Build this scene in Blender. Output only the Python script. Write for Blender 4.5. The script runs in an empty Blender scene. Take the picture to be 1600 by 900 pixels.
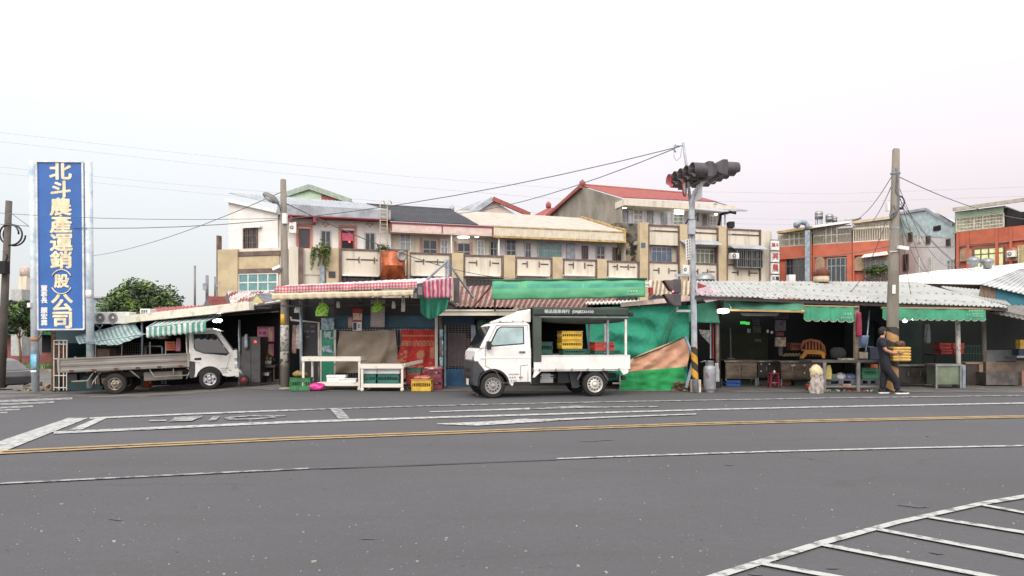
import bpy, bmesh, math, random
from mathutils import Vector, Matrix, noise
random.seed(7)
S = bpy.context.scene
COL = S.collection
R = math.radians
FL = 1150.0   # focal length in photo pixels (1600 wide)
EYE = 1.42    # eye height
HOR = 530.0   # horizon row

# ------------------------------------------------------------ camera, sky, sun, exposure
cam = bpy.data.cameras.new('camera'); camo = bpy.data.objects.new('camera', cam); COL.objects.link(camo)
camo.location = (0, 0, EYE); camo.rotation_euler = (R(90), 0, 0)
cam.sensor_width = 36; cam.lens = 36 * FL / 1600; cam.shift_y = (HOR - 450) / 1600
cam.clip_start = 0.1; cam.clip_end = 4000
S.camera = camo
S.view_settings.view_transform = 'Standard'; S.view_settings.look = 'None'
S.view_settings.exposure = 0.0; S.view_settings.gamma = 1; S.view_settings.use_curve_mapping = False
W = bpy.data.worlds.new('World'); S.world = W; W.use_nodes = True
nt = W.node_tree; nt.nodes.clear(); N = nt.nodes; L = nt.links
out = N.new('ShaderNodeOutputWorld')
sky = N.new('ShaderNodeTexSky'); sky.sky_type = 'NISHITA'; sky.sun_disc = False
SUN_EL, SUN_AZ = 42, 195    # soft light through thin cloud, from behind the camera and to its left
sky.sun_elevation = R(SUN_EL); sky.sun_rotation = R(SUN_AZ); sky.air_density = 1.0; sky.dust_density = 4.0
b1 = N.new('ShaderNodeBackground'); b1.inputs[1].default_value = 0.05
L.new(sky.outputs[0], b1.inputs[0])
tc = N.new('ShaderNodeTexCoord'); sx = N.new('ShaderNodeSeparateXYZ'); L.new(tc.outputs['Generated'], sx.inputs[0])
rl = N.new('ShaderNodeValToRGB'); rr = N.new('ShaderNodeValToRGB')
for ramp, cols in ((rl, [(0.0, (.72, .73, .74)), (.10, (.77, .78, .78)), (.19, (.88, .88, .86)), (.28, (1.0, .99, .97))]),
                   (rr, [(0.0, (.66, .60, .67)), (.08, (.73, .63, .65)), (.16, (.85, .71, .71)), (.23, (1.0, .86, .84)), (.32, (1.0, .96, .94))])):
    cr = ramp.color_ramp
    while len(cr.elements) < len(cols): cr.elements.new(.5)
    for e, (p, c) in zip(cr.elements, cols): e.position = p; e.color = (*c, 1)
    L.new(sx.outputs['Z'], ramp.inputs[0])
mr = N.new('ShaderNodeMapRange'); mr.inputs[1].default_value = -.45; mr.inputs[2].default_value = .45
L.new(sx.outputs['X'], mr.inputs[0])
mx = N.new('ShaderNodeMix'); mx.data_type = 'RGBA'
L.new(mr.outputs[0], mx.inputs[0]); L.new(rl.outputs[0], mx.inputs[6]); L.new(rr.outputs[0], mx.inputs[7])
b2 = N.new('ShaderNodeBackground'); L.new(mx.outputs[2], b2.inputs[0])
# the cloud sheet is brighter overhead and on the side of the low sun (behind the camera)
mb_ = N.new('ShaderNodeMapRange'); mb_.inputs[1].default_value = .3; mb_.inputs[2].default_value = -.7
mb_.inputs[3].default_value = 0.92; mb_.inputs[4].default_value = 2.1
L.new(sx.outputs['Y'], mb_.inputs[0])
mz = N.new('ShaderNodeMapRange'); mz.inputs[1].default_value = .3; mz.inputs[2].default_value = .9
mz.inputs[3].default_value = 0.0; mz.inputs[4].default_value = .75
L.new(sx.outputs['Z'], mz.inputs[0])
ad = N.new('ShaderNodeMath'); ad.operation = 'ADD'; L.new(mb_.outputs[0], ad.inputs[0]); L.new(mz.outputs[0], ad.inputs[1])
L.new(ad.outputs[0], b2.inputs[1])
asd = N.new('ShaderNodeAddShader'); L.new(b1.outputs[0], asd.inputs[0]); L.new(b2.outputs[0], asd.inputs[1])
L.new(asd.outputs[0], out.inputs[0])
sl = bpy.data.lights.new('sun', 'SUN'); sl.energy = 1.0; sl.angle = R(20); sl.color = (1, .95, .88)
so = bpy.data.objects.new('sun', sl); COL.objects.link(so)
az = R(SUN_AZ); el = R(SUN_EL)
sd = Vector((math.sin(az) * math.cos(el), math.cos(az) * math.cos(el), math.sin(el)))
so.rotation_euler = sd.to_track_quat('Z', 'Y').to_euler(); so.location = (-10, -20, 30)
S.render.engine = 'CYCLES'
S.cycles.max_bounces = 6; S.cycles.diffuse_bounces = 3; S.cycles.glossy_bounces = 3
S.cycles.use_denoising = True

# ------------------------------------------------------------ materials
def srgb(c):
    return tuple((x / 255 / 12.92) if x / 255 <= .04045 else ((x / 255 + .055) / 1.055) ** 2.4 for x in c)
MATS = {}
def mat(name, col, rough=.6, metal=0., col2=None, scale=3., lo=.4, hi=.62, bump=0., bscale=None, emit=0., stretch=None, spec=.5, trans=0., fine=.0):
    """procedural paint: base colour broken by a noise of a second colour, fine speckle and bump"""
    if name in MATS: return MATS[name]
    m = bpy.data.materials.new(name); m.use_nodes = True; n = m.node_tree.nodes; l = m.node_tree.links
    p = n['Principled BSDF']; p.inputs['Roughness'].default_value = rough; p.inputs['Metallic'].default_value = metal
    p.inputs['Specular IOR Level'].default_value = spec
    c2 = col2 if col2 else tuple(x * .72 for x in col)
    t = n.new('ShaderNodeTexCoord'); mp = n.new('ShaderNodeMapping'); l.new(t.outputs['Object'], mp.inputs[0])
    if stretch: mp.inputs['Scale'].default_value = stretch
    no = n.new('ShaderNodeTexNoise'); no.inputs['Scale'].default_value = scale; no.inputs['Detail'].default_value = 6; no.inputs['Roughness'].default_value = .62
    l.new(mp.outputs[0], no.inputs['Vector'])
    r = n.new('ShaderNodeMapRange'); r.inputs[1].default_value = lo; r.inputs[2].default_value = hi
    l.new(no.outputs['Fac'], r.inputs[0])
    x = n.new('ShaderNodeMix'); x.data_type = 'RGBA'; l.new(r.outputs[0], x.inputs[0])
    x.inputs[6].default_value = (*c2, 1); x.inputs[7].default_value = (*col, 1)
    o = x.outputs[2]
    if fine:
        nf = n.new('ShaderNodeTexNoise'); nf.inputs['Scale'].default_value = scale * 22; nf.inputs['Detail'].default_value = 3
        l.new(t.outputs['Object'], nf.inputs['Vector'])
        rf = n.new('ShaderNodeMapRange'); rf.inputs[1].default_value = .3; rf.inputs[2].default_value = .7
        rf.inputs[3].default_value = 1 - fine; rf.inputs[4].default_value = 1 + fine
        l.new(nf.outputs['Fac'], rf.inputs[0])
        vm = n.new('ShaderNodeVectorMath'); vm.operation = 'SCALE'; l.new(o, vm.inputs[0]); l.new(rf.outputs[0], vm.inputs['Scale']); o = vm.outputs[0]
    l.new(o, p.inputs['Base Color'])
    if bump:
        nb = n.new('ShaderNodeTexNoise'); nb.inputs['Scale'].default_value = bscale or scale * 4; nb.inputs['Detail'].default_value = 4
        l.new(t.outputs['Object'], nb.inputs['Vector'])
        bp = n.new('ShaderNodeBump'); bp.inputs['Strength'].default_value = bump; bp.inputs['Distance'].default_value = .02
        l.new(nb.outputs['Fac'], bp.inputs['Height']); l.new(bp.outputs[0], p.inputs['Normal'])
    if emit:
        p.inputs['Emission Color'].default_value = (*col, 1); p.inputs['Emission Strength'].default_value = emit
    if trans: p.inputs['Transmission Weight'].default_value = trans
    MATS[name] = m
    return m
def sm(name, rgb, **k):   # colour given as sRGB 0-255 of the paint itself
    k.setdefault('fine', .04)
    if 'col2' in k: k['col2'] = srgb(k['col2'])
    return mat(name, srgb(rgb), **k)

# ------------------------------------------------------------ mesh helpers
def zg(x, y):
    def ss(t): t = max(0, min(1, t)); return t * t * (3 - 2 * t)
    z = -.42 * ss((-x - 5) / 8)
    z += -.05 * (max(25, min(36, y)) - 25) * ss((-x - 12) / 6)
    return z
def G(px, py):
    k = (px - 800) / FL; Y = FL * EYE / (py - HOR)
    for _ in range(30): Y = .5 * Y + .5 * FL * (EYE - zg(k * Y, Y)) / (py - HOR)
    return Vector((k * Y, Y, zg(k * Y, Y)))
def P(px, py, Y): return Vector(((px - 800) / FL * Y, Y, EYE - (py - HOR) / FL * Y))
def X_(px, Y): return (px - 800) / FL * Y
def Z_(py, Y): return EYE - (py - HOR) / FL * Y

BASE = {}   # object -> matrix its children's world-authored vertices are taken back from
class MB:
    def __init__(s): s.v = []; s.f = []; s.mi = []; s.sm = []; s.c = 0
    def m(s, i): s.c = i; return s
    def add(s, vs, fs, smooth=False):
        b = len(s.v); s.v += [Vector(v) for v in vs]
        for f in fs: s.f.append([b + i for i in f]); s.mi.append(s.c); s.sm.append(smooth)
        return s
    def hexa(s, p): return s.add(p, [(3, 2, 1, 0), (4, 5, 6, 7), (0, 1, 5, 4), (1, 2, 6, 5), (2, 3, 7, 6), (3, 0, 4, 7)])
    def bb(s, x0, y0, z0, x1, y1, z1):
        return s.hexa([(x0, y0, z0), (x1, y0, z0), (x1, y1, z0), (x0, y1, z0), (x0, y0, z1), (x1, y0, z1), (x1, y1, z1), (x0, y1, z1)])
    def box(s, c, d, rz=0, rx=0, ry=0):
        M = Matrix.Translation(c) @ Matrix.Rotation(rz, 4, 'Z') @ Matrix.Rotation(ry, 4, 'Y') @ Matrix.Rotation(rx, 4, 'X')
        x, y, z = d[0] / 2, d[1] / 2, d[2] / 2
        return s.hexa([M @ Vector(q) for q in ((-x, -y, -z), (x, -y, -z), (x, y, -z), (-x, y, -z), (-x, -y, z), (x, -y, z), (x, y, z), (-x, y, z))])
    def pb(s, x0, y0, x1, y1, Y, dep):   # box whose front face covers a photo rectangle at distance Y
        return s.bb(X_(x0, Y), Y, Z_(y1, Y), X_(x1, Y), Y + dep, Z_(y0, Y))
    def bar(s, a, b, w, h=None):
        a, b = Vector(a), Vector(b); d = (b - a).normalized(); h = h or w
        u = d.cross(Vector((0, 0, 1)));
        if u.length < .01: u = Vector((1, 0, 0))
        u.normalize(); v = u.cross(d); u *= w / 2; v *= h / 2
        return s.hexa([a - u - v, a + u - v, b + u - v, b - u - v, a - u + v, a + u + v, b + u + v, b - u + v])
    def tube(s, pts, r, n=8, caps=True):
        pts = [Vector(p) for p in pts]; k = len(pts); rs = r if isinstance(r, (list, tuple)) else [r] * k
        vs = []; pu = None
        for i, p in enumerate(pts):
            d = (pts[min(i + 1, k - 1)] - pts[max(i - 1, 0)]).normalized()
            u = (pu - d * pu.dot(d)) if pu else d.orthogonal()
            u.normalize(); pu = u; w = d.cross(u)
            vs += [p + (u * math.cos(2 * math.pi * j / n) + w * math.sin(2 * math.pi * j / n)) * rs[i] for j in range(n)]
        fs = [(i * n + j, i * n + (j + 1) % n, (i + 1) * n + (j + 1) % n, (i + 1) * n + j) for i in range(k - 1) for j in range(n)]
        s.add(vs, fs, True)
        if caps:
            b = len(s.v) - k * n
            s.f.append([b + j for j in range(n)][::-1]); s.f.append([b + (k - 1) * n + j for j in range(n)]); s.mi += [s.c] * 2; s.sm += [False] * 2
        return s
    def lathe(s, prof, c, axis=(0, 0, 1), n=20):
        ax = Vector(axis).normalized(); u = ax.orthogonal().normalized(); w = ax.cross(u); c = Vector(c); vs = []
        for (r, h) in prof: vs += [c + ax * h + (u * math.cos(2 * math.pi * j / n) + w * math.sin(2 * math.pi * j / n)) * r for j in range(n)]
        k = len(prof)
        return s.add(vs, [(i * n + j, i * n + (j + 1) % n, (i + 1) * n + (j + 1) % n, (i + 1) * n + j) for i in range(k - 1) for j in range(n)], True)
    def prism(s, poly, y0, y1, inset=None):   # polygon in x,z extruded along y
        n = len(poly); f = inset or (lambda x, z: 0)
        vs = [(x, y0 + f(x, z), z) for x, z in poly] + [(x, y1 - f(x, z), z) for x, z in poly]
        return s.add(vs, [tuple(range(n)), tuple(range(2 * n - 1, n - 1, -1))] + [(i, i + n, (i + 1) % n + n, (i + 1) % n) for i in range(n)])
    def grid(s, fn, nu, nv, smooth=True, mf=None):
        b = len(s.v); s.v += [Vector(fn(i / nu, j / nv)) for j in range(nv + 1) for i in range(nu + 1)]
        for j in range(nv):
            for i in range(nu):
                q = b + j * (nu + 1) + i; s.f.append([q, q + 1, q + nu + 2, q + nu + 1]); s.mi.append(mf(i, j) if mf else s.c); s.sm.append(smooth)
        return s
    def build(s, name, mats, parent=None, loc=None, bevel=0, solid=0, seg=2, jit=0):
        me = bpy.data.meshes.new(name); o = bpy.data.objects.new(name, me); COL.objects.link(o)
        if parent:
            B = BASE.get(parent, Matrix()); inv = B.inverted(); BASE[o] = B; o.parent = parent
            vs = [inv @ v for v in s.v]
        else:
            if loc is None:
                xs = [v.x for v in s.v]; ys = [v.y for v in s.v]; loc = ((min(xs) + max(xs)) / 2, (min(ys) + max(ys)) / 2, min(v.z for v in s.v))
            loc = Vector(loc); o.location = loc; BASE[o] = Matrix.Translation(loc); vs = [v - loc for v in s.v]
        me.from_pydata([tuple(v) for v in vs], [], s.f)
        if not isinstance(mats, (list, tuple)): mats = [mats]
        for m in mats: me.materials.append(m)
        me.polygons.foreach_set('material_index', s.mi); me.polygons.foreach_set('use_smooth', s.sm)
        me.update()
        bm = bmesh.new(); bm.from_mesh(me); bmesh.ops.recalc_face_normals(bm, faces=bm.faces); bm.to_mesh(me); bm.free()
        if solid: d = o.modifiers.new('solid', 'SOLIDIFY'); d.thickness = solid; d.offset = 0
        if bevel:
            d = o.modifiers.new('bevel', 'BEVEL'); d.width = bevel; d.segments = seg; d.limit_method = 'ANGLE'; d.angle_limit = R(35)
        return o
def tag(o, label=None, cat=None, group=None, kind=None):
    if label: o['label'] = label
    if cat: o['category'] = cat
    if group: o['group'] = group
    if kind: o['kind'] = kind
    return o
def thing(name, label, cat, loc=(0, 0, 0), group=None):
    o = bpy.data.objects.new(name, None); COL.objects.link(o); o.location = loc; o.empty_display_size = .2
    BASE[o] = Matrix.Translation(loc); return tag(o, label, cat, group)
def dup(root, loc, rz=0, label=None, group=None, scale=None):
    def cp(o, par):
        c = o.copy(); COL.objects.link(c); c.parent = par
        for ch in [q for q in SRC[o]]: cp(ch, c)
        return c
    SRC = {}
    def walk(o): SRC[o] = list(o.children); [walk(q) for q in SRC[o]]
    walk(root); c = cp(root, None); c.location = loc; c.rotation_euler = (0, 0, rz)
    if scale: c.scale = scale
    if label: c['label'] = label
    if group: c['group'] = group
    return c
def text(body, size, m, parent, M, name='lettering', ext=.004, offset=0., sx=1., align='CENTER', sp=1.):
    cu = bpy.data.curves.new(name, 'FONT'); cu.body = body; cu.size = size; cu.extrude = ext; cu.offset = 0
    cu.align_x = align; cu.align_y = 'CENTER'; cu.space_line = sp; cu.resolution_u = 3
    t = bpy.data.objects.new(name, cu); COL.objects.link(t); dg = bpy.context.evaluated_depsgraph_get(); dg.update()
    me = bpy.data.meshes.new_from_object(t.evaluated_get(dg)); bpy.data.objects.remove(t); bpy.data.curves.remove(cu)
    if offset:   # heavier strokes: the same outline repeated around itself, each a hair deeper
        bm = bmesh.new()
        for k in range(9):
            m2 = me.copy(); m2.transform(Matrix.Translation((0, 0, 0) if k == 8 else (math.cos(k * .785) * offset, math.sin(k * .785) * offset, -.0006 * (k + 1)))); bm.from_mesh(m2); bpy.data.meshes.remove(m2)
        bm.to_mesh(me); bm.free()
    me.transform(BASE.get(parent, Matrix()).inverted() @ M @ Matrix.Diagonal((sx, 1, 1, 1))); me.materials.clear(); me.materials.append(m)
    o = bpy.data.objects.new(name, me); COL.objects.link(o); o.parent = parent; BASE[o] = BASE.get(parent, Matrix()); return o
FRONT = Matrix.Rotation(R(90), 4, 'X')     # text plane facing -Y
def fn(v, s=1., k=0.): return noise.noise(Vector(v) * s + Vector((k, k * 1.7, -k)))

# ------------------------------------------------------------ common materials
M_ = dict(
 asphalt=None,
 white=sm('white_paint', (214, 212, 208), rough=.35, col2=(176, 172, 166), lo=.25, hi=.5),
 glass=sm('window_glass', (38, 46, 52), rough=.08, fine=0), bglass=sm('blue_glass', (70, 92, 112), rough=.1, fine=0),
 tglass=sm('teal_glass', (96, 140, 140), rough=.15, fine=0), pglass=sm('pale_glass', (150, 160, 160), rough=.2, fine=0),
 dark=sm('dark_void', (26, 26, 27), rough=.8, col2=(14, 14, 15)), black=sm('black_plastic', (24, 24, 26), rough=.5),
 rubber=sm('rubber', (34, 33, 33), rough=.85), alu=sm('aluminium', (150, 152, 152), rough=.4, metal=.7),
 steel=sm('stainless_steel', (146, 140, 130), rough=.38, metal=.8, col2=(96, 86, 74), scale=2.5),
 galv=sm('galvanised_steel', (150, 160, 168), rough=.5, metal=.3, col2=(112, 124, 134), scale=4),
 conc=sm('concrete', (134, 126, 116), rough=.9, col2=(96, 90, 82), scale=2.5, bump=.3, fine=.12, stretch=(1, 1, .3)),
 rust=sm('rust', (120, 62, 44), rough=.8, col2=(74, 40, 32), scale=6), rwhite=sm('rusty_white_paint', (196, 192, 182), rough=.5, col2=(120, 88, 66), scale=5, lo=.3, hi=.42),
 wood=sm('old_wood', (120, 94, 66), rough=.8, col2=(84, 64, 46), stretch=(1, 1, 6)),
 cream=sm('cream_fascia', (206, 200, 184), rough=.5, col2=(160, 150, 130), lo=.3, hi=.5),
 lamp=mat('lamp_glow', (1, 1, .96), emit=4.), red=sm('red_paint', (150, 34, 34), rough=.5),
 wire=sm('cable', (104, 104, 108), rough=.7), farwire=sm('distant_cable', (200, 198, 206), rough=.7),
)

# ------------------------------------------------------------ ground
def asphalt():
    m = bpy.data.materials.new('asphalt'); m.use_nodes = True; n = m.node_tree.nodes; l = m.node_tree.links; p = n['Principled BSDF']
    p.inputs['Roughness'].default_value = .82; p.inputs['Specular IOR Level'].default_value = .35
    t = n.new('ShaderNodeTexCoord')
    def nz(scale, det, st=None, lo=.35, hi=.65):
        a = n.new('ShaderNodeTexNoise'); a.inputs['Scale'].default_value = scale; a.inputs['Detail'].default_value = det; a.inputs['Roughness'].default_value = .65
        mp = n.new('ShaderNodeMapping'); l.new(t.outputs['Object'], mp.inputs[0])
        if st: mp.inputs['Scale'].default_value = st
        l.new(mp.outputs[0], a.inputs['Vector']); r = n.new('ShaderNodeMapRange'); r.inputs[1].default_value = lo; r.inputs[2].default_value = hi
        l.new(a.outputs['Fac'], r.inputs[0]); return r.outputs[0]
    def mix(f, a, b, amt=1.):
        x = n.new('ShaderNodeMix'); x.data_type = 'RGBA'
        if amt != 1.:
            q = n.new('ShaderNodeMath'); q.operation = 'MULTIPLY'; q.inputs[1].default_value = amt; l.new(f, q.inputs[0]); f = q.outputs[0]
        l.new(f, x.inputs[0])
        for i, c in ((6, a), (7, b)):
            if isinstance(c, tuple): x.inputs[i].default_value = (*c, 1)
            else: l.new(c, x.inputs[i])
        return x.outputs[2]
    c = mix(nz(.22, 6), (.061, .062, .068), (.084, .084, .091))
    c = mix(nz(.5, 5, (.25, 1.6, 1), .5, .78), c, (.054, .053, .055), .9)       # wheel-worn streaks along the road
    vo = n.new('ShaderNodeTexVoronoi'); vo.feature = 'DISTANCE_TO_EDGE'; vo.inputs['Scale'].default_value = .33
    wv = n.new('ShaderNodeTexNoise'); wv.inputs['Scale'].default_value = 1.4; wv.inputs['Detail'].default_value = 5; l.new(t.outputs['Object'], wv.inputs['Vector'])
    va = n.new('ShaderNodeVectorMath'); va.operation = 'MULTIPLY_ADD'; va.inputs[1].default_value = (.9, .9, 0); l.new(wv.outputs['Color'], va.inputs[0]); l.new(t.outputs['Object'], va.inputs[2]); l.new(va.outputs[0], vo.inputs['Vector'])
    rc = n.new('ShaderNodeMapRange'); rc.inputs[1].default_value = .0; rc.inputs[2].default_value = .012; rc.inputs[3].default_value = 1; rc.inputs[4].default_value = 0; l.new(vo.outputs['Distance'], rc.inputs[0])
    mk = n.new('ShaderNodeMath'); mk.operation = 'MULTIPLY'; l.new(rc.outputs[0], mk.inputs[0]); l.new(nz(.35, 3, None, .52, .6), mk.inputs[1])
    c = mix(mk.outputs[0], c, (.036, .035, .036), .7)                                # hairline cracks here and there
    c = mix(nz(1.7, 4, (.5, 1, 1), .66, .72), c, (.044, .043, .046), .6)           # dark patches
    c = mix(nz(7, 4, None, .38, .66), c, (.060, .058, .060), .45)
    c = mix(nz(60, 2, None, .3, .7), mix(nz(20, 2, None, .3, .7), c, (.044, .042, .044), .35), (.105, .10, .10), .38)  # aggregate
    c = mix(nz(38, 1, None, .735, .76), c, (.24, .235, .225), .9)
    l.new(c, p.inputs['Base Color'])
    b = n.new('ShaderNodeTexNoise'); b.inputs['Scale'].default_value = 70; l.new(t.outputs['Object'], b.inputs['Vector'])
    bp = n.new('ShaderNodeBump'); bp.inputs['Strength'].default_value = .5; bp.inputs['Distance'].default_value = .01
    l.new(b.outputs['Fac'], bp.inputs['Height']); l.new(bp.outputs[0], p.inputs['Normal']); return m
M_['asphalt'] = asphalt()
def axis_vals(a, b, step, far):
    v = [a + i * step for i in range(int((b - a) / step) + 1)]
    return [-far, -far / 2, -far / 4] + ([-120] if a > -120 else []) + v + [120, far / 4, far / 2, far]
xs = axis_vals(-60, 50, 1., 1500); ys = [-1500, -500, -100, -40] + [-20 + i for i in range(101)] + [120, 200, 400, 800, 1500]
g = MB(); nx = len(xs)
g.v = [Vector((x, y, zg(x, y))) for y in ys for x in xs]
for j in range(len(ys) - 1):
    for i in range(nx - 1): q = j * nx + i; g.f.append([q, q + 1, q + nx + 1, q + nx]); g.mi.append(0); g.sm.append(True)
tag(g.build('road', M_['asphalt'], loc=(0, 0, 0)), kind='structure')

def sheet(name, m, top, bot, lift, n=24, world=False, nv=1, kind='structure'):
    """strip between two photo polylines on the ground (or world x,y polylines)"""
    def at(pl, t):
        k = len(pl) - 1; i = min(int(t * k), k - 1); f = t * k - i
        return (pl[i][0] * (1 - f) + pl[i + 1][0] * f, pl[i][1] * (1 - f) + pl[i + 1][1] * f)
    b = MB(); n *= (len(top) - 1)
    def f(u, v):
        a, c = at(top, u), at(bot, u)
        if not world: a, c = G(*a), G(*c)
        x = a[0] * (1 - v) + c[0] * v; y = a[1] * (1 - v) + c[1] * v
        return (x, y, zg(x, y) + lift)
    b.grid(f, n, nv); o = b.build(name, m); return tag(o, kind=kind)
paint = sm('road_paint_white', (168, 168, 165), rough=.7, col2=(104, 103, 105), scale=9, lo=.40, hi=.50, fine=.1)
worn = sm('worn_road_paint', (152, 151, 150), rough=.75, col2=(82, 80, 83), scale=7, lo=.42, hi=.56, fine=.12)
vworn = sm('very_worn_road_paint', (112, 111, 112), rough=.8, col2=(74, 72, 76), scale=5, lo=.45, hi=.6, fine=.12)
yel = sm('road_paint_yellow', (152, 128, 90), rough=.7, col2=(118, 96, 62), scale=6, lo=.36, hi=.52, fine=.1)
dirt = sm('dusty_forecourt', (104, 99, 95), rough=.9, col2=(74, 71, 69), scale=1.2, bump=.3, bscale=40, fine=.12)
pave = sheet('pavement', dirt, [(-60, 60), (40, 60)], [(-60, 23.2 + 0), (40, 23.2)], .004, n=60, world=True, nv=30)
def edge_sheet():
    # forecourt of the market stalls: irregular dusty edge against the road
    b = MB(); P0 = [(-17.5, 27), (-14, 25.6), (-9.5, 25.4), (-7.2, 21.6), (-5, 20.2), (0, 20), (4.5, 19.9), (9, 19.6), (15, 19.4), (22, 19.4)]
    def f(u, v):
        k = len(P0) - 1; t = u * k; i = min(int(t), k - 1); q = t - i
        x = P0[i][0] * (1 - q) + P0[i + 1][0] * q; y = P0[i][1] * (1 - q) + P0[i + 1][1] * q
        y += .18 * fn((x, 3, 0), .9) + .08 * fn((x, 9, 1), 4)
        y = y * (1 - v) + 31 * v; return (x, y, zg(x, y) + .008)
    b.grid(f, 200, 14); return tag(b.build('forecourt', dirt), kind='structure')
edge_sheet()

# painted markings (photo rows and columns taken back to the ground they lie on)
def ln(name, m, pts, th, lift=.012, n=12):
    t = [(x, y - h / 2) for (x, y), h in zip(pts, th)]; b = [(x, y + h / 2) for (x, y), h in zip(pts, th)]
    return sheet(name, m, t, b, lift, n)
for i, (a, b, c, d, h) in enumerate([(0, 627.5, 113, 623, 3.2), (0, 632, 85, 629, 2.6), (0, 637.5, 52, 635.5, 2.6), (0, 641.5, 31, 640.2, 2.4), (0, 645.5, 12, 645, 2.2)]):
    ln('crosswalk_stripe', worn, [(a - 60, b + 2.6), (c, d)], [h + .4, h])
sheet('stop_line', paint, [(-40, 704), (107, 653.7)], [(-40, 725), (138, 653.7)], .012)
sheet('bay_line', paint, [(107, 673), (150, 654.5)], [(129, 671.8), (166, 654.5)], .012)
ln('lane_line', paint, [(140, 654.2), (300, 647.5), (450, 641.8)], [2.4, 2.2, 2.0])
ln('lane_line', worn, [(450, 641.8), (625, 636), (800, 631.5)], [2.0, 1.3, 1.1])
ln('lane_line', worn, [(800, 631.5), (960, 628.3), (1280, 622.8), (1700, 617), (2400, 608.5)], [1.2, 1.4, 1.3, 1.1, 1])
ln('lane_line', paint, [(84, 677), (450, 660.5), (700, 652.5), (1100, 640.8), (1280, 636.6), (1700, 628.5), (2400, 616)], [3.8, 3.4, 2.6, 1.8, 1.8, 1.8, 1.5])
sheet('bay_line', worn, [(516, 640.3), (529, 655.8)], [(533, 640), (547, 655)], .014)
# turn arrows
ln('turn_arrow', paint, [(671, 644.3), (760, 641.4), (828, 639.2)], [1.2, 1.8, 2.4])
sheet('turn_arrow', worn, [(828, 639.4), (900, 634.6), (940, 636.2), (1028, 635.6)], [(840, 640.2), (900, 638.6), (940, 637.8), (1028, 637)], .014)
sheet('turn_arrow', paint, [(683, 663), (760, 659.8), (822, 655.2)], [(683, 664), (745, 666.2), (862, 659)], .014)
ln('turn_arrow', paint, [(822, 657.2), (862, 657), (950, 653), (1088, 648)], [1.6, 3.0, 1.9, 1.5], lift=.016)
# stretched lettering on the lane
for t, b in (([(233, 657.6), (260, 656.8)], [(233, 659.8), (260, 659)]), ([(274, 653), (318, 650.8)], [(263, 660), (300, 658.8)]),
             ([(286, 654.4), (316, 653.2)], [(283, 655.6), (312, 654.6)]), ([(333, 651.8), (344, 651.4)], [(325, 658.4), (337, 658)]),
             ([(349, 653.5), (388, 650), (430, 650.5)], [(352, 655), (390, 651.7), (428, 652.2)]), ([(352, 655), (392, 655.2), (428, 652.2)], [(356, 657), (394, 657), (433, 653.4)]),
             ([(430, 650.4), (446, 649.8)], [(430, 652), (446, 651.4)])):
    sheet('road_lettering', worn, t, b, .016, n=4)
Yl = [(-60, 709), (0, 706), (220, 695.3), (450, 684.8), (760, 673.2), (1100, 661.6), (1350, 655.4), (1700, 648.5), (2500, 633)]
ln('centre_line', yel, Yl, [2.2, 2.2, 2.1, 2.0, 1.8, 1.6, 1.6, 1.6, 1.4], n=20)
ln('centre_line', yel, [(x, y + 3.5 - x * .0009) for x, y in Yl], [2.2, 2.2, 2.1, 2.0, 1.8, 1.6, 1.6, 1.6, 1.2], n=20)
ln('edge_line', worn, [(-60, 760), (0, 757), (220, 746), (440, 735.3), (482, 733.2)], [2.2, 2.2, 2, 2, 1.8])
ln('edge_line', vworn, [(482, 733.2), (560, 730.2)], [1.2, .6])
ln('tar_seam', sm('tar', (52, 50, 52), rough=.6), [(500, 733.4), (600, 729.8), (660, 727.4), (760, 723.4), (870, 719.2)], [.9, .7, 1.1, .8, 1.0], lift=.010)
for a_, b_, h_ in (((1402, 790), (1452, 792.5), 4), ((1168, 898), (1192, 899), 3.5), ((1132, 726.5), (1146, 727), 1.6), ((1450, 864), (1475, 866), 3), ((168, 812), (192, 813.5), 1.6), ((560, 843), (590, 843), 1.2), ((1290, 889), (1312, 889), 2.4), ((905, 690), (960, 688), 1.4), ((240, 667), (300, 665), 2.2)):
    sheet('oil_stain', sm('oil_on_asphalt', (62, 60, 62), rough=.55, col2=(74, 72, 74), scale=9), [(a_[0], a_[1]), ((a_[0] * 2 + b_[0]) / 3, a_[1] - h_ * .5), ((a_[0] + 2 * b_[0]) / 3, b_[1] - h_ * .4), b_], [(a_[0], a_[1] + .2), ((a_[0] * 2 + b_[0]) / 3, a_[1] + h_ * .5), ((a_[0] + 2 * b_[0]) / 3, b_[1] + h_ * .5), (b_[0], b_[1] + .2)], .006, n=4)
ln('edge_line', paint, [(870, 718), (1000, 713.2), (1200, 706.8), (1420, 701), (1700, 695.5), (2500, 680)], [1.6, 1.8, 1.8, 1.9, 1.9, 1.9])
sheet('hatched_border', paint, [(1060, 917), (1112, 900), (1277, 848), (1397, 816), (1532, 786), (1600, 774.5), (1720, 757)],
      [(1096, 917), (1144, 900), (1289, 853.5), (1405, 820.5), (1538, 790.6), (1600, 780.3), (1720, 762)], .012, n=10)
for a, b, h0, h1 in (((1190, 883), (1330, 909), 5.5, 6.5), ((1282, 853), (1600, 914), 4.6, 6.5), ((1370, 829), (1680, 888), 4.2, 6),
                     ((1450, 810), (1700, 850.5), 3.6, 4.6), ((1534, 791), (1700, 821), 3, 4)):
    ln('hatch_stripe', paint, [a, b], [h0, h1], lift=.014)
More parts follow.
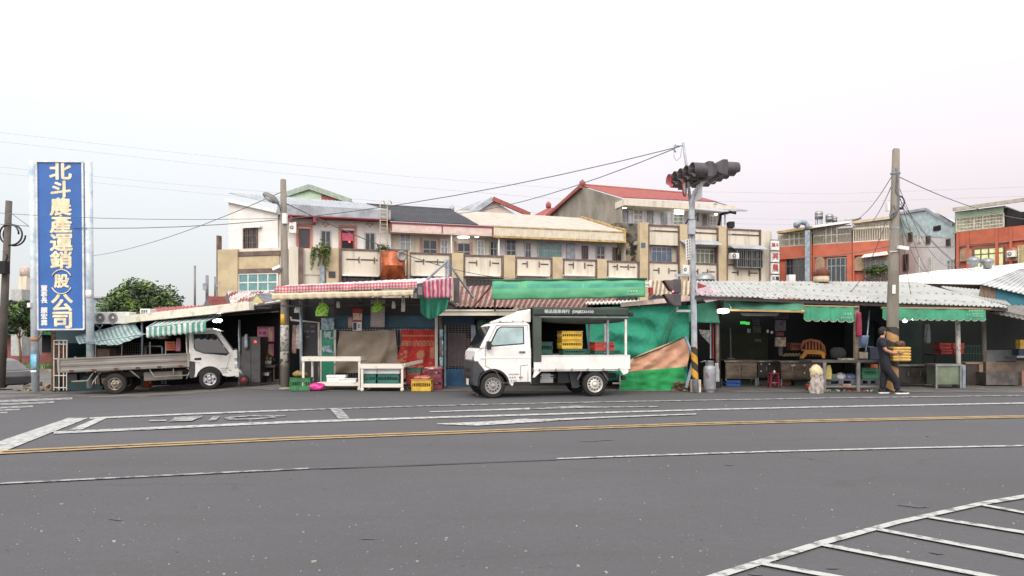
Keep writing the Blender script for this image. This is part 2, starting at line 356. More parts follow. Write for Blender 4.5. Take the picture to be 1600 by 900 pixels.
# small stones and scraps lying about on the asphalt
lit = MB()
for i in range(520):
    px = random.uniform(0, 1600); py = random.choice((random.uniform(612, 660), random.uniform(640, 900), random.uniform(640, 900))); q = G(px, py)
    s_ = random.uniform(.004, .012) * (1.7 if random.random() < .1 else 1) * (.7 + .03 * q.y)
    lit.m(0 if random.random() < .75 else 1).box(q + Vector((0, 0, s_ * .3)), (s_ * random.uniform(.8, 2.2), s_, s_ * .6), rz=random.random() * 3)
tag(lit.build('gravel', [sm('pebbles', (150, 146, 140), rough=.9), sm('dead_leaf', (112, 84, 54), rough=.9)]), 'scattered pebbles and leaf scraps on the asphalt', 'gravel', kind='stuff')
# ============================================================ BUILDINGS BEHIND
class Fac:
    """a facade plane through two photo columns at given distances; s runs along it, o points out to the road"""
    def __init__(f, pxa, Ya, pxb, Yb):
        f.O = Vector((X_(pxa, Ya), Ya, 0)); b = Vector((X_(pxb, Yb), Yb, 0)); f.u = (b - f.O).normalized(); f.n = Vector((f.u.y, -f.u.x, 0)); f.len = (b - f.O).length
    def s(f, px, o=0):
        k = (px - 800) / FL; Q = f.O + f.n * o
        return (k * Q.y - Q.x) / (f.u.x - k * f.u.y)
    def pt(f, s, o, z): q = f.O + f.u * s + f.n * o; return Vector((q.x, q.y, z))
    def z(f, px, py, o=0): return EYE + (HOR - py) / FL * f.pt(f.s(px, o), o, 0).y
    def box(f, mb, s0, s1, z0, z1, o0, o1):   # o0 = back, o1 = front
        return mb.hexa([f.pt(s0, o1, z0), f.pt(s1, o1, z0), f.pt(s1, o0, z0), f.pt(s0, o0, z0), f.pt(s0, o1, z1), f.pt(s1, o1, z1), f.pt(s1, o0, z1), f.pt(s0, o0, z1)])
    def pbox(f, mb, p0, p1, z0, z1, o0, o1): return f.box(mb, f.s(p0, o1), f.s(p1, o1), z0, z1, o0, o1)
    def mat(f, s, o, z): # text placement
        x, y = f.u, f.n; p = f.pt(s, o, z); return Matrix(((x.x, 0, y.x, p.x), (x.y, 0, y.y, p.y), (0, 1, 0, p.z), (0, 0, 0, 1)))
def window(f, par, p0, p1, z0, z1, o, nc=2, nr=1, fm=None, gm=None, fw=.07, name='window', mid=None, depth=.08, lab=None, bars=0, rows=None):
    fm = fm or M_['alu']; gm = gm or M_['glass']; s0, s1 = f.s(p0, o), f.s(p1, o); b = MB()
    f.box(b, s0, s0 + fw, z0, z1, o, o + depth); f.box(b, s1 - fw, s1, z0, z1, o, o + depth)
    f.box(b, s0 + fw, s1 - fw, z1 - fw, z1, o, o + depth); f.box(b, s0 + fw, s1 - fw, z0, z0 + fw, o, o + depth)
    for i in range(1, nc): c = s0 + (s1 - s0) * i / nc; f.box(b, c - fw * .4, c + fw * .4, z0 + fw, z1 - fw, o, o + depth * .8)
    for h in (rows or [i / nr for i in range(1, nr)]): c = z0 + (z1 - z0) * h; f.box(b, s0 + fw, s1 - fw, c - fw * .4, c + fw * .4, o, o + depth * .7)
    for i in range(bars): c = s0 + (s1 - s0) * (i + .5) / bars; f.box(b, c - .015, c + .015, z0 + fw, z1 - fw, o + depth * .9, o + depth)
    w = b.build(name, fm, par)
    if lab: w['label'] = lab
    g_ = MB(); f.box(g_, s0 + fw * .5, s1 - fw * .5, z0 + fw * .5, z1 - fw * .5, o + .005, o + .03); g_.build('pane', gm, w); return w
def surf(mb, A, B, C, D, n=40, amp=.04, m=6, kind='rib'):
    """corrugated sheet A-B (eave) to D-C (ridge), ribs run from eave to ridge"""
    A, B, C, D = map(Vector, (A, B, C, D)); nr = (B - A).cross(D - A).normalized()
    if nr.z < 0: nr = -nr
    prof = {'rib': [0, 0, 0, 1, 1, 0], 'wave': [0, .5, 1, .5]}[kind]; k = len(prof)
    def f(u, v):
        i = round(u * n * k); return A.lerp(B, u).lerp(D.lerp(C, u), v) + nr * prof[i % k] * amp
    return mb.grid(f, n * k, m, smooth=False)
wtile = sm('white_wall_tile', (216, 212, 207), rough=.5, col2=(200, 194, 188), scale=1.2, lo=.3, hi=.6)
ltile = sm('lilac_wall_tile', (206, 201, 200), rough=.5, col2=(186, 180, 180), scale=1.2, lo=.3, hi=.6)
creamw = sm('cream_render', (198, 190, 174), rough=.85, col2=(168, 160, 144), scale=1.1, lo=.3, hi=.5, stretch=(2.2, 2.2, .22), fine=.05)
ochre = sm('ochre_render', (182, 165, 134), rough=.85, col2=(160, 144, 116), scale=1.1, lo=.3, hi=.55, fine=.05)
brown = sm('brown_trim', (112, 92, 84), rough=.8, col2=(88, 72, 66), scale=2)
pinkp = sm('pink_panel', (212, 192, 184), rough=.6, col2=(196, 174, 166), scale=2)
redtrim = sm('dark_red_trim', (132, 44, 52), rough=.6)
roofgrey = sm('grey_roof_sheet', (162, 166, 172), rough=.45, col2=(132, 136, 142), scale=1.5, lo=.35, hi=.6)
roofdark = sm('dark_tile_roof', (52, 52, 60), rough=.6, col2=(38, 38, 44), scale=2)
roofcream = sm('cream_roof_sheet', (186, 178, 168), rough=.55, col2=(168, 158, 146), scale=1.5, lo=.3, hi=.55)
yelltrim = sm('yellow_trim', (186, 162, 112), rough=.7, col2=(150, 116, 60), scale=3)
roofred = sm('red_roof_tile', (152, 84, 76), rough=.75, col2=(124, 64, 58), scale=2.5, lo=.3, hi=.6)
greyr = sm('grey_rendered_wall', (152, 144, 132), rough=.95, col2=(112, 106, 98), scale=.55, lo=.32, hi=.62, fine=.1, stretch=(1, 1, .5))
orange = sm('orange_brick_tile', (176, 92, 66), rough=.7, col2=(154, 78, 56), scale=1.2, lo=.3, hi=.6, fine=.06)
mould = sm('mould_stained_wall', (160, 146, 124), rough=.95, col2=(46, 42, 38), scale=1.4, lo=.42, hi=.52, fine=.1)
mouldk = sm('blackened_wall', (110, 104, 94), rough=.95, col2=(40, 38, 36), scale=1.8, lo=.4, hi=.6, fine=.1)
greens = sm('green_metal_cladding', (176, 198, 170), rough=.5, col2=(158, 182, 154), scale=2)
F = Fac(640, 53, 1190, 61.5)
def zf(px, py, o=0): return F.z(px, py, o)
Z3 = 7.66   # top of third floor parapets

# ---- corner house
ch = thing('corner_house', 'corner house with white upper storey and grey sheet roof at the row left end', 'house', tuple(F.pt(F.s(500), -4, 0)))
C = Fac(340, 51.6, 440, 50.35)
b = MB(); C.box(b, 0, C.len, 0, zf(470, 388), -7, 0); F.pbox(b, 440, 533, 0, 6.0, -8, -.12); F.pbox(b, 474, 510, 5.9, zf(480, 388), -1.2, -.05); b.build('lower_wall', creamw, ch)
b = MB(); C.pbox(b, 340, 371, 0, C.z(355, 390.5), -.1, .22); C.pbox(b, 372, 436, C.z(400, 420), C.z(400, 400.5), 0, .1); F.pbox(b, 510, 529.5, 0, zf(520, 388), -.1, .18); b.build('ochre_panel', ochre, ch)
b = MB(); C.pbox(b, 371, 437, C.z(400, 400), C.z(400, 393), 0, .16); C.pbox(b, 371, 437, C.z(400, 427), C.z(400, 420), 0, .16)
F.pbox(b, 466, 474, 0, zf(470, 387), -.1, .2); F.pbox(b, 529.5, 533.5, 0, zf(530, 388), -.1, .28); C.pbox(b, 338, 341, 0, C.z(345, 368), -.3, .1); b.build('brown_trim', brown, ch)
b = MB(); F.pbox(b, 441, 449, 0, zf(446, 388), -.2, .3); F.pbox(b, 451, 466, 0, zf(456, 386), -.1, .28); b.build('pier', creamw, ch)
window(C, ch, 373, 435, C.z(400, 456), C.z(400, 427), .03, 4, 2, M_['white'], M_['tglass'], fw=.09, name='window')
# upper storey, gable-end wall
b = MB(); zt0, zt1, zb = C.z(357, 312), C.z(433, 331), C.z(400, 392); s0, s1 = C.s(357, -.6), C.s(434, -.6)
b.hexa([C.pt(s0, -.6, zb), C.pt(s1, -.6, zb), C.pt(s1, -7, zb), C.pt(s0, -7, zb), C.pt(s0, -.6, zt0), C.pt(s1, -.6, zt1), C.pt(s1, -7, zt1), C.pt(s0, -7, zt0)])
F.box(b, F.s(434, -.9), F.s(611, -.9), zb, 9.95, -7, -.9); b.build('upper_wall', wtile, ch)
b = MB(); q0, q1 = C.pt(s0 - .15, -.45, zt0 + .1), C.pt(s1 + .1, -.45, zt1 + .1); b.bar(q0, q1, .3, .24); b.build('barge_board', M_['white'], ch)
window(C, ch, 380.5, 403, C.z(400, 388), C.z(400, 354.5), -.58, 3, 3, brown, M_['glass'], fw=.09, depth=.1, bars=7)
b = MB(); C.pbox(b, 378, 406, C.z(400, 354.2), C.z(400, 351.8), -.6, -.3); b.build('window_hood', wtile, ch)
A_ = F.pt(F.s(432, .2), .2, 10.62); B_ = F.pt(F.s(610.5, .2), .2, 10.5)
b = MB(); surf(b, A_, B_, P(566, 318, 60), P(357, 302, 56), n=34, amp=.06); b.build('roof', roofgrey, ch, solid=.04)
b = MB(); F.pbox(b, 433, 610.5, 9.95, 10.6, -.1, .2)
for i in range(44): s_ = F.s(434, .2) + (F.s(610, .2) - F.s(434, .2)) * i / 44; F.box(b, s_, s_ + .03, 9.97, 10.58, .2, .225)
b.build('fascia', roofgrey, ch)
b = MB(); F.pbox(b, 450, 611, 9.87, 9.95, -.8, .24)
for p in (452, 489): F.pbox(b, p, p + 5, 9.5, 9.87, -.9, .22)
b.build('eave_trim', redtrim, ch)
for p0, p1, z1, kind in ((464, 487, 356, 'd'), (501, 517, 359, 'w'), (530, 556, 358.5, 'd'), (570, 586, 362.5, 'w')):
    lab = {530: 'open doorway with a pink curtain and a red lamp'}.get(p0)
    w = window(F, ch, p0 + (3 if kind == 'd' else 0), p1 - (3 if kind == 'd' else 0), 6.7 if kind == 'd' else 7.3, zf(p0, z1 + 1, -.9), -.88, 2 if kind == 'w' else 1, 1, M_['alu'] if kind == 'w' else redtrim, M_['dark'] if p0 == 530 else M_['glass'], name='door' if kind == 'd' else 'window', lab=lab, rows=[.5] if p0 == 464 else None)
    if kind == 'd':
        fb = MB(); zt = zf(p0, z1 - 3, -.9)
        F.box(fb, F.s(p0 - 1, -.88), F.s(p0 + 2, -.88), 6.7, zt, -.9, -.78); F.box(fb, F.s(p1 - 2, -.88), F.s(p1 + 1, -.88), 6.7, zt, -.9, -.78); F.box(fb, F.s(p0 - 1, -.88), F.s(p1 + 1, -.88), zt, zt + .16, -.9, -.75); fb.build('door_frame', sm('salmon_paint', (190, 128, 108)), w)
    if p0 == 530:
        c = MB(); F.pbox(c, 534, 552, 8.45, 9.0, -.82, -.8); c.build('curtain', sm('pink_curtain', (196, 84, 110)), w)
        c = MB(); q = F.pt(F.s(546, -.76), -.74, 8.3); c.lathe([(0, 0), (.06, .03), (.06, .1), (0, .13)], q, n=8); c.build('red_lamp', mat('red_lamp', (1, .08, .05), emit=5), w)
for p in (509, 578):   # diamond ornaments in the tiles
    b = MB(); q = F.pt(F.s(p, -.88), -.88, zf(p, 350, -.9)); 
    for dx, dz in ((0, .17), (0, -.17), (.17, 0), (-.17, 0)): b.box(q + F.u * dx + Vector((0, 0, dz)), (.16, .04, .16), ry=R(45), rz=math.atan2(F.u.y, F.u.x))
    b.build('tile_ornament', sm('ornament_peach', (200, 160, 130)), ch)
b = MB(); F.pbox(b, 513.5, 524, zf(518, 434), zf(518, 424.5), .18, .24); b.build('small_window', M_['glass'], ch)
b = MB(); F.pbox(b, 500.5, 507, 3, zf(503, 417), .0, .2); b.build('downpipe', M_['galv'], ch)

def ac_unit(name, label, f, p0, p1, y0, y1, o, dep=.4, fans=1, par=None):
    s0, s1 = f.s(p0, o), f.s(p1, o); z0, z1 = f.z(p0, y1, o), f.z(p0, y0, o); t = thing(name, label, 'air conditioner', tuple(f.pt((s0 + s1) / 2, o, z0)))
    b = MB(); f.box(b, s0, s1, z0, z1, o - dep, o); b.build('casing', M_['white'], t, bevel=.02)
    w = (s1 - s0) * (.72 if fans > 1 else .62) / fans; h = z1 - z0
    for i in range(fans):
        c = f.pt(s0 + w * (i + .55), o, (z0 + z1) / 2); r = min(w * .45, h * .42)
        fb = MB(); fb.lathe([(r, -.01), (r, .025), (r * .86, .03), (r * .82, .012)], c, axis=f.n, n=20)
        for k in range(3): fb.lathe([(r * .25 * (k + 1) - .012, .015), (r * .25 * (k + 1), .028), (r * .25 * (k + 1) + .012, .015)], c, axis=f.n, n=16)
        for k in range(8): a = k * math.pi / 4; fb.bar(c + f.n * .02, c + f.n * .02 + (f.u * math.cos(a) + Vector((0, 0, 1)) * math.sin(a)) * r * .85, .012)
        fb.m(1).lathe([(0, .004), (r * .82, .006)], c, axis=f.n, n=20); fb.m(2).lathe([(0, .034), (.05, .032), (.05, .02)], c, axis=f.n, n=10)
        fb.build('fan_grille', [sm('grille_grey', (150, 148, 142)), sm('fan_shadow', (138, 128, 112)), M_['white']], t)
    return t
ac_unit('air_conditioner', 'white air conditioner on the wall of the corner house beside the lamp pole', F, 452, 463, 346.5, 364, .1)

# ---- parapet row shared by the two terrace houses
def parapet(par, p0, p1, z0, z1, o=0, marks=(), slots=True, hood=True):
    b = MB(); F.pbox(b, p0, p1, z0, z1 - .12, o - .15, o); b.build('parapet', creamw, par)
    b = MB(); F.pbox(b, p0 - 1.2, p1 + 1.2, z1 - .12, z1, o - .2, o + .08); F.pbox(b, p0 - .6, p0 + 1, z0 - .1, z1 - .12, o, o + .07); F.pbox(b, p1 - 1.5, p1 + .5, z0 - .1, z1 - .12, o, o + .07)
    for m in marks:
        F.pbox(b, m - .7, m + .7, (z0 + z1) / 2 - .04 - .1 * random.random(), (z0 + z1) / 2 + .36, o, o + .08)
    b.build('coping', brown, par)
    if slots and marks:
        b = MB(); zc = (z0 + z1) / 2 + .16
        a = [p0 + 5] + list(marks) + [p1 - 4]
        for i in range(len(a) - 1):
            if i == 1 and par is not None and random.random() < .5: continue
            F.pbox(b, a[i] + 1 + random.random() * 3, a[i + 1] - 1, zc - .04, zc + .05, o + .002, o + .03)
        b.build('slot', sm('slot_shade', (74, 64, 58)), par)
    if hood:
        b = MB(); F.pbox(b, p0 + 2, p1 - 3, z0 - .12, z0, o, o + .45); b.build('ledge', wtile, par)
tb = thing('terrace_house', 'terrace house with a dark tiled roof and pink fascia in the middle of the row', 'house', tuple(F.pt(F.s(690), -4, 0)))
tc_ = thing('terrace_house', 'terrace house with a long cream sheet roof and yellow gable trim', 'house', tuple(F.pt(F.s(880), -4, 0)))
for par, a, e, wm in ((tb, 611, 771, creamw), (tc_, 771, 998, ltile)):
    b = MB(); F.pbox(b, a, e, 6.0, 9.9, -8, -1.3); b.build('upper_wall', wm, par)
    b = MB(); F.pbox(b, a - (78 if par is tb else 0), e, 0, 5.95, -8, -.35); F.pbox(b, a - (78 if par is tb else 0), e, 6.0, 6.2, -1.3, -.15); b.build('lower_wall', creamw, par)
for par, a, e, mk in ((tb, 533, 595, (561, 585)), (tb, 641, 704, (662, 684)), (tb, 726, 785, (745, 766)), (tc_, 807, 862, (824, 843)), (tc_, 881, 932, (896, 914)), (tc_, 950, 998, (965, 982))):
    parapet(par, a, e, zf(a, 429 if a < 900 else 432), zf(a, 388 if a < 600 else 394 + (a - 640) * .042), marks=mk)
parapet(tb, 596, 637, zf(600, 429), zf(600, 389), marks=())
for par, p0, p1 in ((tb, 637, 641), (tb, 706, 724), (tb, 787.5, 805), (tc_, 863.5, 879), (tc_, 933.5, 948)):
    b = MB(); F.pbox(b, p0, p1, 0, zf(p0, 392 + (p0 - 640) * .042), -.2, .06); b.build('pilaster', ochre, par)
for par, p0, p1, t in ((tb, 534, 580, 431), (tb, 584, 596, 431), (tb, 648, 702, 433), (tb, 728, 786, 436), (tc_, 807, 862, 437), (tc_, 881, 932, 439), (tc_, 950, 998, 441)):
    window(F, par, p0, p1, 4.4, zf(p0, t, -.3), -.33, 5, 2, brown, M_['glass'], fw=.06, bars=9)
for par, p0, p1, yt, k, fm, gm in ((tb, 624, 642, 364, 'w', M_['white'], M_['pglass']), (tb, 660, 683, 374, 'd', M_['alu'], M_['glass']), (tb, 688, 700, 374, 'w', M_['white'], M_['pglass']), (tb, 714, 735, 379, 'd', M_['alu'], M_['glass']),
      (tb, 745, 757, 375.5, 'w', M_['white'], M_['pglass']), (tc_, 765, 777, 377, 'w', M_['alu'], M_['glass']), (tc_, 790, 806, 375.5, 'd', M_['alu'], M_['glass']), (tc_, 820, 829.5, 379.5, 'w', M_['alu'], M_['glass']),
      (tc_, 840, 877.5, 380, 'W', M_['alu'], M_['tglass']), (tc_, 885, 898, 381, 'w', M_['alu'], sm('pale_blue_glass', (150, 168, 180), rough=.2)), (tc_, 909, 918.5, 384, 'w', brown, M_['glass']), (tc_, 931, 945, 384, 'd', M_['alu'], M_['glass']), (tc_, 957, 965, 386.5, 'w', brown, M_['glass'])):
    w = window(F, par, p0, p1, 6.25 if k == 'd' else 6.9, zf(p0, yt, -1.25), -1.28, 4 if k == 'W' else 2, 1, fm, gm, rows=[.72], name='door' if k == 'd' else 'window')
    if k == 'd' and par is tb:
        fb = MB(); zt = zf(p0, yt, -1.25); F.pbox(fb, p0 - 3, p0 - .3, 6.2, zt + .1, -1.3, -1.2); F.pbox(fb, p1 + .3, p1 + 3, 6.2, zt + .1, -1.3, -1.2); fb.build('door_frame', sm('salmon_paint', (190, 128, 108)), w)
b = MB(); F.pbox(b, 610.5, 771, 9.17, 9.7, -.3, -.1); F.pbox(b, 610.5, 771, 9.1, 9.16, -1.3, -.1)
for i in range(60): s_ = F.s(612, -.1) + (F.s(770, -.1) - F.s(612, -.1)) * i / 60; F.box(b, s_, s_ + .025, 9.2, 9.68, -.1, -.08)
b.build('fascia', pinkp, tb)
b = MB(); F.pbox(b, 610.5, 771, 9.7, 9.82, -.4, -.04)
for p in (611.5, 691, 770): F.pbox(b, p - .8, p + .8, 9.17, 9.7, -.3, -.05)
b.build('fascia_trim', redtrim, tb)
for p in (705.5, 779.5): b = MB(); F.pbox(b, p - 1, p + 1, 7.5, 9.1, -.35, -.22); b.build('balcony_post', M_['white'], tb)
b = MB(); surf(b, F.pt(F.s(610.5, 0), 0, 9.84), F.pt(F.s(748, 0), 0, 9.84), P(705, 328.5, 60.5), P(572, 320.5, 58.5), n=44, amp=.07, kind='wave'); b.build('roof', roofdark, tb, solid=.04)
b = MB(); A0 = F.pt(F.s(748, 0), 0, 9.84); A1 = F.pt(F.s(977, 0), 0, 9.84)
surf(b, A0, A1, P(908, 341.5, 64.5), P(712, 329.5, 60.5), n=70, amp=.05); b.build('roof', roofcream, tc_, solid=.04)
b = MB(); b.tube([P(572 + (705 - 572) * t / 8, 320 + 8.4 * t / 8, 58.5 + 2 * t / 8) for t in range(9)], .13, 6); b.build('ridge_cap', roofdark, tb)
b = MB(); b.lathe([(0, 0), (.2, 0), (.22, .25), (.06, .45), (0, .6)], P(706, 329, 60.6), n=8); b.build('ridge_finial', roofgrey, tb)
b = MB(); F.pbox(b, 771.5, 977, zf(772, 368.5, -.05), 9.78, -.3, -.05); b.build('fascia', sm('ivory_sheet', (206, 198, 178), rough=.5, col2=(192, 182, 160)), tc_)
b = MB(); zz = zf(772, 368.5, -.05); s0, s1 = F.s(772, 0), F.s(977, 0)
for i in range(86): s_ = s0 + (s1 - s0) * i / 86; F.box(b, s_, s_ + .11, zz + .03, 9.76, -.05, -.015)
b.build('fascia_ribs', sm('ivory_sheet', (196, 188, 170), rough=.5), tc_)
b = MB(); F.pbox(b, 771.5, 978, 9.78, 9.84, -.4, .02); F.pbox(b, 771.5, 978, zz - .12, zz, -.4, .02); F.pbox(b, 975, 978, zz, 9.78, -.4, .02)
b.bar(A1 + Vector((0, 0, .1)), P(908, 340, 64.5), .3, .25); b.build('gable_trim', yelltrim, tc_)
b = MB(); r0 = F.s(977, -.4); b.add([F.pt(r0, -.3, 9.8), F.pt(r0, -8, 6), P(908, 342, 64.4), F.pt(r0, -.3, 6)], [(0, 1, 2), (0, 3, 1)]); b.build('gable_end', creamw, tc_)

def ceiling_lamp(label, c, d, r=.2, par=None):
    t = thing('balcony_lamp', label, 'lamp', tuple(c)); b = MB(); c = Vector(c)
    b.lathe([(0, -.1), (r * .6, -.09), (r, -.03), (r * .9, .03), (0, .04)], c, n=16); b.v = [c + Vector(((v - c).x * d, (v - c).y, (v - c).z)) for v in b.v]; b.build('diffuser', M_['lamp'], t)
    b = MB(); b.box(c + Vector((0, 0, .07)), (r * 2 * d, r * 1.4, .06)); b.build('lamp_base', M_['white'], t); return t
ceiling_lamp('glowing oval ceiling lamp over the balcony of the pink fascia house', F.pt(F.s(724, -.7), -.7, zf(724, 370.5, -.7)), 2.2, .22)
ceiling_lamp('dim slim ceiling lamp right of the oval one on the same balcony', F.pt(F.s(745, -.7), -.7, zf(745, 369, -.7)), 2., .1)

# roof ladder and tank
ld = thing('roof_ladder', 'cream metal ladder hooked over the eave between the grey and dark roofs', 'ladder', tuple(F.pt(F.s(600), .3, 6.5)))
b = MB()
for p in (594, 605):
    s_ = F.s(p, .35); b.tube([F.pt(s_, .35, 7.2), F.pt(s_, .35, zf(p, 320, .35)), F.pt(s_ + .05, .3, zf(p, 313.5, .35)), F.pt(s_ + .25, .2, zf(p, 312.5, .35)), F.pt(s_ + .35, .1, zf(p, 317, .35))], .035, 6)
b.build('rail', sm('cream_metal', (210, 196, 168)), ld)
b = MB()
for i in range(13): z_ = 7.4 + i * .27; b.tube([F.pt(F.s(594, .35), .35, z_), F.pt(F.s(605, .35), .35, z_)], .02, 6)
b.build('rung', sm('cream_metal', (210, 196, 168)), ld)
tk = thing('water_tank', 'orange brown cylindrical tank with a round grey vent on the terrace parapet', 'tank', tuple(F.pt(F.s(614), 1.2, zf(614, 437, 1.2))))
b = MB(); c = F.pt(F.s(614, 1.2), 1.2, zf(614, 437, 1.2)); rr_ = .85
cop = mat('copper_drum', srgb((184, 98, 58)), rough=.35, metal=.45, col2=srgb((130, 66, 42)), scale=2)
b.lathe([(0, 0), (rr_, 0), (rr_, .9), (rr_ + .02, .93), (rr_, .96), (rr_, 1.72), (rr_ * .94, 1.86), (rr_ * .8, 1.95), (0, 2.0)], c, n=28); b.build('drum', cop, tk)
b = MB(); q = c + F.n * .72 + F.u * .5 + Vector((0, 0, 1.6)); b.lathe([(.36, -.5), (.36, .1), (.3, .16), (.22, .05), (0, .02)], q, axis=F.n + F.u * .25, n=20); b.build('vent_hood', sm('grey_cap', (150, 144, 138)), tk)

# potted creeper on the corner house
def leaves(mb, c, rad, n, size, mi=(0, 1), drop=0., squash=1.):
    c = Vector(c)
    for i in range(n):
        d = Vector((random.gauss(0, 1), random.gauss(0, 1), random.gauss(0, 1))).normalized() * rad * random.random() ** .4
        d.z *= squash
        p = c + d - Vector((0, 0, drop * random.random() ** 2)); s_ = size * random.uniform(.6, 1.4)
        a = Vector((random.gauss(0, 1), random.gauss(0, 1), random.gauss(0, .6))).normalized(); e = a.orthogonal().normalized()
        e = (e * math.cos(i) + a.cross(e) * math.sin(i)); mb.m(random.choice(mi))
        mb.add([p - a * s_, p + e * s_ * .38, p + a * s_, p - e * s_ * .38], [(0, 1, 2, 3)])
gr1 = sm('foliage_green', (74, 96, 46), rough=.7, col2=(52, 74, 34)); gr2 = sm('foliage_dark', (44, 66, 34), rough=.7); gr3 = sm('foliage_light', (112, 130, 66), rough=.7); gr4 = sm('foliage_yellow', (138, 140, 84), rough=.7)
pl = thing('potted_tree', 'weeping potted tree hanging over the parapet of the corner house', 'plant', tuple(F.pt(F.s(506), .3, zf(506, 395))))
b = MB(); c = F.pt(F.s(505, .4), .4, zf(505, 386)); leaves(b, c, .5, 170, .12, (0, 1, 2), drop=.3)
for k in range(30):
    a = k * .8; q = c + Vector((math.cos(a) * .62 - .12, math.sin(a) * .3, -.1)); 
    for j in range(random.randint(4, 15)): leaves(b, q + Vector((-.02 * j, 0, -.13 * j)), .07, 2, .1, (0, 1, 2, 3))
b.build('foliage', [gr1, gr3, gr4, gr2], pl)
b = MB(); b.tube([c + Vector((0, 0, -1.2)), c + Vector((.05, 0, -.5)), c], [.07, .06, .03], 6); b.build('trunk', M_['wood'], pl)
pl = thing('potted_shrub', 'low green shrub beside the roof ladder', 'plant', tuple(F.pt(F.s(600), .1, 7.6)))
b = MB(); leaves(b, F.pt(F.s(598, .1), .1, 7.9), .5, 220, .1, (0, 1, 2), squash=.6); b.build('foliage', [gr1, gr3, gr2], pl)
b = MB(); b.lathe([(0, 0), (.2, 0), (.26, .3), (0, .28)], F.pt(F.s(598, .1), .1, 7.45), n=10); b.build('pot', brown, pl)

# ---- green gable shed, pink gable house, small red roof behind the row
t = thing('gabled_warehouse', 'pale green metal warehouse gable rising behind the corner house roof', 'warehouse', (X_(480, 75), 75, 0))
b = MB(); Yg = 75
b.add([P(452, 320, Yg), P(452, 302, Yg), P(484, 292.5, Yg), P(502, 303, Yg), P(502, 330, Yg)], [(0, 1, 2, 3, 4)])
b.bb(X_(452, Yg), Yg + .1, 0, X_(540, Yg), Yg + 8, Z_(318, Yg)); b.build('wall', greens, t)
b = MB(); b.add([P(502, 330, Yg), P(502, 303, Yg), P(534, 313.5, Yg), P(534, 330, Yg)], [(0, 1, 2, 3)]); b.build('brick_wall', roofred, t)
b = MB(); b.bar(P(446, 304.5, Yg), P(483.5, 292, Yg - .2), .35, .5); b.bar(P(483.5, 292, Yg - .2), P(548, 314.5, Yg), .35, .5)
b.add([P(446, 304, Yg), P(483.5, 291.5, Yg), P(483.5, 291.5, Yg) + Vector((2, 9, 0)), P(446, 304, Yg) + Vector((2, 9, 0))], [(0, 1, 2, 3)])
b.add([P(483.5, 291.5, Yg), P(548, 314, Yg), P(548, 314, Yg) + Vector((2, 9, 0)), P(483.5, 291.5, Yg) + Vector((2, 9, 0))], [(0, 1, 2, 3)]); b.build('roof', sm('green_grey_roof', (150, 164, 150)), t)
t = thing('gabled_house', 'pale pink gabled house peeping over the dark and cream roofs', 'house', (X_(770, 74), 74, 0))
b = MB(); Yg = 74; b.add([P(735, 336, Yg), P(770, 312.5, Yg), P(806, 335, Yg), P(806, 345, Yg), P(735, 345, Yg)], [(0, 1, 2, 3, 4)]); b.bb(X_(735, Yg), Yg + .1, 0, X_(806, Yg), Yg + 10, Z_(337, Yg)); b.build('wall', sm('pale_pink_wall', (206, 190, 184), col2=(186, 168, 162), scale=1), t)
b = MB(); surf(b, P(714, 329, Yg - 1), P(732, 334, Yg), P(771, 310, Yg), P(750, 313.5, Yg + 9), n=8, amp=.05); b.bar(P(733, 336, Yg - .3), P(770, 311, Yg - .3), .35, .45); b.build('roof', roofgrey, t, solid=.06)
b = MB(); b.bar(P(770, 310.5, Yg - .3), P(828, 335.5, Yg - .3), .5, .4); b.add([P(771, 310, Yg), P(828, 335, Yg), P(828, 335, Yg + 9), P(771, 310, Yg + 9)], [(0, 1, 2, 3)]); b.build('red_verge', roofred, t)
t = thing('small_red_roof_house', 'low house with a red ridge roof left of the tall grey gable', 'house', (X_(862, 80), 80, 0))
b = MB(); Yg = 80; b.bb(X_(838, Yg), Yg + .5, 0, X_(882, Yg), Yg + 6, Z_(336, Yg)); b.build('wall', creamw, t)
b = MB(); surf(b, P(832, 337, Yg), P(884, 337, Yg), P(884, 325, Yg + 4), P(856, 325, Yg + 4), n=10, amp=.05); b.lathe([(0, 0), (.3, 0), (.3, .5), (0, .8)], P(857, 325, Yg + 4), n=8); b.build('roof', roofred, t)

# ---- four storey apartment block
ab = thing('apartment_block', 'tan four storey apartment block with ochre pilasters behind the traffic signal', 'apartment block', tuple(F.pt(F.s(1100), -4, 0)))
b = MB(); F.pbox(b, 1000, 1206, 0, 9.0, -12, -.55); F.pbox(b, 1000, 1206, 9.0, 9.3, -12, -.12); b.build('wall', creamw, ab)
ZT = 10.55
bays = ((1014, 1062), (1075.5, 1122), (1136, 1189))
for i, (a, e) in enumerate(bays):
    for (z0, z1, o) in ((8.95, 10.0, 0), (10.12, 10.42, -.02)):
        b = MB(); F.pbox(b, a, e, z0, z1, o - .15, o); b.build('parapet', creamw, ab)
    b = MB(); F.pbox(b, a, e, 10.42, ZT, -.2, .06); F.pbox(b, a, e, 10.0, 10.06, -.15, .03); b.build('coping', brown, ab)
    b = MB(); F.pbox(b, a + 8, e - 1, 10.06, 10.12, -.12, -.05); b.build('slot', M_['dark'], ab)
    parapet(ab, a, e, 5.9, 7.62, marks=(a + (e - a) * .33, a + (e - a) * .66), hood=False)
    window(F, ab, a, e, 3.6, 5.8, -.5, 4, 2, brown, M_['glass'])
for p0, p1 in ((1000, 1014), (1062, 1075.5), (1122, 1136)):
    b = MB(); F.pbox(b, p0, p1, 0, ZT + .12, -.3, .12); b.build('pilaster', ochre, ab)
b = MB(); F.pbox(b, 1189, 1206.5, 0, ZT - .1, -9, .08); b.build('end_pier', creamw, ab)
b = MB(); 
for p in (1014, 1061.5, 1076, 1122, 1136.5, 1188.5): F.pbox(b, p - .9, p + .9, 0, ZT, -.2, .15)
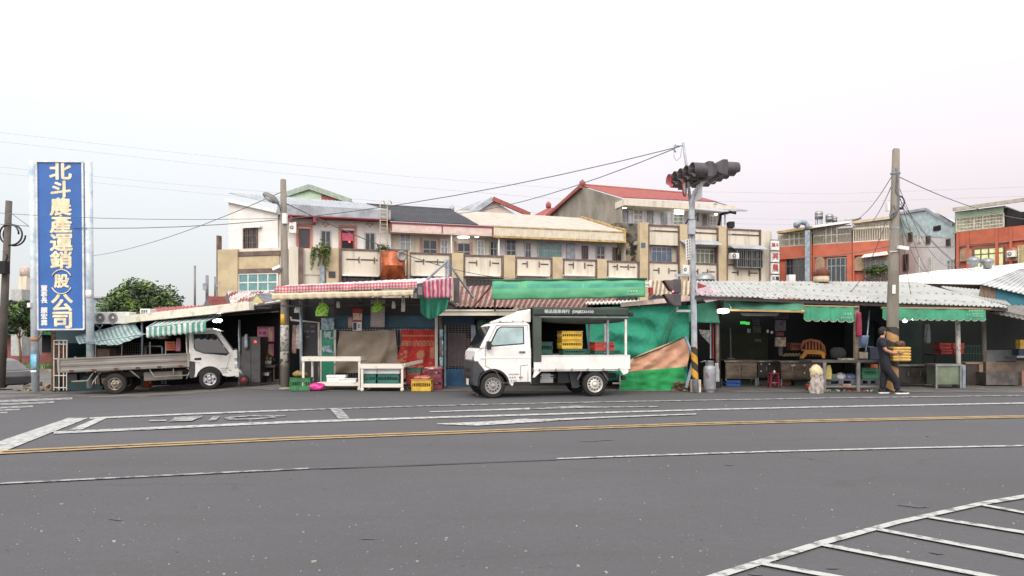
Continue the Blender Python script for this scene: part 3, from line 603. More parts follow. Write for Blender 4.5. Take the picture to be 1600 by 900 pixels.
b.build('pilaster_edge', brown, ab)
window(F, ab, 1017, 1049, 7.62, 8.85, -.5, 4, 2, M_['alu'], M_['bglass'], rows=[.7])
window(F, ab, 1086, 1122, 7.62, 8.8, -.45, 5, 2, M_['white'], sm('greenish_glass', (112, 122, 96), rough=.2), rows=[.72])
window(F, ab, 1146, 1187, 7.3, 8.75, .1, 5, 2, M_['alu'], M_['glass'], bars=14, fw=.05, depth=.5, lab='caged bay window')
b = MB(); F.pbox(b, 1002, 1008.5, zf(1004, 387), zf(1004, 379.5), .12, .16); b.build('small_window', M_['bglass'], ab)
for p0, p1, y in ((1070, 1131, 381), (1147, 1201, 388)):
    b = MB(); z_ = zf(p0, y, .9); s0, s1 = F.s(p0, .9), F.s(p1, .9); surf(b, F.pt(s0, .9, z_), F.pt(s1, .9, z_), F.pt(s1, .1, z_ + .4), F.pt(s0, .1, z_ + .4), n=14, amp=.03); b.build('window_awning', roofgrey, ab, solid=.03)
ac_unit('air_conditioner', 'white box air conditioner in the caged bay window', F, 1143, 1155, 395, 404, .95)
ac_unit('air_conditioner', 'white air conditioner with a large fan behind the signal pole', F, 1067.5, 1077, 414, 428, .55)
# left return walls of the block, mould stained
b = MB(); F.pbox(b, 965, 1000, 0, zf(980, 377, -1.2), -8, -1.2); b.build('stained_wall', mould, ab)
b = MB(); F.pbox(b, 962, 999.5, zf(980, 377, -1.3), zf(980, 349, -1.3), -8, -1.25); b.build('blackened_wall', mouldk, ab)
# penthouse
Pn = Fac(965, 61.5, 1125, 64.5)
def zp(px, py, o=0): return Pn.z(px, py, o)
b = MB(); Pn.box(b, 0, Pn.s(1128), ZT - 1, zp(965, 318), -6, 0); b.build('penthouse_wall', sm('lilac_white_tile', (212, 210, 220), rough=.5), ab)
for p0, p1, y0, y1, k in ((972, 981.5, 328, 349, 'w'), (988, 1005, 327, 352, 'd'), (1011.5, 1020.5, 330, 350, 'w'), (1033, 1042, 332, 351, 'w'), (1050, 1068, 333, 352, 'd'), (1098, 1104, 335, 353, 'w'), (1108, 1119, 337, 353, 'd')):
    window(Pn, ab, p0, p1, zp(p0, y1), zp(p0, y0), .02, 2, 3, M_['white'] if k == 'd' else M_['alu'], M_['pglass'], fw=.09, name='door' if k == 'd' else 'window', bars=4)
b = MB(); Pn.box(b, Pn.s(976, 1.6), Pn.s(1150, 1.6), zp(976, 320.5, 1.6), zp(976, 310.5, 1.6), -.2, 1.6); b.build('eave_slab', creamw, ab)
A0 = Pn.pt(0, 1.0, 13.05); A1 = Pn.pt(Pn.s(1120, 1.), 1., 13.2)
b = MB(); surf(b, A0, A1, P(1072, 303.5, 71), P(910, 290.5, 68), n=70, amp=.06, m=2, kind='wave'); b.tube([P(910, 290, 68), P(1072, 303, 71)], .16, 6)
b.add([A1, P(1140, 322, 75), P(1072, 303.5, 71)], [(0, 1, 2)]); b.lathe([(0, 0), (.3, 0), (.25, .35), (0, .6)], P(910, 290.5, 68), n=8)
b.bar(P(910, 291, 67.8), P(856, 339, 76.8), .5, .3); b.build('red_roof', roofred, ab, solid=.05)
b = MB(); b.add([Pn.pt(0, .8, ZT - 4), Pn.pt(0, .8, 13.0), P(910, 292, 68), P(857, 340, 77), Vector((P(857, 340, 77).x, 77, 5))], [(0, 1, 2, 3, 4)]); b.build('grey_gable', greyr, ab, solid=.1)
b = MB(); b.add([P(1086, 327, 61), P(1118, 318.5, 64), P(1168, 329, 64), P(1130, 331, 60)], [(0, 1, 2, 3)]); b.bar(P(1133, 330, 61), P(1133, 352, 61), .1); b.bar(P(1133, 328, 62), P(1166, 329, 62), .1); b.build('metal_canopy', roofgrey, ab, solid=.06)
b = MB(); b.tube([P(1123, 352, 61), P(1126, 335, 61), P(1140, 331, 61), P(1150, 333, 61)], .12, 6); b.pb(1139, 346, 1148, 355, 61, .7); b.build('chimney', M_['dark'], ab)
for p, l in ((975.5, 'small lit globe lamp at the left end of the penthouse eave'), (1036, 'small white tube lamp under the penthouse eave slab')):
    ceiling_lamp(l, Pn.pt(Pn.s(p, .5), .5, zp(p, 324, .5)), 1.6, .14)
t = thing('flood_lamp', 'bright square flood lamp on the penthouse left of the signal pole', 'lamp', tuple(Pn.pt(Pn.s(1061, .9), .9, 12.5)))
b = MB(); Pn.pbox(b, 1054, 1068.5, zp(1060, 334.5, .9), zp(1060, 327.5, .9), .85, .9); b.build('diffuser', M_['lamp'], t)
b = MB(); Pn.pbox(b, 1052, 1070, zp(1060, 327.3, .9), zp(1060, 325.5, .9), .4, .95); b.build('lamp_housing', M_['alu'], t)
t = thing('flood_lamp', 'bright narrow flood lamp at the right end of the penthouse', 'lamp', tuple(Pn.pt(Pn.s(1119, .4), .4, 12.5)))
b = MB(); Pn.pbox(b, 1117, 1121, zp(1119, 336, .4), zp(1119, 327, .4), .35, .4); b.build('diffuser', M_['lamp'], t)
b = MB(); Pn.pbox(b, 1116, 1122, zp(1119, 326.8, .4), zp(1119, 325.5, .4), .2, .45); b.build('lamp_housing', M_['alu'], t)

# vertical shop sign with red characters
sg = thing('shop_sign', 'stack of four white panels with red characters beside the tan block', 'sign', tuple(F.pt(F.s(1211), .7, 5.5)))
for i, (ch_, y0, y1, c) in enumerate((('蔬斗', 376, 390.5, 'r'), ('興', 393.5, 409, 'r'), ('農', 411.5, 427.5, 'r'), ('五種', 430, 441, 'k'))):
    b = MB(); F.pbox(b, 1205.5, 1217.5, zf(1210, y1, .7), zf(1210, y0, .7), .55, .7); pn_ = b.build('panel', M_['white'], sg)
    text(ch_, .36 if len(ch_) == 2 else .68, M_['red'] if c == 'r' else M_['black'], pn_, F.mat((F.s(1205.5, .7) + F.s(1217.5, .7)) / 2, .705, zf(1210, (y0 + y1) / 2, .7)), offset=.012, name='character')
b = MB(); F.pbox(b, 1204.3, 1218.5, zf(1210, 444, .6), zf(1210, 374, .6), .45, .54); b.build('sign_frame', M_['alu'], sg)

# ---- orange terraced houses on the right
O = Fac(1215, 64, 1400, 59.3)
def zo(px, py, o=0): return O.z(px, py, o)
zb_ = zo(1300, 381); zi = zo(1300, 401)
green_r = sm('pale_green_sheet', (160, 176, 162), rough=.5)
for k, (a, e, lab, rail, rtop) in enumerate(((1215, 1269, 'orange row house with a yellow roof edge behind the tall metal duct', 'bar', 361), (1270, 1331, 'orange row house with a dark red sloping roof and barred balcony', 'bar', 352), (1332, 1402, 'orange row house with a white lattice balcony screen', 'lat', 345))):
    h = thing('row_house', lab, 'house', tuple(O.pt(O.s((a + e) / 2), -4, 0)), 'orange row houses')
    b = MB(); O.pbox(b, a, e, 0, zb_, -9, -.25); b.build('wall', orange, h)
    b = MB(); O.pbox(b, a, e, zi, zb_ + .0, -.25, 0); O.pbox(b, a, a + 3, 0, zi, -.25, .02); O.pbox(b, e - 8, e, 0, zi, -.25, .02); b.build('balcony_front', orange, h)
    b = MB(); O.pbox(b, a, e, zb_, zo(e, rtop), -9, -1.4); b.build('upper_wall', creamw, h)
    zt = zo((a + e) / 2, rtop + 2)
    zt0 = zb_ + .05; b = MB(); s0, s1 = O.s(a + 1, 0), O.s(e - 2, 0); nb = 26 if rail == 'bar' else 18
    for i in range(nb + 1): s_ = s0 + (s1 - s0) * i / nb; O.box(b, s_, s_ + (.03 if rail == 'bar' else .06), zt0, zt - (.0 if rail == 'bar' else .55), -.1, -.05)
    for z_ in (zt0, zt0 + (zt - zt0) * (.5 if rail == 'bar' else .72), zt): O.box(b, s0, s1, z_ - .04, z_ + .04, -.11, -.03)
    if rail == 'bar':
        for q in (.33, .48, .62): O.box(b, s0 + (s1 - s0) * q, s0 + (s1 - s0) * q + .08, zt0, zt, -.11, -.02)
    else:
        for i in range(14): c0 = s0 + (s1 - s0) * (i + .5) / 14; O.box(b, c0 - .03, c0 + .03, zt - .55, zt, -.1, -.04); b.bar(O.pt(c0 - .2, -.07, zt - .5), O.pt(c0 + .2, -.07, zt - .05), .06); b.bar(O.pt(c0 + .2, -.07, zt - .5), O.pt(c0 - .2, -.07, zt - .05), .06)
    b.build('balcony_grille', sm('cream_grille', (206, 198, 178)) if rail == 'lat' else sm('grey_grille', (168, 164, 152)), h)
    b = MB(); za = zt + .05
    s0, s1 = O.s(a - 1, .3), O.s(e + .5, .3)
    if k == 1: b.add([O.pt(s0, .3, za), O.pt(s1, .3, za + .2), O.pt(s1, -7, za + 1.5), O.pt(s0, -7, za + .5)], [(0, 1, 2, 3)])
    else: b.add([O.pt(s0, .3, za), O.pt(s1, .3, za + .25), O.pt(s1, -7, za + .8), O.pt(s0, -7, za + .5)], [(0, 1, 2, 3)])
    b.build('roof', [green_r, sm('maroon_roof', (92, 50, 56)), roofcream][k], h, solid=.12)
    b = MB(); b.bar(O.pt(s0, .32, za), O.pt(s1, .32, za + .22), .1, .2); b.build('roof_edge', [yelltrim, M_['white'], sm('beige_edge', (190, 176, 148))][k], h)
    wy0, wy1 = (403, 441)
    p0, p1 = ((1228, 1262), (1294, 1334), (1352, 1392))[k]
    if k == 1: p0, p1 = 1292, 1328
    window(O, h, p0, p1, zo(p0, 446), zo(p0, wy0), -.24, 5, 2, [brown, M_['alu'], M_['alu']][k], [M_['glass'], M_['glass'], sm('curtained_glass', (126, 122, 114), rough=.3)][k], rows=[.7], lab='wide balcony window')
    if k:
        q = (1281, 1343)[k - 1]; z0_, z1_ = zo(q, 423), zo(q, 408); b = MB(); s_ = O.s(q, 0); w = .38
        poly = [(-w, z0_), (w, z0_), (w, z1_)] + [(w * math.cos(t_ * math.pi / 8), z1_ + w * math.sin(t_ * math.pi / 8)) for t_ in range(1, 8)] + [(-w, z1_)]
        b.add([O.pt(s_ + x, .03, z) for x, z in poly], [tuple(range(len(poly)))]); b.build('arched_window', sm('arch_beige', (150, 124, 98)), h, solid=.04)
t = thing('window_awning_sheet', 'small white sheet awning above the window behind the concrete pole', 'awning', tuple(O.pt(O.s(1365), .5, 6)))
b = MB(); z_ = zo(1365, 402, .9); surf(b, O.pt(O.s(1345, .9), .9, z_), O.pt(O.s(1388, .9), .9, z_ + .15), O.pt(O.s(1386, .0), .03, z_ + .5), O.pt(O.s(1350, .0), .03, z_ + .35), n=12, amp=.03); b.build('sheet', M_['white'], t, solid=.03)
b = MB(); b.bar(O.pt(O.s(1348), .85, z_), O.pt(O.s(1350), .02, z_ - .3), .04); b.bar(O.pt(O.s(1384), .85, z_ + .1), O.pt(O.s(1384), .02, z_ - .2), .04); b.build('bracket', M_['alu'], t)
pl = thing('balcony_plants', 'bushy green plants on the balcony behind the concrete pole', 'plant', tuple(O.pt(O.s(1365), .3, 5)))
b = MB()
for i in range(9): leaves(b, O.pt(O.s(1354 + i * 4, .35), .35, zo(1360, 424 - random.random() * 3)), .4, 60, .11, (0, 1, 2)); 
for i in range(6): leaves(b, O.pt(O.s(1354 + i * 6, .35), .35, zo(1360, 436)), .4, 30, .1, (0, 3))
b.build('foliage', [gr2, gr1, gr3, sm('dark_red_flowers', (110, 44, 48))], pl)
b = MB(); O.pbox(b, 1350, 1388, zo(1360, 443), zo(1360, 440), .1, .6); b.build('planter', brown, pl)
# metal duct
t = thing('ventilation_duct', 'tall galvanised ventilation duct standing before the first orange house', 'duct', tuple(O.pt(O.s(1262), 1., 3)))
b = MB(); c0 = O.pt(O.s(1262, 1.), 1., 0); x0_, x1_ = O.s(1258, 1), O.s(1265.5, 1); O.box(b, x0_, x1_, 3, zo(1262, 360, 1), .7, 1.1); b.build('shaft', M_['galv'], t)
b = MB(); q = O.pt(O.s(1261, 1), .9, zo(1262, 352, 1)); b.tube([q + Vector((.0, 0, -.35)), q, q + Vector((-.15, 0, .2)), q + Vector((-.5, 0, .28)), q + Vector((-.8, 0, .12)), q + Vector((-.95, 0, -.15))], .2, 10); b.build('elbow', M_['galv'], t)
# roof tanks and other bits on the orange houses
def steel_tank(label, f, px, pt_, pb, r_px, o):
    c = f.pt(f.s(px, o), o, f.z(px, pb, o)); h = f.z(px, pt_, o) - c.z; r = r_px / FL * c.y
    t = thing('water_tank', label, 'tank', tuple(c)); b = MB(); b.lathe([(0, .1), (r, .1), (r, h * .35), (r * 1.03, h * .37), (r, h * .39), (r, h * .65), (r * 1.03, h * .67), (r, h * .69), (r, h * .85), (r * .6, h * .96), (r * .2, h), (0, h)], c, n=18); b.build('drum', M_['alu'], t)
    b = MB()
    for a in range(4): b.bar(c + Vector((math.cos(a * 1.57) * r * .8, math.sin(a * 1.57) * r * .8, -.5)), c + Vector((math.cos(a * 1.57) * r * .8, math.sin(a * 1.57) * r * .8, .1)), .06)
    b.build('stand', M_['galv'], t)
steel_tank('tallest steel water tank on the orange row house roofs', O, 1279.5, 329.5, 344, 6, -5)
steel_tank('squat steel water tank right of the tallest one on the roofs', O, 1296, 334, 348, 5.8, -5)
steel_tank('small steel water tank at the right end of the rooftop row', O, 1304, 338, 348, 4, -5)
steel_tank('pale water tank on the green roof left of the duct elbow', O, 1245, 347, 356, 5, -3)

# grey gabled side wall house
gh = thing('grey_gabled_house', 'tall pale grey gabled house right of the concrete pole', 'house', (X_(1447, 57), 57, 0))
Gf = Fac(1403, 62.5, 1492, 56.2)
b = MB(); pts = [(1403, 556), (1403, 336), (1450, 328.5), (1492, 353), (1492, 558)]
v = [Gf.pt(Gf.s(p), 0, Gf.z(p, y)) for p, y in pts]; b.add(v + [q + Vector((6, 6, 0)) for q in v], [(0, 1, 2, 3, 4)] + [(i, (i + 1) % 5, (i + 1) % 5 + 5, i + 5) for i in range(5)]); b.build('wall', sm('pale_grey_wall', (206, 202, 200), rough=.8, col2=(184, 180, 178), scale=.8, lo=.3, hi=.6), gh)
b = MB(); 
for s_, e_ in ((1, 2), (2, 3)): b.bar(Gf.pt(Gf.s(pts[s_][0]), .1, Gf.z(*pts[s_]) + .1), Gf.pt(Gf.s(pts[e_][0]), .1, Gf.z(*pts[e_]) + .1), .3, .2)
b.build('roof_edge', roofgrey, gh)
b = MB(); v = [Gf.pt(Gf.s(p), .02, Gf.z(p, y)) for p, y in ((1403.5, 337.5), (1450, 330), (1491, 353.5), (1491, 372), (1403.5, 368))]; b.add(v, [(0, 1, 2, 3, 4)]); b.build('blue_cladding', sm('pale_blue_cladding', (188, 206, 208), rough=.6), gh, solid=.03)
for p0, p1, y0, y1 in ((1419.5, 1426, 364, 378), (1447.5, 1454, 369, 382), (1479, 1485, 374, 386)):
    window(Gf, gh, p0, p1, Gf.z(p0, y1), Gf.z(p0, y0), .03, 2, 1, brown, M_['glass'], fw=.06)
window(Gf, gh, 1434, 1439, Gf.z(1436, 379), Gf.z(1436, 366), .03, 2, 3, M_['white'], M_['pglass'], fw=.05)
for p0, p1, y0, y1 in ((1412, 1420, 398, 424), (1432, 1437, 400, 427), (1452, 1457, 402, 428), (1480, 1492, 407, 424)):
    window(Gf, gh, p0, p1, Gf.z(p0, y1), Gf.z(p0, y0), .03, 2, 2, M_['white'] if p0 > 1420 else brown, M_['pglass'] if p0 > 1420 else M_['glass'], fw=.05, bars=4)
b = MB(); Gf.pbox(b, 1458, 1469, Gf.z(1460, 361.5), Gf.z(1460, 354), .03, .1); b.build('louvre', M_['dark'], gh)

# far right orange house
oh = thing('balcony_house', 'orange house with green barred balcony at the right edge', 'house', (X_(1560, 56), 58, 0))
Q = Fac(1494, 55, 1640, 50.5)
def zq(px, py, o=0): return Q.z(px, py, o)
b = MB(); Q.pbox(b, 1494, 1640, 0, zq(1500, 362), -9, -.2); Q.pbox(b, 1494, 1640, zq(1500, 384), zq(1500, 362) - .01, -.2, 0); b.build('wall', orange, oh)
b = MB(); 
for p in (1494, 1510, 1555, 1577): Q.pbox(b, p, p + 4, 0, zq(1500, 362) - .02, -.19, .08)
b.build('pier', orange, oh)
b = MB(); Q.pbox(b, 1492, 1570, zq(1492, 362), zq(1492, 328), -8, -.9); b.build('upper_wall', greens, oh)
b = MB(); Q.pbox(b, 1571, 1640, zq(1580, 362), zq(1580, 320), -8, -4); Q.pbox(b, 1570, 1574, zq(1570, 361), zq(1570, 324), -4, -.2); b.build('open_balcony_wall', M_['dark'], oh)
b = MB(); s0, s1 = Q.s(1494, 0), Q.s(1568, 0); z0_, z1_ = zq(1500, 361), zq(1500, 341)
for i in range(34): s_ = s0 + (s1 - s0) * i / 33; Q.box(b, s_, s_ + .035, z0_, z1_, -.1, -.05)
for h_ in (0, .25, .5, .75, 1): Q.box(b, s0, s1, z0_ + (z1_ - z0_) * h_ - .03, z0_ + (z1_ - z0_) * h_ + .03, -.11, -.04)
for p in (1521, 1534, 1494, 1567): Q.pbox(b, p, p + 1.5, z0_, z1_, -.12, 0)
b.build('balcony_grille', sm('cream_grille', (206, 198, 178)), oh)
b = MB(); Q.pbox(b, 1492, 1568, z1_ + .04, zq(1500, 331), -.15, -.1); b.build('green_panel', greens, oh)
b = MB(); v0, v1 = Q.pt(Q.s(1489, .6), .6, zq(1489, 327.5, .6)), Q.pt(Q.s(1640, .6), .6, zq(1489, 327.5, .6) + .1); b.bar(v0, v1, .15, .25); b.add([v0, v1, v1 + Vector((2, 8, 1.2)), v0 + Vector((2, 8, 1.2))], [(0, 1, 2, 3)]); b.build('roof', sm('beige_roof', (172, 164, 150)), oh)
window(Q, oh, 1521, 1570, zq(1521, 424), zq(1521, 388), -.18, 4, 2, brown, mat('lit_curtain_glass', srgb((212, 216, 160)), rough=.5, emit=.28), rows=[.72], fw=.09, lab='lit window with pale green curtains')
window(Q, oh, 1591, 1620, zq(1595, 412), zq(1595, 384), .05, 4, 4, sm('yellow_grille', (206, 180, 120)), M_['pglass'], fw=.06, bars=8)
for q in (1509.5, 1582):
    z0_, z1_ = zq(q, 408), zq(q, 396); b = MB(); s_ = Q.s(q, 0); w = .42
    poly = [(-w, z0_), (w, z0_), (w, z1_)] + [(w * math.cos(t_ * math.pi / 8), z1_ + w * math.sin(t_ * math.pi / 8)) for t_ in range(1, 8)] + [(-w, z1_)]
    b.add([Q.pt(s_ + x, .04, z) for x, z in poly], [tuple(range(len(poly)))]); b.build('arched_window', sm('arch_beige', (150, 124, 98)), oh, solid=.05)
ac_unit('air_conditioner', 'white air conditioner on the orange house at the right edge', Q, 1573, 1586, 392, 402, .5)
# ============================================================ LEFT: street corner, sign, tree
def tree(name, label, c, h, rad, n, leaf, cols, trunk_r=.25, blobs=None, gap=0.):
    c = Vector(c); t = thing(name, label, 'tree', tuple(c)); b = MB()
    top = c + Vector((0, 0, h * .45)); b.tube([c, c + Vector((.1, 0, h * .25)), top], [trunk_r, trunk_r * .8, trunk_r * .6], 8)
    cl = []
    for (dx, dy, dz, r_) in blobs:
        q = c + Vector((dx * rad, dy * rad, dz * h)); cl.append((q, r_ * rad)); b.tube([top, top.lerp(q, .5) + Vector((0, 0, .2)), q], [trunk_r * .4, trunk_r * .25, trunk_r * .08], 5)
    b.build('trunk', M_['wood'], t)
    b = MB(); tot = sum(r_ ** 2 for _, r_ in cl)
    for q, r_ in cl:
        k = int(n * r_ ** 2 / tot)
        for i in range(k):
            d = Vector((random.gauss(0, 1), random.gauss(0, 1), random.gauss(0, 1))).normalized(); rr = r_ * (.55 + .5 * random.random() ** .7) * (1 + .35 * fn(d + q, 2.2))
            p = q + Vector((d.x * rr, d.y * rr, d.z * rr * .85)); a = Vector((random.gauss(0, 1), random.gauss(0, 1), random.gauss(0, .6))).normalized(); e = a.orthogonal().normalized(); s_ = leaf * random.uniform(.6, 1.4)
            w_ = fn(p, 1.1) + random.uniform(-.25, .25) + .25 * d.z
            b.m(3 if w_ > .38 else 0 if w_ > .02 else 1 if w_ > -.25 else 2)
            b.add([p - a * s_, p + e * s_ * .45, p + a * s_, p - e * s_ * .45], [(0, 1, 2, 3)])
    b.build('crown', cols, t); return t
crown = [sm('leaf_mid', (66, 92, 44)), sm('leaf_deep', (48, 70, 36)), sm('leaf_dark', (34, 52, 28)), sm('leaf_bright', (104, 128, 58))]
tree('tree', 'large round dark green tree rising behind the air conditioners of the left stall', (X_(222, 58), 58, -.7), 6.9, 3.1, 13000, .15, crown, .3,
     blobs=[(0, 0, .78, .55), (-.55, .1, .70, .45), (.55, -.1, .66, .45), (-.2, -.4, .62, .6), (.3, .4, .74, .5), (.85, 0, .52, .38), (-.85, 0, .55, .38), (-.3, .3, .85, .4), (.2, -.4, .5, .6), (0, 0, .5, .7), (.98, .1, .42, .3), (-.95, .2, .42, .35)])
t = thing('white_shed', 'pale blue grey upper building corner between the sign and the tree', 'building', (X_(150, 62), 62, -1))
b = MB(); b.bb(X_(132, 62), 62, -1, X_(160.5, 62), 68, Z_(466, 62)); b.build('wall', sm('blue_grey_wall', (150, 158, 168)), t)
b = MB(); b.bb(X_(131, 62), 61.8, Z_(466, 62), X_(161, 62), 68, Z_(463.5, 62)); b.build('roof', roofgrey, t)
# far side of the street at the left
t = thing('brick_shop', 'long red brick shop building across the street behind the blue sign', 'building', (X_(60, 75), 75, -1))
b = MB(); b.bb(X_(-30, 75), 75, -1.5, X_(150, 75), 82, Z_(487, 75)); b.build('wall', sm('dull_red_brick', (142, 78, 70), col2=(112, 62, 58), scale=.8), t)
b = MB()
for i in range(7): b.pb(-20 + i * 22, 497, -20 + i * 22 + 10, 512, 74.98, .02)
b.build('window', M_['pglass'], t)
b = MB(); b.pb(-30, 518, 150, 523, 73.6, 1.3); b.build('shop_awning', sm('green_awning', (54, 140, 104)), t)
b = MB(); b.pb(20, 524, 100, 550, 74.9, .1); b.build('shopfront', M_['dark'], t)
b = MB(); b.pb(-30, 485, 150, 487, 74.8, 7); b.build('parapet', creamw, t)
steel = Fac(0, 80, 100, 80)
t = thing('water_tank', 'pale pink round water tank above the brick shop at the far left', 'tank', (X_(40, 80), 80, Z_(432, 80)))
b = MB(); b.lathe([(0, 0), (.55, 0), (.55, .9), (.3, 1.05), (0, 1.1)], P(40, 432, 80), n=14); b.build('drum', sm('pink_tank', (190, 170, 162)), t)
b = MB(); b.bb(X_(33, 80), 79.5, Z_(487, 80), X_(46, 80), 81, Z_(432, 80)); b.build('tower', creamw, t)
t = thing('grey_pillar_building', 'narrow pale building column seen between the leaning pole and the sign', 'building', (X_(25, 70), 70, -1))
b = MB(); b.pb(17, 452, 34, 556, 70, 3); b.build('wall', sm('pale_grey_paint', (176, 176, 172)), t); b = MB(); b.pb(19, 470, 25, 500, 69.95, .05); b.build('window', M_['glass'], t)
t = thing('road_sign', 'green direction sign hanging over the far street at the left', 'sign', (X_(16, 66), 66, -1))
b = MB(); b.pb(7, 482, 27, 495, 66, .08); b.build('panel', sm('sign_green', (44, 130, 96), rough=.4), t)
b = MB(); b.tube([P(-4, 556, 66.2), P(-4, 488, 66.2)], .1, 8); b.tube([P(-4, 488, 66.2), P(27, 488, 66.2)], .05, 6); b.build('post', M_['galv'], t)
b = MB(); b.pb(10, 485, 17, 487, 65.97, .03); b.pb(10, 489.5, 23, 491, 65.97, .03); b.build('lettering', M_['white'], t)
for k, (px, py, yy, h_, w_) in enumerate(((30, 552, 58, 5.6, 1.7), (58, 552, 60, 5., 1.4), (8, 552, 61, 5.8, 1.5))):
    tree('street_tree', ['flat topped street tree right of the leaning pole at the left edge', 'street tree half hidden by the left sign post', 'street tree behind the leaning pole at the left edge'][k], (X_(px, yy), yy, -1.1), h_, w_, 2200, .14, crown, .12,
         blobs=[(0, 0, .8, .5), (-.6, 0, .75, .35), (.7, .1, .72, .35), (.1, .3, .92, .35), (-.3, 0, .6, .3)])
# median kerb with grass across the side street, parked scooters and a passer by
b = MB(); b.grid(lambda u, v: (X_(-90 + 190 * u, 56), 54.5 + 3 * v, zg(X_(-90 + 190 * u, 56), 56) + .15), 20, 2); b.build('verge', dirt)['kind'] = 'structure'
b = MB()
for i in range(1500):
    x = random.uniform(X_(-60, 56), X_(88, 56)); y = random.uniform(54.6, 57); z = zg(x, y) + .1; h_ = random.uniform(.2, .55); b.m(random.randint(0, 2)); b.add([(x - .06, y, z), (x + .06, y, z), (x + random.uniform(-.1, .1), y + .05, z + h_)], [(0, 1, 2)])
tag(b.build('grass', [gr1, gr2, gr3]), 'rough grass growing along the far kerb of the side street', 'grass', kind='stuff')
b = MB(); b.bb(X_(-90, 54), 54.2, -1.4, X_(95, 54), 54.5, -.78); b.build('kerb', M_['conc'])['kind'] = 'structure'

# ---- big blue sign
YS = 25.5
gp = sm('sign_post_steel', (186, 194, 198), rough=.5, metal=.1, col2=(146, 164, 174), scale=3, lo=.35, hi=.55)
sgn = thing('company_sign', 'tall blue vertical sign board with cream characters between two steel posts', 'sign', (X_(95, YS), YS, zg(X_(95, YS), YS)))
for pa, pb_, ytop, ybot in ((51, 55.5, 252, 612), (138.5, 141.5, 253, 606)):
    b = MB(); b.tube([P(pb_, ybot, YS), P(pa, ytop, YS)], .125, 14); b.build('post', gp, sgn)
blue = sm('sign_blue', (38, 92, 160), rough=.45, col2=(34, 84, 150), scale=1, fine=.02)
b = MB(); v = [P(57.5, 252.5, YS), P(129.5, 253, YS), P(132, 514.5, YS), P(60, 515, YS)]
off = Vector((0, .12, 0)); b.hexa([v[3], v[2], v[2] + off, v[3] + off, v[0], v[1], v[1] + off, v[0] + off]); bd = b.build('board', blue, sgn)
b = MB(); vv = [q + Vector((0, -.02, 0)) for q in v]
for i in range(4): b.bar(vv[i], vv[(i + 1) % 4], .06, .05)
b.build('board_frame', sm('sign_edge_white', (208, 210, 214), rough=.4), sgn)
for y in (262, 340, 420, 500):
    pass
def sgtext(ch_, px, py, h_px, m, sx=1., off=.03, Y=YS - .012, par=bd):
    lean = (px - 0) * 0
    text(ch_, h_px / FL * Y * .95, m, par, Matrix.Translation(P(px, py, Y)) @ FRONT @ Matrix.Rotation(R(.6), 4, 'Z'), offset=off, sx=sx, name='character')
cr_ = sm('sign_cream', (226, 214, 178), rough=.5, fine=0)
for ch_, px, py, h in (('北', 95, 268, 30), ('斗', 95.5, 296, 28), ('農', 95.5, 323.5, 30), ('產', 96, 351, 30), ('運', 96.5, 379.5, 31), ('銷', 96.5, 406.5, 30), ('股', 97, 439, 23), ('公', 97.5, 473.5, 30), ('司', 98.5, 500, 30)):
    sgtext(ch_, px - .8, py + 1.5, h, cr_, 1.25 if ch_ != '股' else 1.1, off=.021)
for py, s_, e_ in ((424.5, R(25), R(155)), (456, R(205), R(335))):
    b = MB(); c = P(96, py + (14 if py < 440 else -14), YS - .02); b.tube([c + Vector((math.cos(s_ + (e_ - s_) * i / 10) * .36, 0, math.sin(s_ + (e_ - s_) * i / 10) * .38)) for i in range(11)], .02, 6); b.build('bracket_mark', cr_, bd)
for ch_, py in (('董', 450.5), ('事', 460), ('長', 469.5), ('顏', 485), ('宏', 494.5), ('霖', 504.5)):
    sgtext(ch_, 69, py + .4, 10.2, M_['white'], 1.08, off=.009)
for lab, y0, y1, m in (('faded orange plate on the post', 527.5, 533, sm('orange_plate', (176, 112, 62))), ('blue poster wrapped round the post', 553.5, 578, sm('poster_blue', (58, 146, 184), col2=(150, 190, 204), scale=6)), ('white sticker', 578.5, 582, M_['white'])):
    b = MB(); c = P(55, y1, YS); r = .135; w = 1.35 if 'orange' in lab else .9
    hh = (y1 - y0) / FL * YS; 
    b.grid(lambda u, v: c + Vector((math.sin((u - .5) * w * 2) * r, -math.cos((u - .5) * w * 2) * r, hh * v)), 10, 2)
    o = b.build('sticker', m, sgn, solid=.006); o['label'] = lab
b = MB(); c = P(140.5, 466, YS); b.grid(lambda u, v: c + Vector((math.sin((u - .5) * 1.8) * .135, -math.cos((u - .5) * 1.8) * .135, .28 * v)), 8, 2); b.build('sticker', M_['white'], sgn, solid=.006)
b = MB(); q = P(51, 477, YS); b.box(q + Vector((0, -.16, 0)), (.1, .12, .16)); b.build('junction_box', M_['white'], sgn)
# rubble round the post foot
b = MB(); c = G(56, 611)
for i in range(70):
    a = random.random() * 6.28; r = random.random() ** .6 * .62; z_ = max(0, .32 - r * .5) * random.random(); s_ = random.uniform(.06, .17); b.m(i % 2)
    b.box(c + Vector((math.cos(a) * r * 1.15, math.sin(a) * r, z_ + .03)), (s_ * 1.5, s_, s_ * .7), rz=random.random() * 3, rx=random.uniform(-.5, .5), ry=random.uniform(-.4, .4))
tag(b.build('rubble', [M_['conc'], sm('rubble_brown', (128, 112, 92))], bevel=.01, seg=1), 'heap of broken concrete round the foot of the left sign post', 'rubble', kind='stuff')

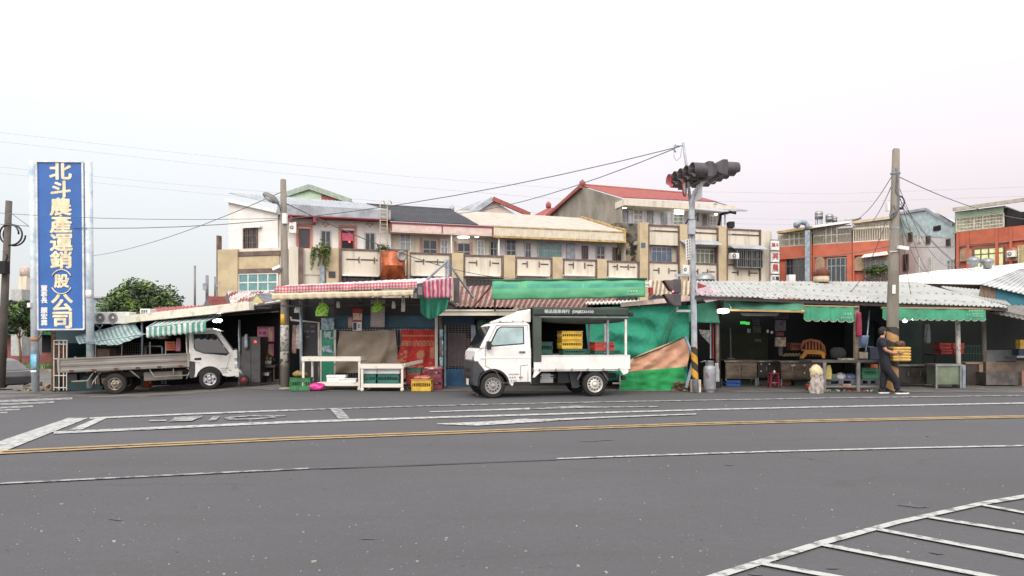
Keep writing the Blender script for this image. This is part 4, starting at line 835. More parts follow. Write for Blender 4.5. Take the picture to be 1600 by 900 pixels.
# ---- leaning pole at the edge of the picture with coiled cable
up = thing('utility_pole', 'dark leaning utility pole with a round coil of cable at the left edge', 'utility pole', (X_(1, 30), 30, zg(X_(1, 30), 30)))
b = MB(); b.tube([P(1, 606, 30), P(14, 314, 30)], [.17, .12], 10); b.build('post', sm('dark_concrete', (92, 86, 80), rough=.9, bump=.3), up)
b = MB(); c = P(13, 366, 29.8); b.tube([c + Vector((math.cos(a * .3) * .42, .0 + .01 * a, math.sin(a * .3) * .42)) for a in range(43)], .035, 6); b.build('cable_coil', M_['black'], up)
b = MB(); b.box(P(4, 418, 29.7), (.4, .3, .5)); b.tube([P(5, 392, 29.9), P(12, 400, 29.9), P(9, 408, 29.9)], .03, 6); b.build('junction_box', M_['dark'], up)

# ---- steel mesh cage gate beside the sign
gt = thing('cage_gate', 'narrow rusty white steel bar gate standing between the blue sign and the left stall', 'gate', (X_(93, 26), 26, zg(X_(93, 26), 26)))
b = MB(); Yg = 26
for p in (84, 92, 99, 104): b.pb(p - .6, 531, p + .6, 610, Yg, .05)
for y in (531, 537, 560, 586, 605): b.pb(84, y, 104, y + 1.4, Yg - .005, .05)
b.build('frame', M_['rwhite'], gt)
b = MB()
for i in range(14): b.tube([P(84, 540 + i * 1.6, Yg + .03), P(104, 540 + i * 1.6, Yg + .03)], .008, 4)
for i in range(9): b.tube([P(85 + i * 2.2, 537, Yg + .04), P(85 + i * 2.2, 605, Yg + .04)], .012, 4)
b.build('mesh', M_['rust'], gt)
b = MB(); b.pb(80, 515, 83.5, 612, 26.1, .15); b.build('gate_post', M_['wood'], gt)

# ============================================================ LEFT MARKET STALL
LS = thing('left_market_stall', 'dark open market stall behind the flatbed truck with a rising cream roof edge', 'market stall', (X_(260, 29), 29, -.42))
teal = sm('teal_panel', (24, 58, 64), rough=.6)
b = MB(); b.hexa([(X_(82, 31.5), 31.5, -.8), (X_(445, 31.5), 31.5, -.3), (X_(445, 31.5), 31.7, -.3), (X_(82, 31.5), 31.7, -.8), P(82, 512, 31.5), P(445, 487, 31.5), P(445, 487, 31.7), P(82, 512, 31.7)]); b.build('back_wall', sm('shade_dark_wall', (28, 27, 28), rough=.9), LS)  # near-black wall colour: the stall's interior shade is put into the paint
b = MB(); b.pb(88, 516, 150, 536, 27.2, .1); b.pb(88, 590, 160, 610, 27.5, .1); b.bb(X_(86, 27.3), 27.3, -.7, X_(86, 27.3) + .12, 31.6, 2.4); b.build('teal_wall', teal, LS)
b = MB(); b.add([P(146, 506, 26.8), P(146, 509, 31.6), P(200, 505, 31.6), P(400, 486, 31.6), P(445, 484, 31.6), P(452, 470, 22.5), P(396, 478, 24.2), P(200, 503, 26.4)], [(0, 1, 2, 3, 4, 5, 6, 7)])
b.build('roof_sheet', sm('roof_underside', (92, 88, 84), rough=.9), LS, solid=.05)
b = MB(); b.bar(P(200, 500, 26.4), P(393, 479, 24.), .22, .22); b.bar(P(198, 495.5, 26.4), P(392, 473.5, 24.), .18, .1); b.build('gutter', M_['cream'], LS)
b = MB(); b.tube([P(222, 503, 26.3), P(222, 606, 26.3)], .04, 6); b.build('prop', M_['galv'], LS)
b = MB(); b.tube([P(374, 500, 25.5), P(374, 602, 25.5)], .04, 6); b.build('prop', M_['galv'], LS)
b = MB(); b.pb(382, 476, 421, 482, 24.3, .25); b.build('roof_beam', M_['galv'], LS)
# partition between this stall and the next (dark)
b = MB(); b.bb(X_(436, 24.5), 24.5, -.3, X_(436, 24.5) + .1, 31.5, 2.45); b.build('side_wall', sm('shade_dark_wall', (44, 42, 42)), LS)  # same near-black colour, standing in for interior shade
# red strip roof and rusty gables behind
t = thing('red_sheet_roof', 'low red sheet roof strip beyond the left stall', 'roof', (X_(275, 34), 34, 2))
b = MB(); surf(b, P(225, 492, 33), P(318, 484, 33), P(318, 477.5, 36), P(240, 482, 36), n=14, amp=.04); b.build('sheet', sm('faded_red_sheet', (166, 74, 78), rough=.6), t, solid=.02)
b = MB(); b.bb(X_(225, 34), 34, -.5, X_(318, 34), 36, 2.1); b.build('wall', M_['dark'], t)
rustroof = sm('rust_streaked_sheet', (186, 182, 176), rough=.7, col2=(122, 56, 48), scale=1.1, lo=.44, hi=.52, stretch=(3.2, 1, .5), fine=.1)
rustred = sm('rusty_red_sheet', (140, 66, 58), rough=.8, col2=(96, 46, 42), scale=3, lo=.35, hi=.6)
for lab, px0, pxa, px1, ya, yb, m in (('small rusty red gabled roof left of the larger one', 316, 323, 356, 464, 481, rustred), ('wide rust streaked gabled sheet roof below the corner house', 345, 355, 424, 456, 477, rustroof)):
    t = thing('rusty_gable_roof', lab, 'roof', (X_(px0, 33), 33, 2))
    b = MB(); k = 33; surf(b, P(px0 + 16, yb, k - 1.2), P(px1 + 6, yb, k - 1.2), P(px1, ya, k + 1), P(pxa, ya, k + 1), n=14, amp=.05); surf(b, P(px0 + 2, yb, k + 3), P(px1, yb, k + 3), P(px1, ya, k + 1), P(pxa, ya, k + 1), n=14, amp=.05); b.build('sheet', m, t, solid=.02)
    b = MB(); b.add([P(px0, yb, k), P(px0 + 16, yb, k - 1.2), P(pxa, ya + 1, k + 1), P(px0 + 1, yb, k + 2)], [(0, 1, 2), (0, 2, 3)]); b.bb(X_(px0, k) + .2, k, -.5, X_(px1, k), k + 2.5, Z_(yb, k)); b.build('gable_wall', sm('brown_dark_wall', (74, 64, 58)), t)
t = thing('small_gable_roof', 'little pale yellow gabled hood on the roof beside the concrete lamp pole', 'roof', (X_(400, 30), 30, 2.3))
b = MB(); k = 30; surf(b, P(391, 473, k), P(402, 459, k), P(420, 459, k + 1.5), P(412, 473, k + 1.5), n=6, amp=.03); surf(b, P(402, 459, k), P(412, 472, k), P(430, 470, k + 1.5), P(420, 458, k + 1.5), n=6, amp=.03); b.build('sheet', roofgrey, t, solid=.02)
b = MB(); b.add([P(392, 474, k + .02), P(402, 460.5, k + .02), P(411.5, 473, k + .02)], [(0, 1, 2)]); b.build('gable_wall', sm('pale_yellow_wall', (196, 186, 130)), t, solid=.04)
# AC units on the roof
RF = Fac(100, 26.6, 240, 26.3)
ac_unit('air_conditioner', 'long twin fan air conditioner on the left stall roof beside the sign post', RF, 146, 201.5, 487.5, 506, 0, dep=.45, fans=2)
t = thing('air_conditioner', 'small slatted air conditioner on the stall roof where the cream roof edge begins', 'air conditioner', tuple(P(226, 496, 26)))
b = MB(); b.pb(218.5, 482.5, 234, 496, 26, .5); b.build('casing', M_['white'], t, bevel=.015)
b = MB()
for i in range(5):
    for j in range(3): b.pb(220.5 + j * 3.6, 484.3 + i * 2.2, 223 + j * 3.6, 485.5 + i * 2.2, 25.985, .02)
b.build('louvre', M_['glass'], t)
b = MB()
for a, c in (((150, 508), (165, 520)), ((160, 508), (150, 522)), ((175, 507), (190, 514)), ((140, 510), (146, 526))): b.bar(P(*a, 26.4), P(*c, 27), .03)
b.build('roof_brace', M_['galv'], LS)
# striped awnings
stripeG = [sm('awning_white', (196, 200, 196), rough=.8, col2=(150, 158, 154), scale=3, lo=.3, hi=.55), sm('awning_green', (88, 148, 132), rough=.8, col2=(68, 124, 112), scale=3)]
aw = thing('striped_awning', 'sagging grey green striped awning hanging behind the right sign post', 'awning', tuple(P(180, 530, 26)))
b = MB()
def f(u, v):
    top = P(150 + (236 - 150) * u + 16 * (1 - u) * 0, 527 - 20 * u ** .6 + 0, 26.6).lerp(P(205, 507, 26.6), .0)
    A_ = P(118 + 92 * u, 527 - 24 * u, 26.5); B_ = P(128 + 100 * u, 536 - 1.5 * math.sin(u * 3.1) * -2 - 14 * max(0, u - .55) / .45, 25.3)
    q = A_.lerp(B_, v); q.z -= .12 * math.sin(v * 3.14) - .012 * math.sin(u * 40); return q
b.grid(f, 60, 10, mf=lambda i, j: (i // 2) % 2); b.build('cloth', [sm('awning_grey', (164, 174, 172), rough=.85, col2=(130, 144, 144), scale=4), sm('awning_dullgreen', (104, 134, 130), rough=.85)], aw, solid=.012)
for pp, rr0 in (([P(118, 527, 26.5), P(210, 503, 26.5)], .03), ([P(128, 536.5, 25.3), P(228, 522, 25.3)], .02)): b = MB(); b.tube(pp, rr0, 6); b.build('awning_bar', M_['galv'], aw)
aw = thing('striped_awning', 'green and white striped awning with scalloped valance over the truck bed', 'awning', tuple(P(280, 510, 25.5)))
b = MB(); Af, Bf, Cb, Db = P(229, 512, 25.0), P(322, 502, 23.9), P(345, 492, 25.4), P(255, 497, 26.2)
b.grid(lambda u, v: Af.lerp(Bf, u).lerp(Db.lerp(Cb, u), v) + Vector((0, 0, -.05 * math.sin(v * 3.14))), 44, 4, mf=lambda i, j: (i // 2) % 2); b.build('cloth', [stripeG[0], sm('awning_palegreen', (120, 150, 140), rough=.85)], aw, solid=.012)
b = MB(); hv = .36
def f(u, v):
    q = Af.lerp(Bf, u); sc = abs(math.sin(u * 11 * math.pi)); return q + Vector((.0, -.02 - .02 * math.sin(u * 60), -v * (hv * (.86 + .14 * sc))))
b.grid(f, 88, 4, mf=lambda i, j: (i // 4) % 2); b.build('valance', stripeG, aw, solid=.01)
b = MB(); b.tube([Af, Bf], .025, 6); b.tube([Cb, Bf], .025, 6); b.tube([Db, Af], .025, 6); b.build('awning_frame', M_['galv'], aw)
def oval_lamp(label, a, b_, r):
    t = thing('ceiling_lamp', label, 'lamp', tuple(a)); c = (Vector(a) + Vector(b_)) / 2; b = MB(); b.lathe([(0, -.18), (r * .8, -.13), (r, 0), (r * .8, .13), (0, .18)], c, axis=(1, 0, .1), n=14); b.build('diffuser', M_['lamp'], t); b = MB(); b.tube([c + Vector((0, 0, r)), c + Vector((0, 0, r + .2))], .012, 5); b.build('cord', M_['black'], t); return t
def tube_lamp(label, a, b_, r=.05, parts=True, glow=None):
    t = thing('tube_lamp', label, 'lamp', tuple(Vector(a))); a, b_ = Vector(a), Vector(b_); b = MB(); b.tube([a, b_], r, 8); b.build('tube', glow or M_['lamp'], t)
    b = MB(); b.bar(a + Vector((0, 0, r + .02)), b_ + Vector((0, 0, r + .02)), r * 1.2, .03); b.build('lamp_housing', M_['white'], t); return t
oval_lamp('bright oval lamp under the left stall roof above the white truck cab', P(336, 501, 26), P(344, 501, 26), .07)
pl_ = bpy.data.lights.new('lamp_light', 'POINT'); pl_.energy = 25; pl_.shadow_soft_size = .12; po = bpy.data.objects.new('lamp_light', pl_); COL.objects.link(po); po.location = P(340, 508, 25.8)
# mesh screen, orange notice, goods behind the truck
t = thing('mesh_screen', 'wire mesh screen of the left stall behind the truck bed', 'screen', tuple(P(185, 560, 26.8)))
b = MB()
for i in range(24): b.tube([P(150 + i * 3.6, 536, 26.8), P(150 + i * 3.6, 590, 26.8)], .008, 4)
for i in range(14): b.tube([P(150, 537 + i * 4, 26.8), P(234, 537 + i * 4, 26.8)], .008, 4)
b.build('mesh', sm('mesh_grey', (104, 96, 90)), t)
b = MB()
for p in (149, 190, 234): b.pb(p - .7, 534, p + .7, 600, 26.75, .05)
b.build('frame', M_['rwhite'], t)
b = MB(); b.pb(152, 546, 171, 600, 27.4, .5); tag(b.build('cardboard_box', sm('cardboard', (130, 98, 74))), 'brown cardboard box behind the wire mesh screen', 'box')
b = MB(); b.pb(226, 540, 228, 600, 27, .06); b.pb(226, 540, 254, 542, 27, .06); b.pb(252, 540, 254, 600, 27, .06); tag(b.build('door_frame', M_['galv']), 'bare grey door frame between the mesh screen and the orange notice', 'frame')
t = thing('notice_board', 'orange notice with red handwriting hanging left of the truck headboard', 'notice', tuple(P(266, 548, 26)))
b = MB(); b.pb(259.5, 533.5, 273.5, 547.5, 26, .02); b.build('board', sm('orange_notice', (206, 104, 60)), t)
b = MB()
for i, y in enumerate((536.5, 540, 543.5)):
    for j in range(4): b.pb(261.5 + j * 2.8, y, 263.3 + j * 2.8, y + 1.3 + (j + i) % 2 * .5, 25.985, .012)
b.build('lettering', M_['red'], t)
b = MB(); b.pb(258, 533, 259.2, 600, 26.05, .04); b.build('post', M_['alu'], t)
def hang(name, label, cat, c, w, h, m, fold=3, dep=.06, tip=.5, n=10, mats=None, mf=None, z_=0):
    c = Vector(c)
    def f(u, v):
        a = u * 2 * math.pi; ww = w / 2 * (tip + (1 - tip) * math.sin(min(1, v * 1.25 + .15) * 1.57)); r_ = 1 + .22 * math.cos(a * fold + v * 2) + .15 * fn((math.cos(a), math.sin(a), v * 3), 1.5, c.x)
        return c + Vector((math.cos(a) * ww * r_, math.sin(a) * dep * r_, -h * v))
    b = MB(); b.grid(f, 24, n, mf=mf); k = len(b.v); b.f.append([k - 25 + i for i in range(24)]); b.mi.append(0); b.sm.append(False); b.f.append(list(range(24))[::-1]); b.mi.append(0); b.sm.append(False)
    return tag(b.build(name, mats or m), label, cat)
hang('hanging_cloth', 'pink and grey cloth hanging right of the orange notice', 'cloth', P(279, 528, 25.6), .16, .46, sm('pink_cloth', (186, 120, 140)))
hang('hanging_basket', 'dark round basket hanging under the striped awning', 'basket', P(252, 521, 26), .6, .2, sm('dark_basket', (70, 56, 48)), dep=.2)
# dark cabinet, posters, flower things, trolley at the stall mouth
cab = thing('steel_cabinet', 'tall dark grey steel cabinet with a small red light inside the left stall', 'cabinet', (X_(392, 25.2), 25.6, -.2))
b = MB(); b.pb(377, 526, 407, 598, 25.2, .8); b.build('body', sm('dark_steel', (66, 64, 66), rough=.5, col2=(52, 50, 52)), cab, bevel=.02)
b = MB(); b.lathe([(0, -.02), (.035, -.02), (.035, 0)], P(399, 534, 25.2), axis=(0, 1, 0), n=10); b.build('indicator', mat('red_indicator', (1, .03, .03), emit=6), cab)
b = MB(); b.lathe([(0, 0), (.06, 0), (.07, .1), (.06, .42), (.04, .5), (0, .5)], P(385, 545, 25.12), n=10); b.build('extinguisher', M_['galv'], cab)
b = MB(); b.pb(391.5, 528, 392, 597, 25.19, .02); b.build('door_seam', M_['dark'], cab)
for k, (p0, y0, p1, y1) in enumerate(((402, 510.5, 428, 534), (407, 537, 427.5, 556))):
    t = thing('poster', ['upper pink poster with a figure inside the left stall', 'lower pink poster inside the left stall'][k], 'poster', tuple(P(p0, y1, 26)))
    b = MB(); b.pb(p0, y0, p1, y1, 26, .02); b.build('sheet', mat('poster_pink', srgb((208, 122, 142)), rough=.6, emit=0), t)
    b = MB(); b.pb(p0 + 3, y0 + 8, p0 + 5.5, y0 + 11.5, 25.985, .01); b.pb(p0 + 9, y0 + 8, p0 + 13, y0 + 11.5, 25.985, .01); b.pb(p0 + 2, y0 + 1, p1 - 8, y0 + 2.5, 25.985, .01); b.build('lettering', sm('poster_blue_ink', (74, 66, 120)), t)
    b = MB(); b.pb(p1 - 8.5, y0 + 6, p1 - 3, y1 - 1, 25.983, .012); b.lathe([(0, -.01), (.05, -.01), (.05, 0)], P(p1 - 5.8, y0 + 4.2, 25.983), axis=(0, 1, 0), n=10); b.build('printed_figure', sm('poster_skin', (214, 176, 160)), t)
tr = thing('hand_trolley', 'red wheeled hand trolley in front of the dark steel cabinet', 'trolley', (X_(378, 24.9), 24.9, -.3))
b = MB(); c = Vector((X_(381, 24.9), 24.9, Z_(594, 24.9))); b.lathe([(.12, -.04), (.17, -.04), (.17, .04), (.12, .04), (.12, -.04)], c, axis=(0, 1, 0), n=20); b.build('tyre', M_['rubber'], tr)
b = MB(); b.lathe([(0, -.03), (.12, -.03), (.12, .03), (0, .03)], c, axis=(0, 1, 0), n=16); b.build('wheel', sm('wheel_red', (110, 32, 38)), tr)
b = MB(); b.tube([c, P(371, 572, 24.9)], .025, 6); b.tube([c + Vector((0, .3, 0)), P(371, 572, 25.2)], .025, 6); b.tube([P(371, 572, 24.9), P(371, 572, 25.2)], .025, 6); b.build('handle', M_['alu'], tr)
t = thing('flower_stand', 'small table with potted flowers and glasses deep inside the left stall', 'table', (X_(417, 25.6), 26, -.25))
b = MB(); b.pb(404, 571, 430, 574, 25.6, .5); b.pb(405, 574, 407, 598, 25.7, .06); b.pb(427, 574, 429, 598, 25.7, .06); b.pb(409, 580, 424, 598, 25.8, .3); b.build('table', sm('dark_wood', (66, 50, 44)), t)
b = MB(); leaves(b, P(417, 561, 25.9), .28, 200, .07, (0, 1, 2), squash=.7); b.build('flowers', [gr1, gr3, sm('petal_pink', (200, 130, 140))], t)
b = MB()
for i in range(5): b.lathe([(0, 0), (.035, 0), (.05, .14), (.04, .14)], P(409 + i * 3.4, 570, 25.7), n=8)
b.build('glass_jar', M_['pglass'], t)
b = MB(); b.pb(411, 582, 420, 587, 25.55, .2); tag(b.build('plastic_basin', M_['pglass']), 'pale basin under the flower table', 'basin')
for k, (p0, y0, p1, y1, yy, m, lab) in enumerate(((286, 560, 297, 590, 27.5, sm('grey_crate_stack', (92, 88, 88)), 'grey stacked panel left of the truck cab'), )): pass
b = MB(); b.box(P(225, 606, 27.3), (.5, .3, .14)); b.box(P(205, 606, 27.5), (.7, .3, .1)); tag(b.build('stone_slab', M_['conc'], bevel=.02), 'grey stone slabs lying under the flatbed truck', 'slab')
b = MB(); b.box(P(229, 600, 26.9), (.32, .3, .2), ry=.2); tag(b.build('plastic_bag', sm('orange_bag', (220, 90, 40)), bevel=.06), 'crumpled orange plastic bag seen under the flatbed truck', 'bag')
# ============================================================ VEHICLES (built in their own axes: x forward, -y toward the road, z up)
def arc(cx, cz, r, a0, a1, n): return [(cx + r * math.cos(R(a0 + (a1 - a0) * i / n)), cz + r * math.sin(R(a0 + (a1 - a0) * i / n))) for i in range(n + 1)]
def wheel(root, x, y, r, w, rimr, rimm, out=-1, name='wheel', holes=5, dish=.03, rot=0., style='steel'):
    c = Vector((x, y, r)); b = MB(); hw = w / 2; ax = (0, 1, 0)
    b.lathe([(rimr, -hw), (r * .86, -hw), (r * .95, -hw * .92), (r, -hw * .7), (r, hw * .7), (r * .95, hw * .92), (r * .86, hw), (rimr, hw)], c, axis=ax, n=36)
    for k in (-.4, 0, .4): b.lathe([(r + .004, hw * k - .012), (r + .004, hw * k + .012)], c, axis=ax, n=36)
    wh = b.build('wheel', M_['rubber'], root)
    b = MB(); o = hw * out; d = dish * out
    b.lathe([(rimr * 1.02, o + .004 * out), (rimr * .97, o + .012 * out), (rimr * .9, o - d), (rimr * .86, o - d * 1.2), (rimr * .6, o - d * .4), (rimr * .42, o + .0), (rimr * .36, o - d * .6), (rimr * .3, o - d * .6), (rimr * .28, o + .02 * out), (0, o + .025 * out)], c, axis=ax, n=30); b.build('rim', rimm, wh)
    b = MB()
    for i in range(holes):
        a = rot + i * 2 * math.pi / holes; q = c + Vector((math.cos(a) * rimr * .69, o - d * .55 + .004 * out, math.sin(a) * rimr * .69)); b.lathe([(0, .006 * out), (rimr * (.15 if holes < 8 else .09), .006 * out), (rimr * (.17 if holes < 8 else .1), 0)], q, axis=ax, n=10)
    b.build('rim_holes', M_['dark'], wh)
    if style == 'bolts':
        b = MB()
        for i in range(6): a = i * math.pi / 3; b.lathe([(0, .02 * out), (.016, .02 * out), (.016, 0)], c + Vector((math.cos(a) * rimr * .42, o + .005 * out, math.sin(a) * rimr * .42)), axis=ax, n=6)
        b.build('wheel_nuts', M_['galv'], wh)
    return wh
vw = sm('vehicle_white', (216, 214, 210), rough=.28, col2=(192, 187, 178), scale=1.6, lo=.3, hi=.5, fine=.02)
trimk = sm('charcoal_plastic', (52, 54, 58), rough=.6); carglass = sm('tinted_glass', (30, 36, 42), rough=.06, fine=0, spec=.8)
chrome = mat('lamp_chrome', (.62, .64, .66), rough=.2, metal=.6)
def door_marks(t, c, sg, m):
    b = MB(); rnd = random.Random(4)
    for r_, (n, w) in enumerate(((7, .03), (6, .045), (4, .045))):
        for i in range(n):
            if r_ and i == 3: continue
            x = c[0] + sg * (i * w * 1.25 + .03 * r_); z = c[2] - r_ * .075
            for k in range(3): b.box((x, c[1], z + (k - 1) * .014), (w * .8, .004, .006))
            b.box((x + rnd.uniform(-.006, .006), c[1] - sg * .002, z), (.008, .004, .045 if r_ else .03))
    b.build('door_lettering', m, t)
# ---- flatbed truck: side profile measured in metres from the rear axle, x forward
def flatbed():
    t = thing('flatbed_truck', 'grey dropside flatbed truck with a white cab parked nose in to the left stall', 'truck')
    W_ = 1.7; y0, y1 = -W_ / 2, W_ / 2
    cx = 2.95   # front axle
    # cab lower: polygon with wheel arch
    low = [(cx - .66, .72), (cx - .64, 1.22), (cx + .86, 1.22), (cx + .9, 1.0), (cx + .93, .62), (cx + .9, .42), (cx + .6, .4)] + arc(cx, .36, .43, 12, 168, 12) + [(cx - .6, .42)]
    b = MB(); b.prism(low, y0, y1); b.build('cab_body', vw, t, bevel=.015, seg=2)
    up = [(cx - .64, 1.2), (cx - .62, 2.02), (cx - .5, 2.1), (cx + .12, 2.1), (cx + .34, 2.02), (cx + .76, 1.34), (cx + .87, 1.2)]
    b = MB(); b.prism(up, y0, y1, inset=lambda x, z: max(0, z - 1.25) * .09); b.build('cab_roof', vw, t, bevel=.04, seg=3)
    # side window and windscreen
    yy = lambda z: y0 + max(0, z - 1.25) * .09 - .004
    def sidepoly(pts, th=.006, k=1):
        b = MB(); n = len(pts); v = [(x, yy(z) - (0 if k > 0 else 0), z) for x, z in pts] + [(x, yy(z) + .02, z) for x, z in pts]
        b.add(v, [tuple(range(n))] + [(i, (i + 1) % n, (i + 1) % n + n, i + n) for i in range(n)]); return b
    win = [(cx - .44, 1.88), (cx + .16, 1.88), (cx + .24, 1.83), (cx + .62, 1.22), (cx + .56, 1.16), (cx - .16, 1.27), (cx - .38, 1.36), (cx - .44, 1.46)]
    sidepoly(win).build('side_window', carglass, t)
    b = sidepoly([(cx - .47, 1.91), (cx + .18, 1.91), (cx + .27, 1.85), (cx + .66, 1.21), (cx + .57, 1.13), (cx - .17, 1.24), (cx - .41, 1.34), (cx - .47, 1.45)]); b.v = [v + Vector((0, .002, 0)) for v in b.v]; b.build('window_seal', M_['black'], t)
    b = MB(); b.add([(cx + .355, y0 + .14, 1.98), (cx + .355, y1 - .14, 1.98), (cx + .775, y1 - .08, 1.36), (cx + .775, y0 + .08, 1.36)], [(0, 1, 2, 3)]); b.build('windscreen', carglass, t, solid=.02)
    # door seams, handle
    b = MB()
    for a_, c_ in (((cx - .5, .98), (cx - .5, 1.98)), ((cx - .5, .98), (cx - .3, .9)), ((cx + .52, .6), (cx + .7, 1.16)), ((cx - .5, 1.98), (cx + .2, 1.98)), ((cx + .2, 1.98), (cx + .7, 1.16))):
        b.bar((a_[0], yy(a_[1]) + .002, a_[1]), (c_[0], yy(c_[1]) + .002, c_[1]), .01, .01)
    b.build('door_seam', sm('seam_grey', (120, 118, 116)), t)
    b = MB(); b.box((cx - .35, y0 - .008, 1.06), (.22, .03, .08)); b.build('door_handle', M_['black'], t, bevel=.02)
    b = MB(); b.box((cx + .87, y0 - .05, 1.16), (.13, .13, .3)); b.build('wing_mirror', M_['white'], t, bevel=.03)
    b = MB(); b.box((cx + .87, y0 + .09, .78), (.12, .22, .2)); b.build('headlight', chrome, t, bevel=.02)
    b = MB(); b.box((cx + .87, y1 - .09, .78), (.12, .22, .2)); b.build('headlight', chrome, t, bevel=.02)
    b = MB(); b.box((cx + .9, 0, .5), (.16, W_ + .02, .26)); b.build('bumper', M_['white'], t, bevel=.04)
    b = MB(); b.prism([(cx - .64, .45), (cx - .66, .95), (cx - .58, 1.0), (cx - .44, .97), (cx - .46, .6), (cx - .5, .42)], y0 - .012, y0 + .2); b.build('mudguard', trimk, t)
    door_marks(t, (cx + .38, y0 - .006, .70), 1, sm('sign_print', (110, 112, 120)))
    b = MB(); b.bb(cx - .62, y0 + .05, .5, cx + .7, y1 - .05, .8); b.build('underbody', M_['black'], t)
    # chassis
    b = MB()
    for s_ in (-.35, .35): b.bb(-1.35, s_ - .04, .55, cx - .5, s_ + .04, .72)
    b.bb(.9, -.6, .38, 1.9, -.2, .62); b.box((.0, 0, .36), (.25, 1.3, .2)); b.build('chassis', sm('chassis_grey', (58, 56, 54), rough=.8), t)
    b = MB(); b.bb(.85, y0 + .2, .4, 2.05, y0 + .26, .68); b.build('side_guard', sm('old_grey_steel', (118, 112, 106), rough=.7), t)
    ug = sm('frame_tube_grey', (152, 146, 136), rough=.6)
    b = MB()
    for p in ([(-1.3, .5), (-.82, .5), (-.62, .8)], [(-.4, .8), (-.66, .45), (-.7, .35)], [(.45, .8), (.75, .5)], [(1.05, .8), (1.2, .52), (2.25, .52)], [(1.8, .52), (1.8, .8)], [(2.2, .4), (2.38, .8)], [(2.3, .52), (2.45, .6), (2.45, .8)]):
        b.tube([(x, y0 + .08, z) for x, z in p], .022, 6)
    b.build('underrun_rail', ug, t)
    b = MB(); b.box((2.3, y0 + .05, .78), (.14, .06, .09)); b.build('side_marker', sm('orange_lens', (190, 80, 40)), t)
    # deck and dropsides with pressed ribs
    dg = sm('dropside_grey', (122, 118, 112), rough=.55, col2=(96, 90, 84), scale=2, lo=.3, hi=.6, stretch=(.5, 1, 3), fine=.06)
    b = MB(); b.bb(-1.6, y0 - .02, .8, 2.3, y1 + .02, .87); b.build('deck', dg, t)
    prof = [(0, 0), (.0, .07), (.02, .1), (.02, .17), (0, .2), (0, .26), (.02, .29), (.02, .38), (0, .41), (0, .45)]
    for sgn_ in (-1, 1):
        b = MB(); n = len(prof); yb = sgn_ * (W_ / 2 + .04)
        v = [(-1.62, yb - sgn_ * o, .82 + z) for o, z in prof] + [(2.32, yb - sgn_ * o, .82 + z) for o, z in prof]
        v += [(-1.62, yb - sgn_ * .05, .82 + z) for o, z in prof] + [(2.32, yb - sgn_ * .05, .82 + z) for o, z in prof]
        b.add(v, [(i, i + 1, i + 1 + n, i + n) for i in range(n - 1)] + [(i + 2 * n, i + 3 * n, i + 1 + 3 * n, i + 1 + 2 * n) for i in range(n - 1)] + [(n - 1, 3 * n - 1, 4 * n - 1, 2 * n - 1), (0, n, 3 * n, 2 * n)]); b.build('dropside', dg, t)
        b = MB()
        for x in (-1.62, 2.3): b.bb(x - .03, yb - .02, .8, x + .03, yb + .03, 1.3)
        b.build('corner_post', ug, t)
        b = MB()
        for i in range(6): b.box((-1.25 + i * .66, yb + sgn_ * .015, .86), (.12, .03, .05))
        b.build('hinge', M_['rust'], t)
    b = MB(); b.bb(-1.66, y0 - .03, .82, -1.62, y1 + .03, 1.27); b.build('tailboard', dg, t)
    b = MB(); b.bb(-1.62, y0 + .02, 1.27, -1.2, y0 + .04, 1.42)
    # headboard frame
    b = MB()
    for y in (y0 + .03, y1 - .03, y0 + .6): b.tube([(2.26, y, .85), (2.26, y, 2.05)], .025, 8)
    b.tube([(2.26, y0 + .03, 2.05), (2.26, y1 - .03, 2.05)], .025, 8)
    for i in range(9): b.tube([(2.26, y0 + .15 + i * .18, 1.7), (2.26, y0 + .15 + i * .18, 2.04)], .012, 6)
    b.build('headboard_frame', M_['cream'], t)
    b = MB(); b.bb(2.24, y0 + .05, .87, 2.28, y1 - .05, 1.68); b.build('headboard', dg, t)
    b = MB(); b.bb(2.36, y0 + .25, .7, 2.42, y1 - .25, 1.7); b.tube([(2.4, y0 + .2, .6), (2.4, y0 + .2, 1.75)], .07, 8); b.build('air_intake', M_['black'], t)
    b = MB()
    for i in range(14): b.tube([(-1.6 + i * .12, y0 + .12, 1.27), (-1.6 + i * .12, y0 + .12, 1.42)], .006, 4)
    b.tube([(-1.6, y0 + .12, 1.42), (0, y0 + .12, 1.42)], .01, 4)
    rimo = sm('old_rim', (164, 156, 136), rough=.6, col2=(110, 96, 80), scale=8); rims = mat('silver_rim', (.5, .5, .52), rough=.35, metal=.5)
    for y in (y0 + .1, y1 - .1): wheel(t, 0, y, .35, .2, .2, rimo, out=-1 if y < 0 else 1, dish=.09, style='bolts')
    for y in (y0 + .1, y1 - .1): wheel(t, cx, y, .35, .19, .21, rims, out=-1 if y < 0 else 1, dish=.02, style='bolts')
    b = MB(); b.box((-1.3, y0 + .3, .62), (.3, .3, .3)); b.box((-.95, 0, .6), (.2, 1.0, .1)); b.build('rear_box', M_['black'], t, bevel=.02)
    b = MB(); b.prism([(-.5, .82), (-.46, .8), (-.44, .3), (-.47, .3)], y0 - .01, y0 + .22); b.build('mudflap', M_['black'], t)
    return t
fb_ = flatbed()
ra, fa = G(180, 616.5), G(326, 610.5)
d_ = (Vector((fa.x, fa.y, 0)) - Vector((ra.x, ra.y, 0))); ang = math.atan2(d_.y, d_.x); print('FB', ra, fa, math.degrees(ang), d_.length); ang = R(15); n_ = Vector((-math.sin(ang), math.cos(ang), 0))
fb_.location = Vector((ra.x, ra.y, ra.z + .0)) + n_ * .85; fb_.rotation_euler = (0, -math.atan2(fa.z - ra.z, d_.length), ang)
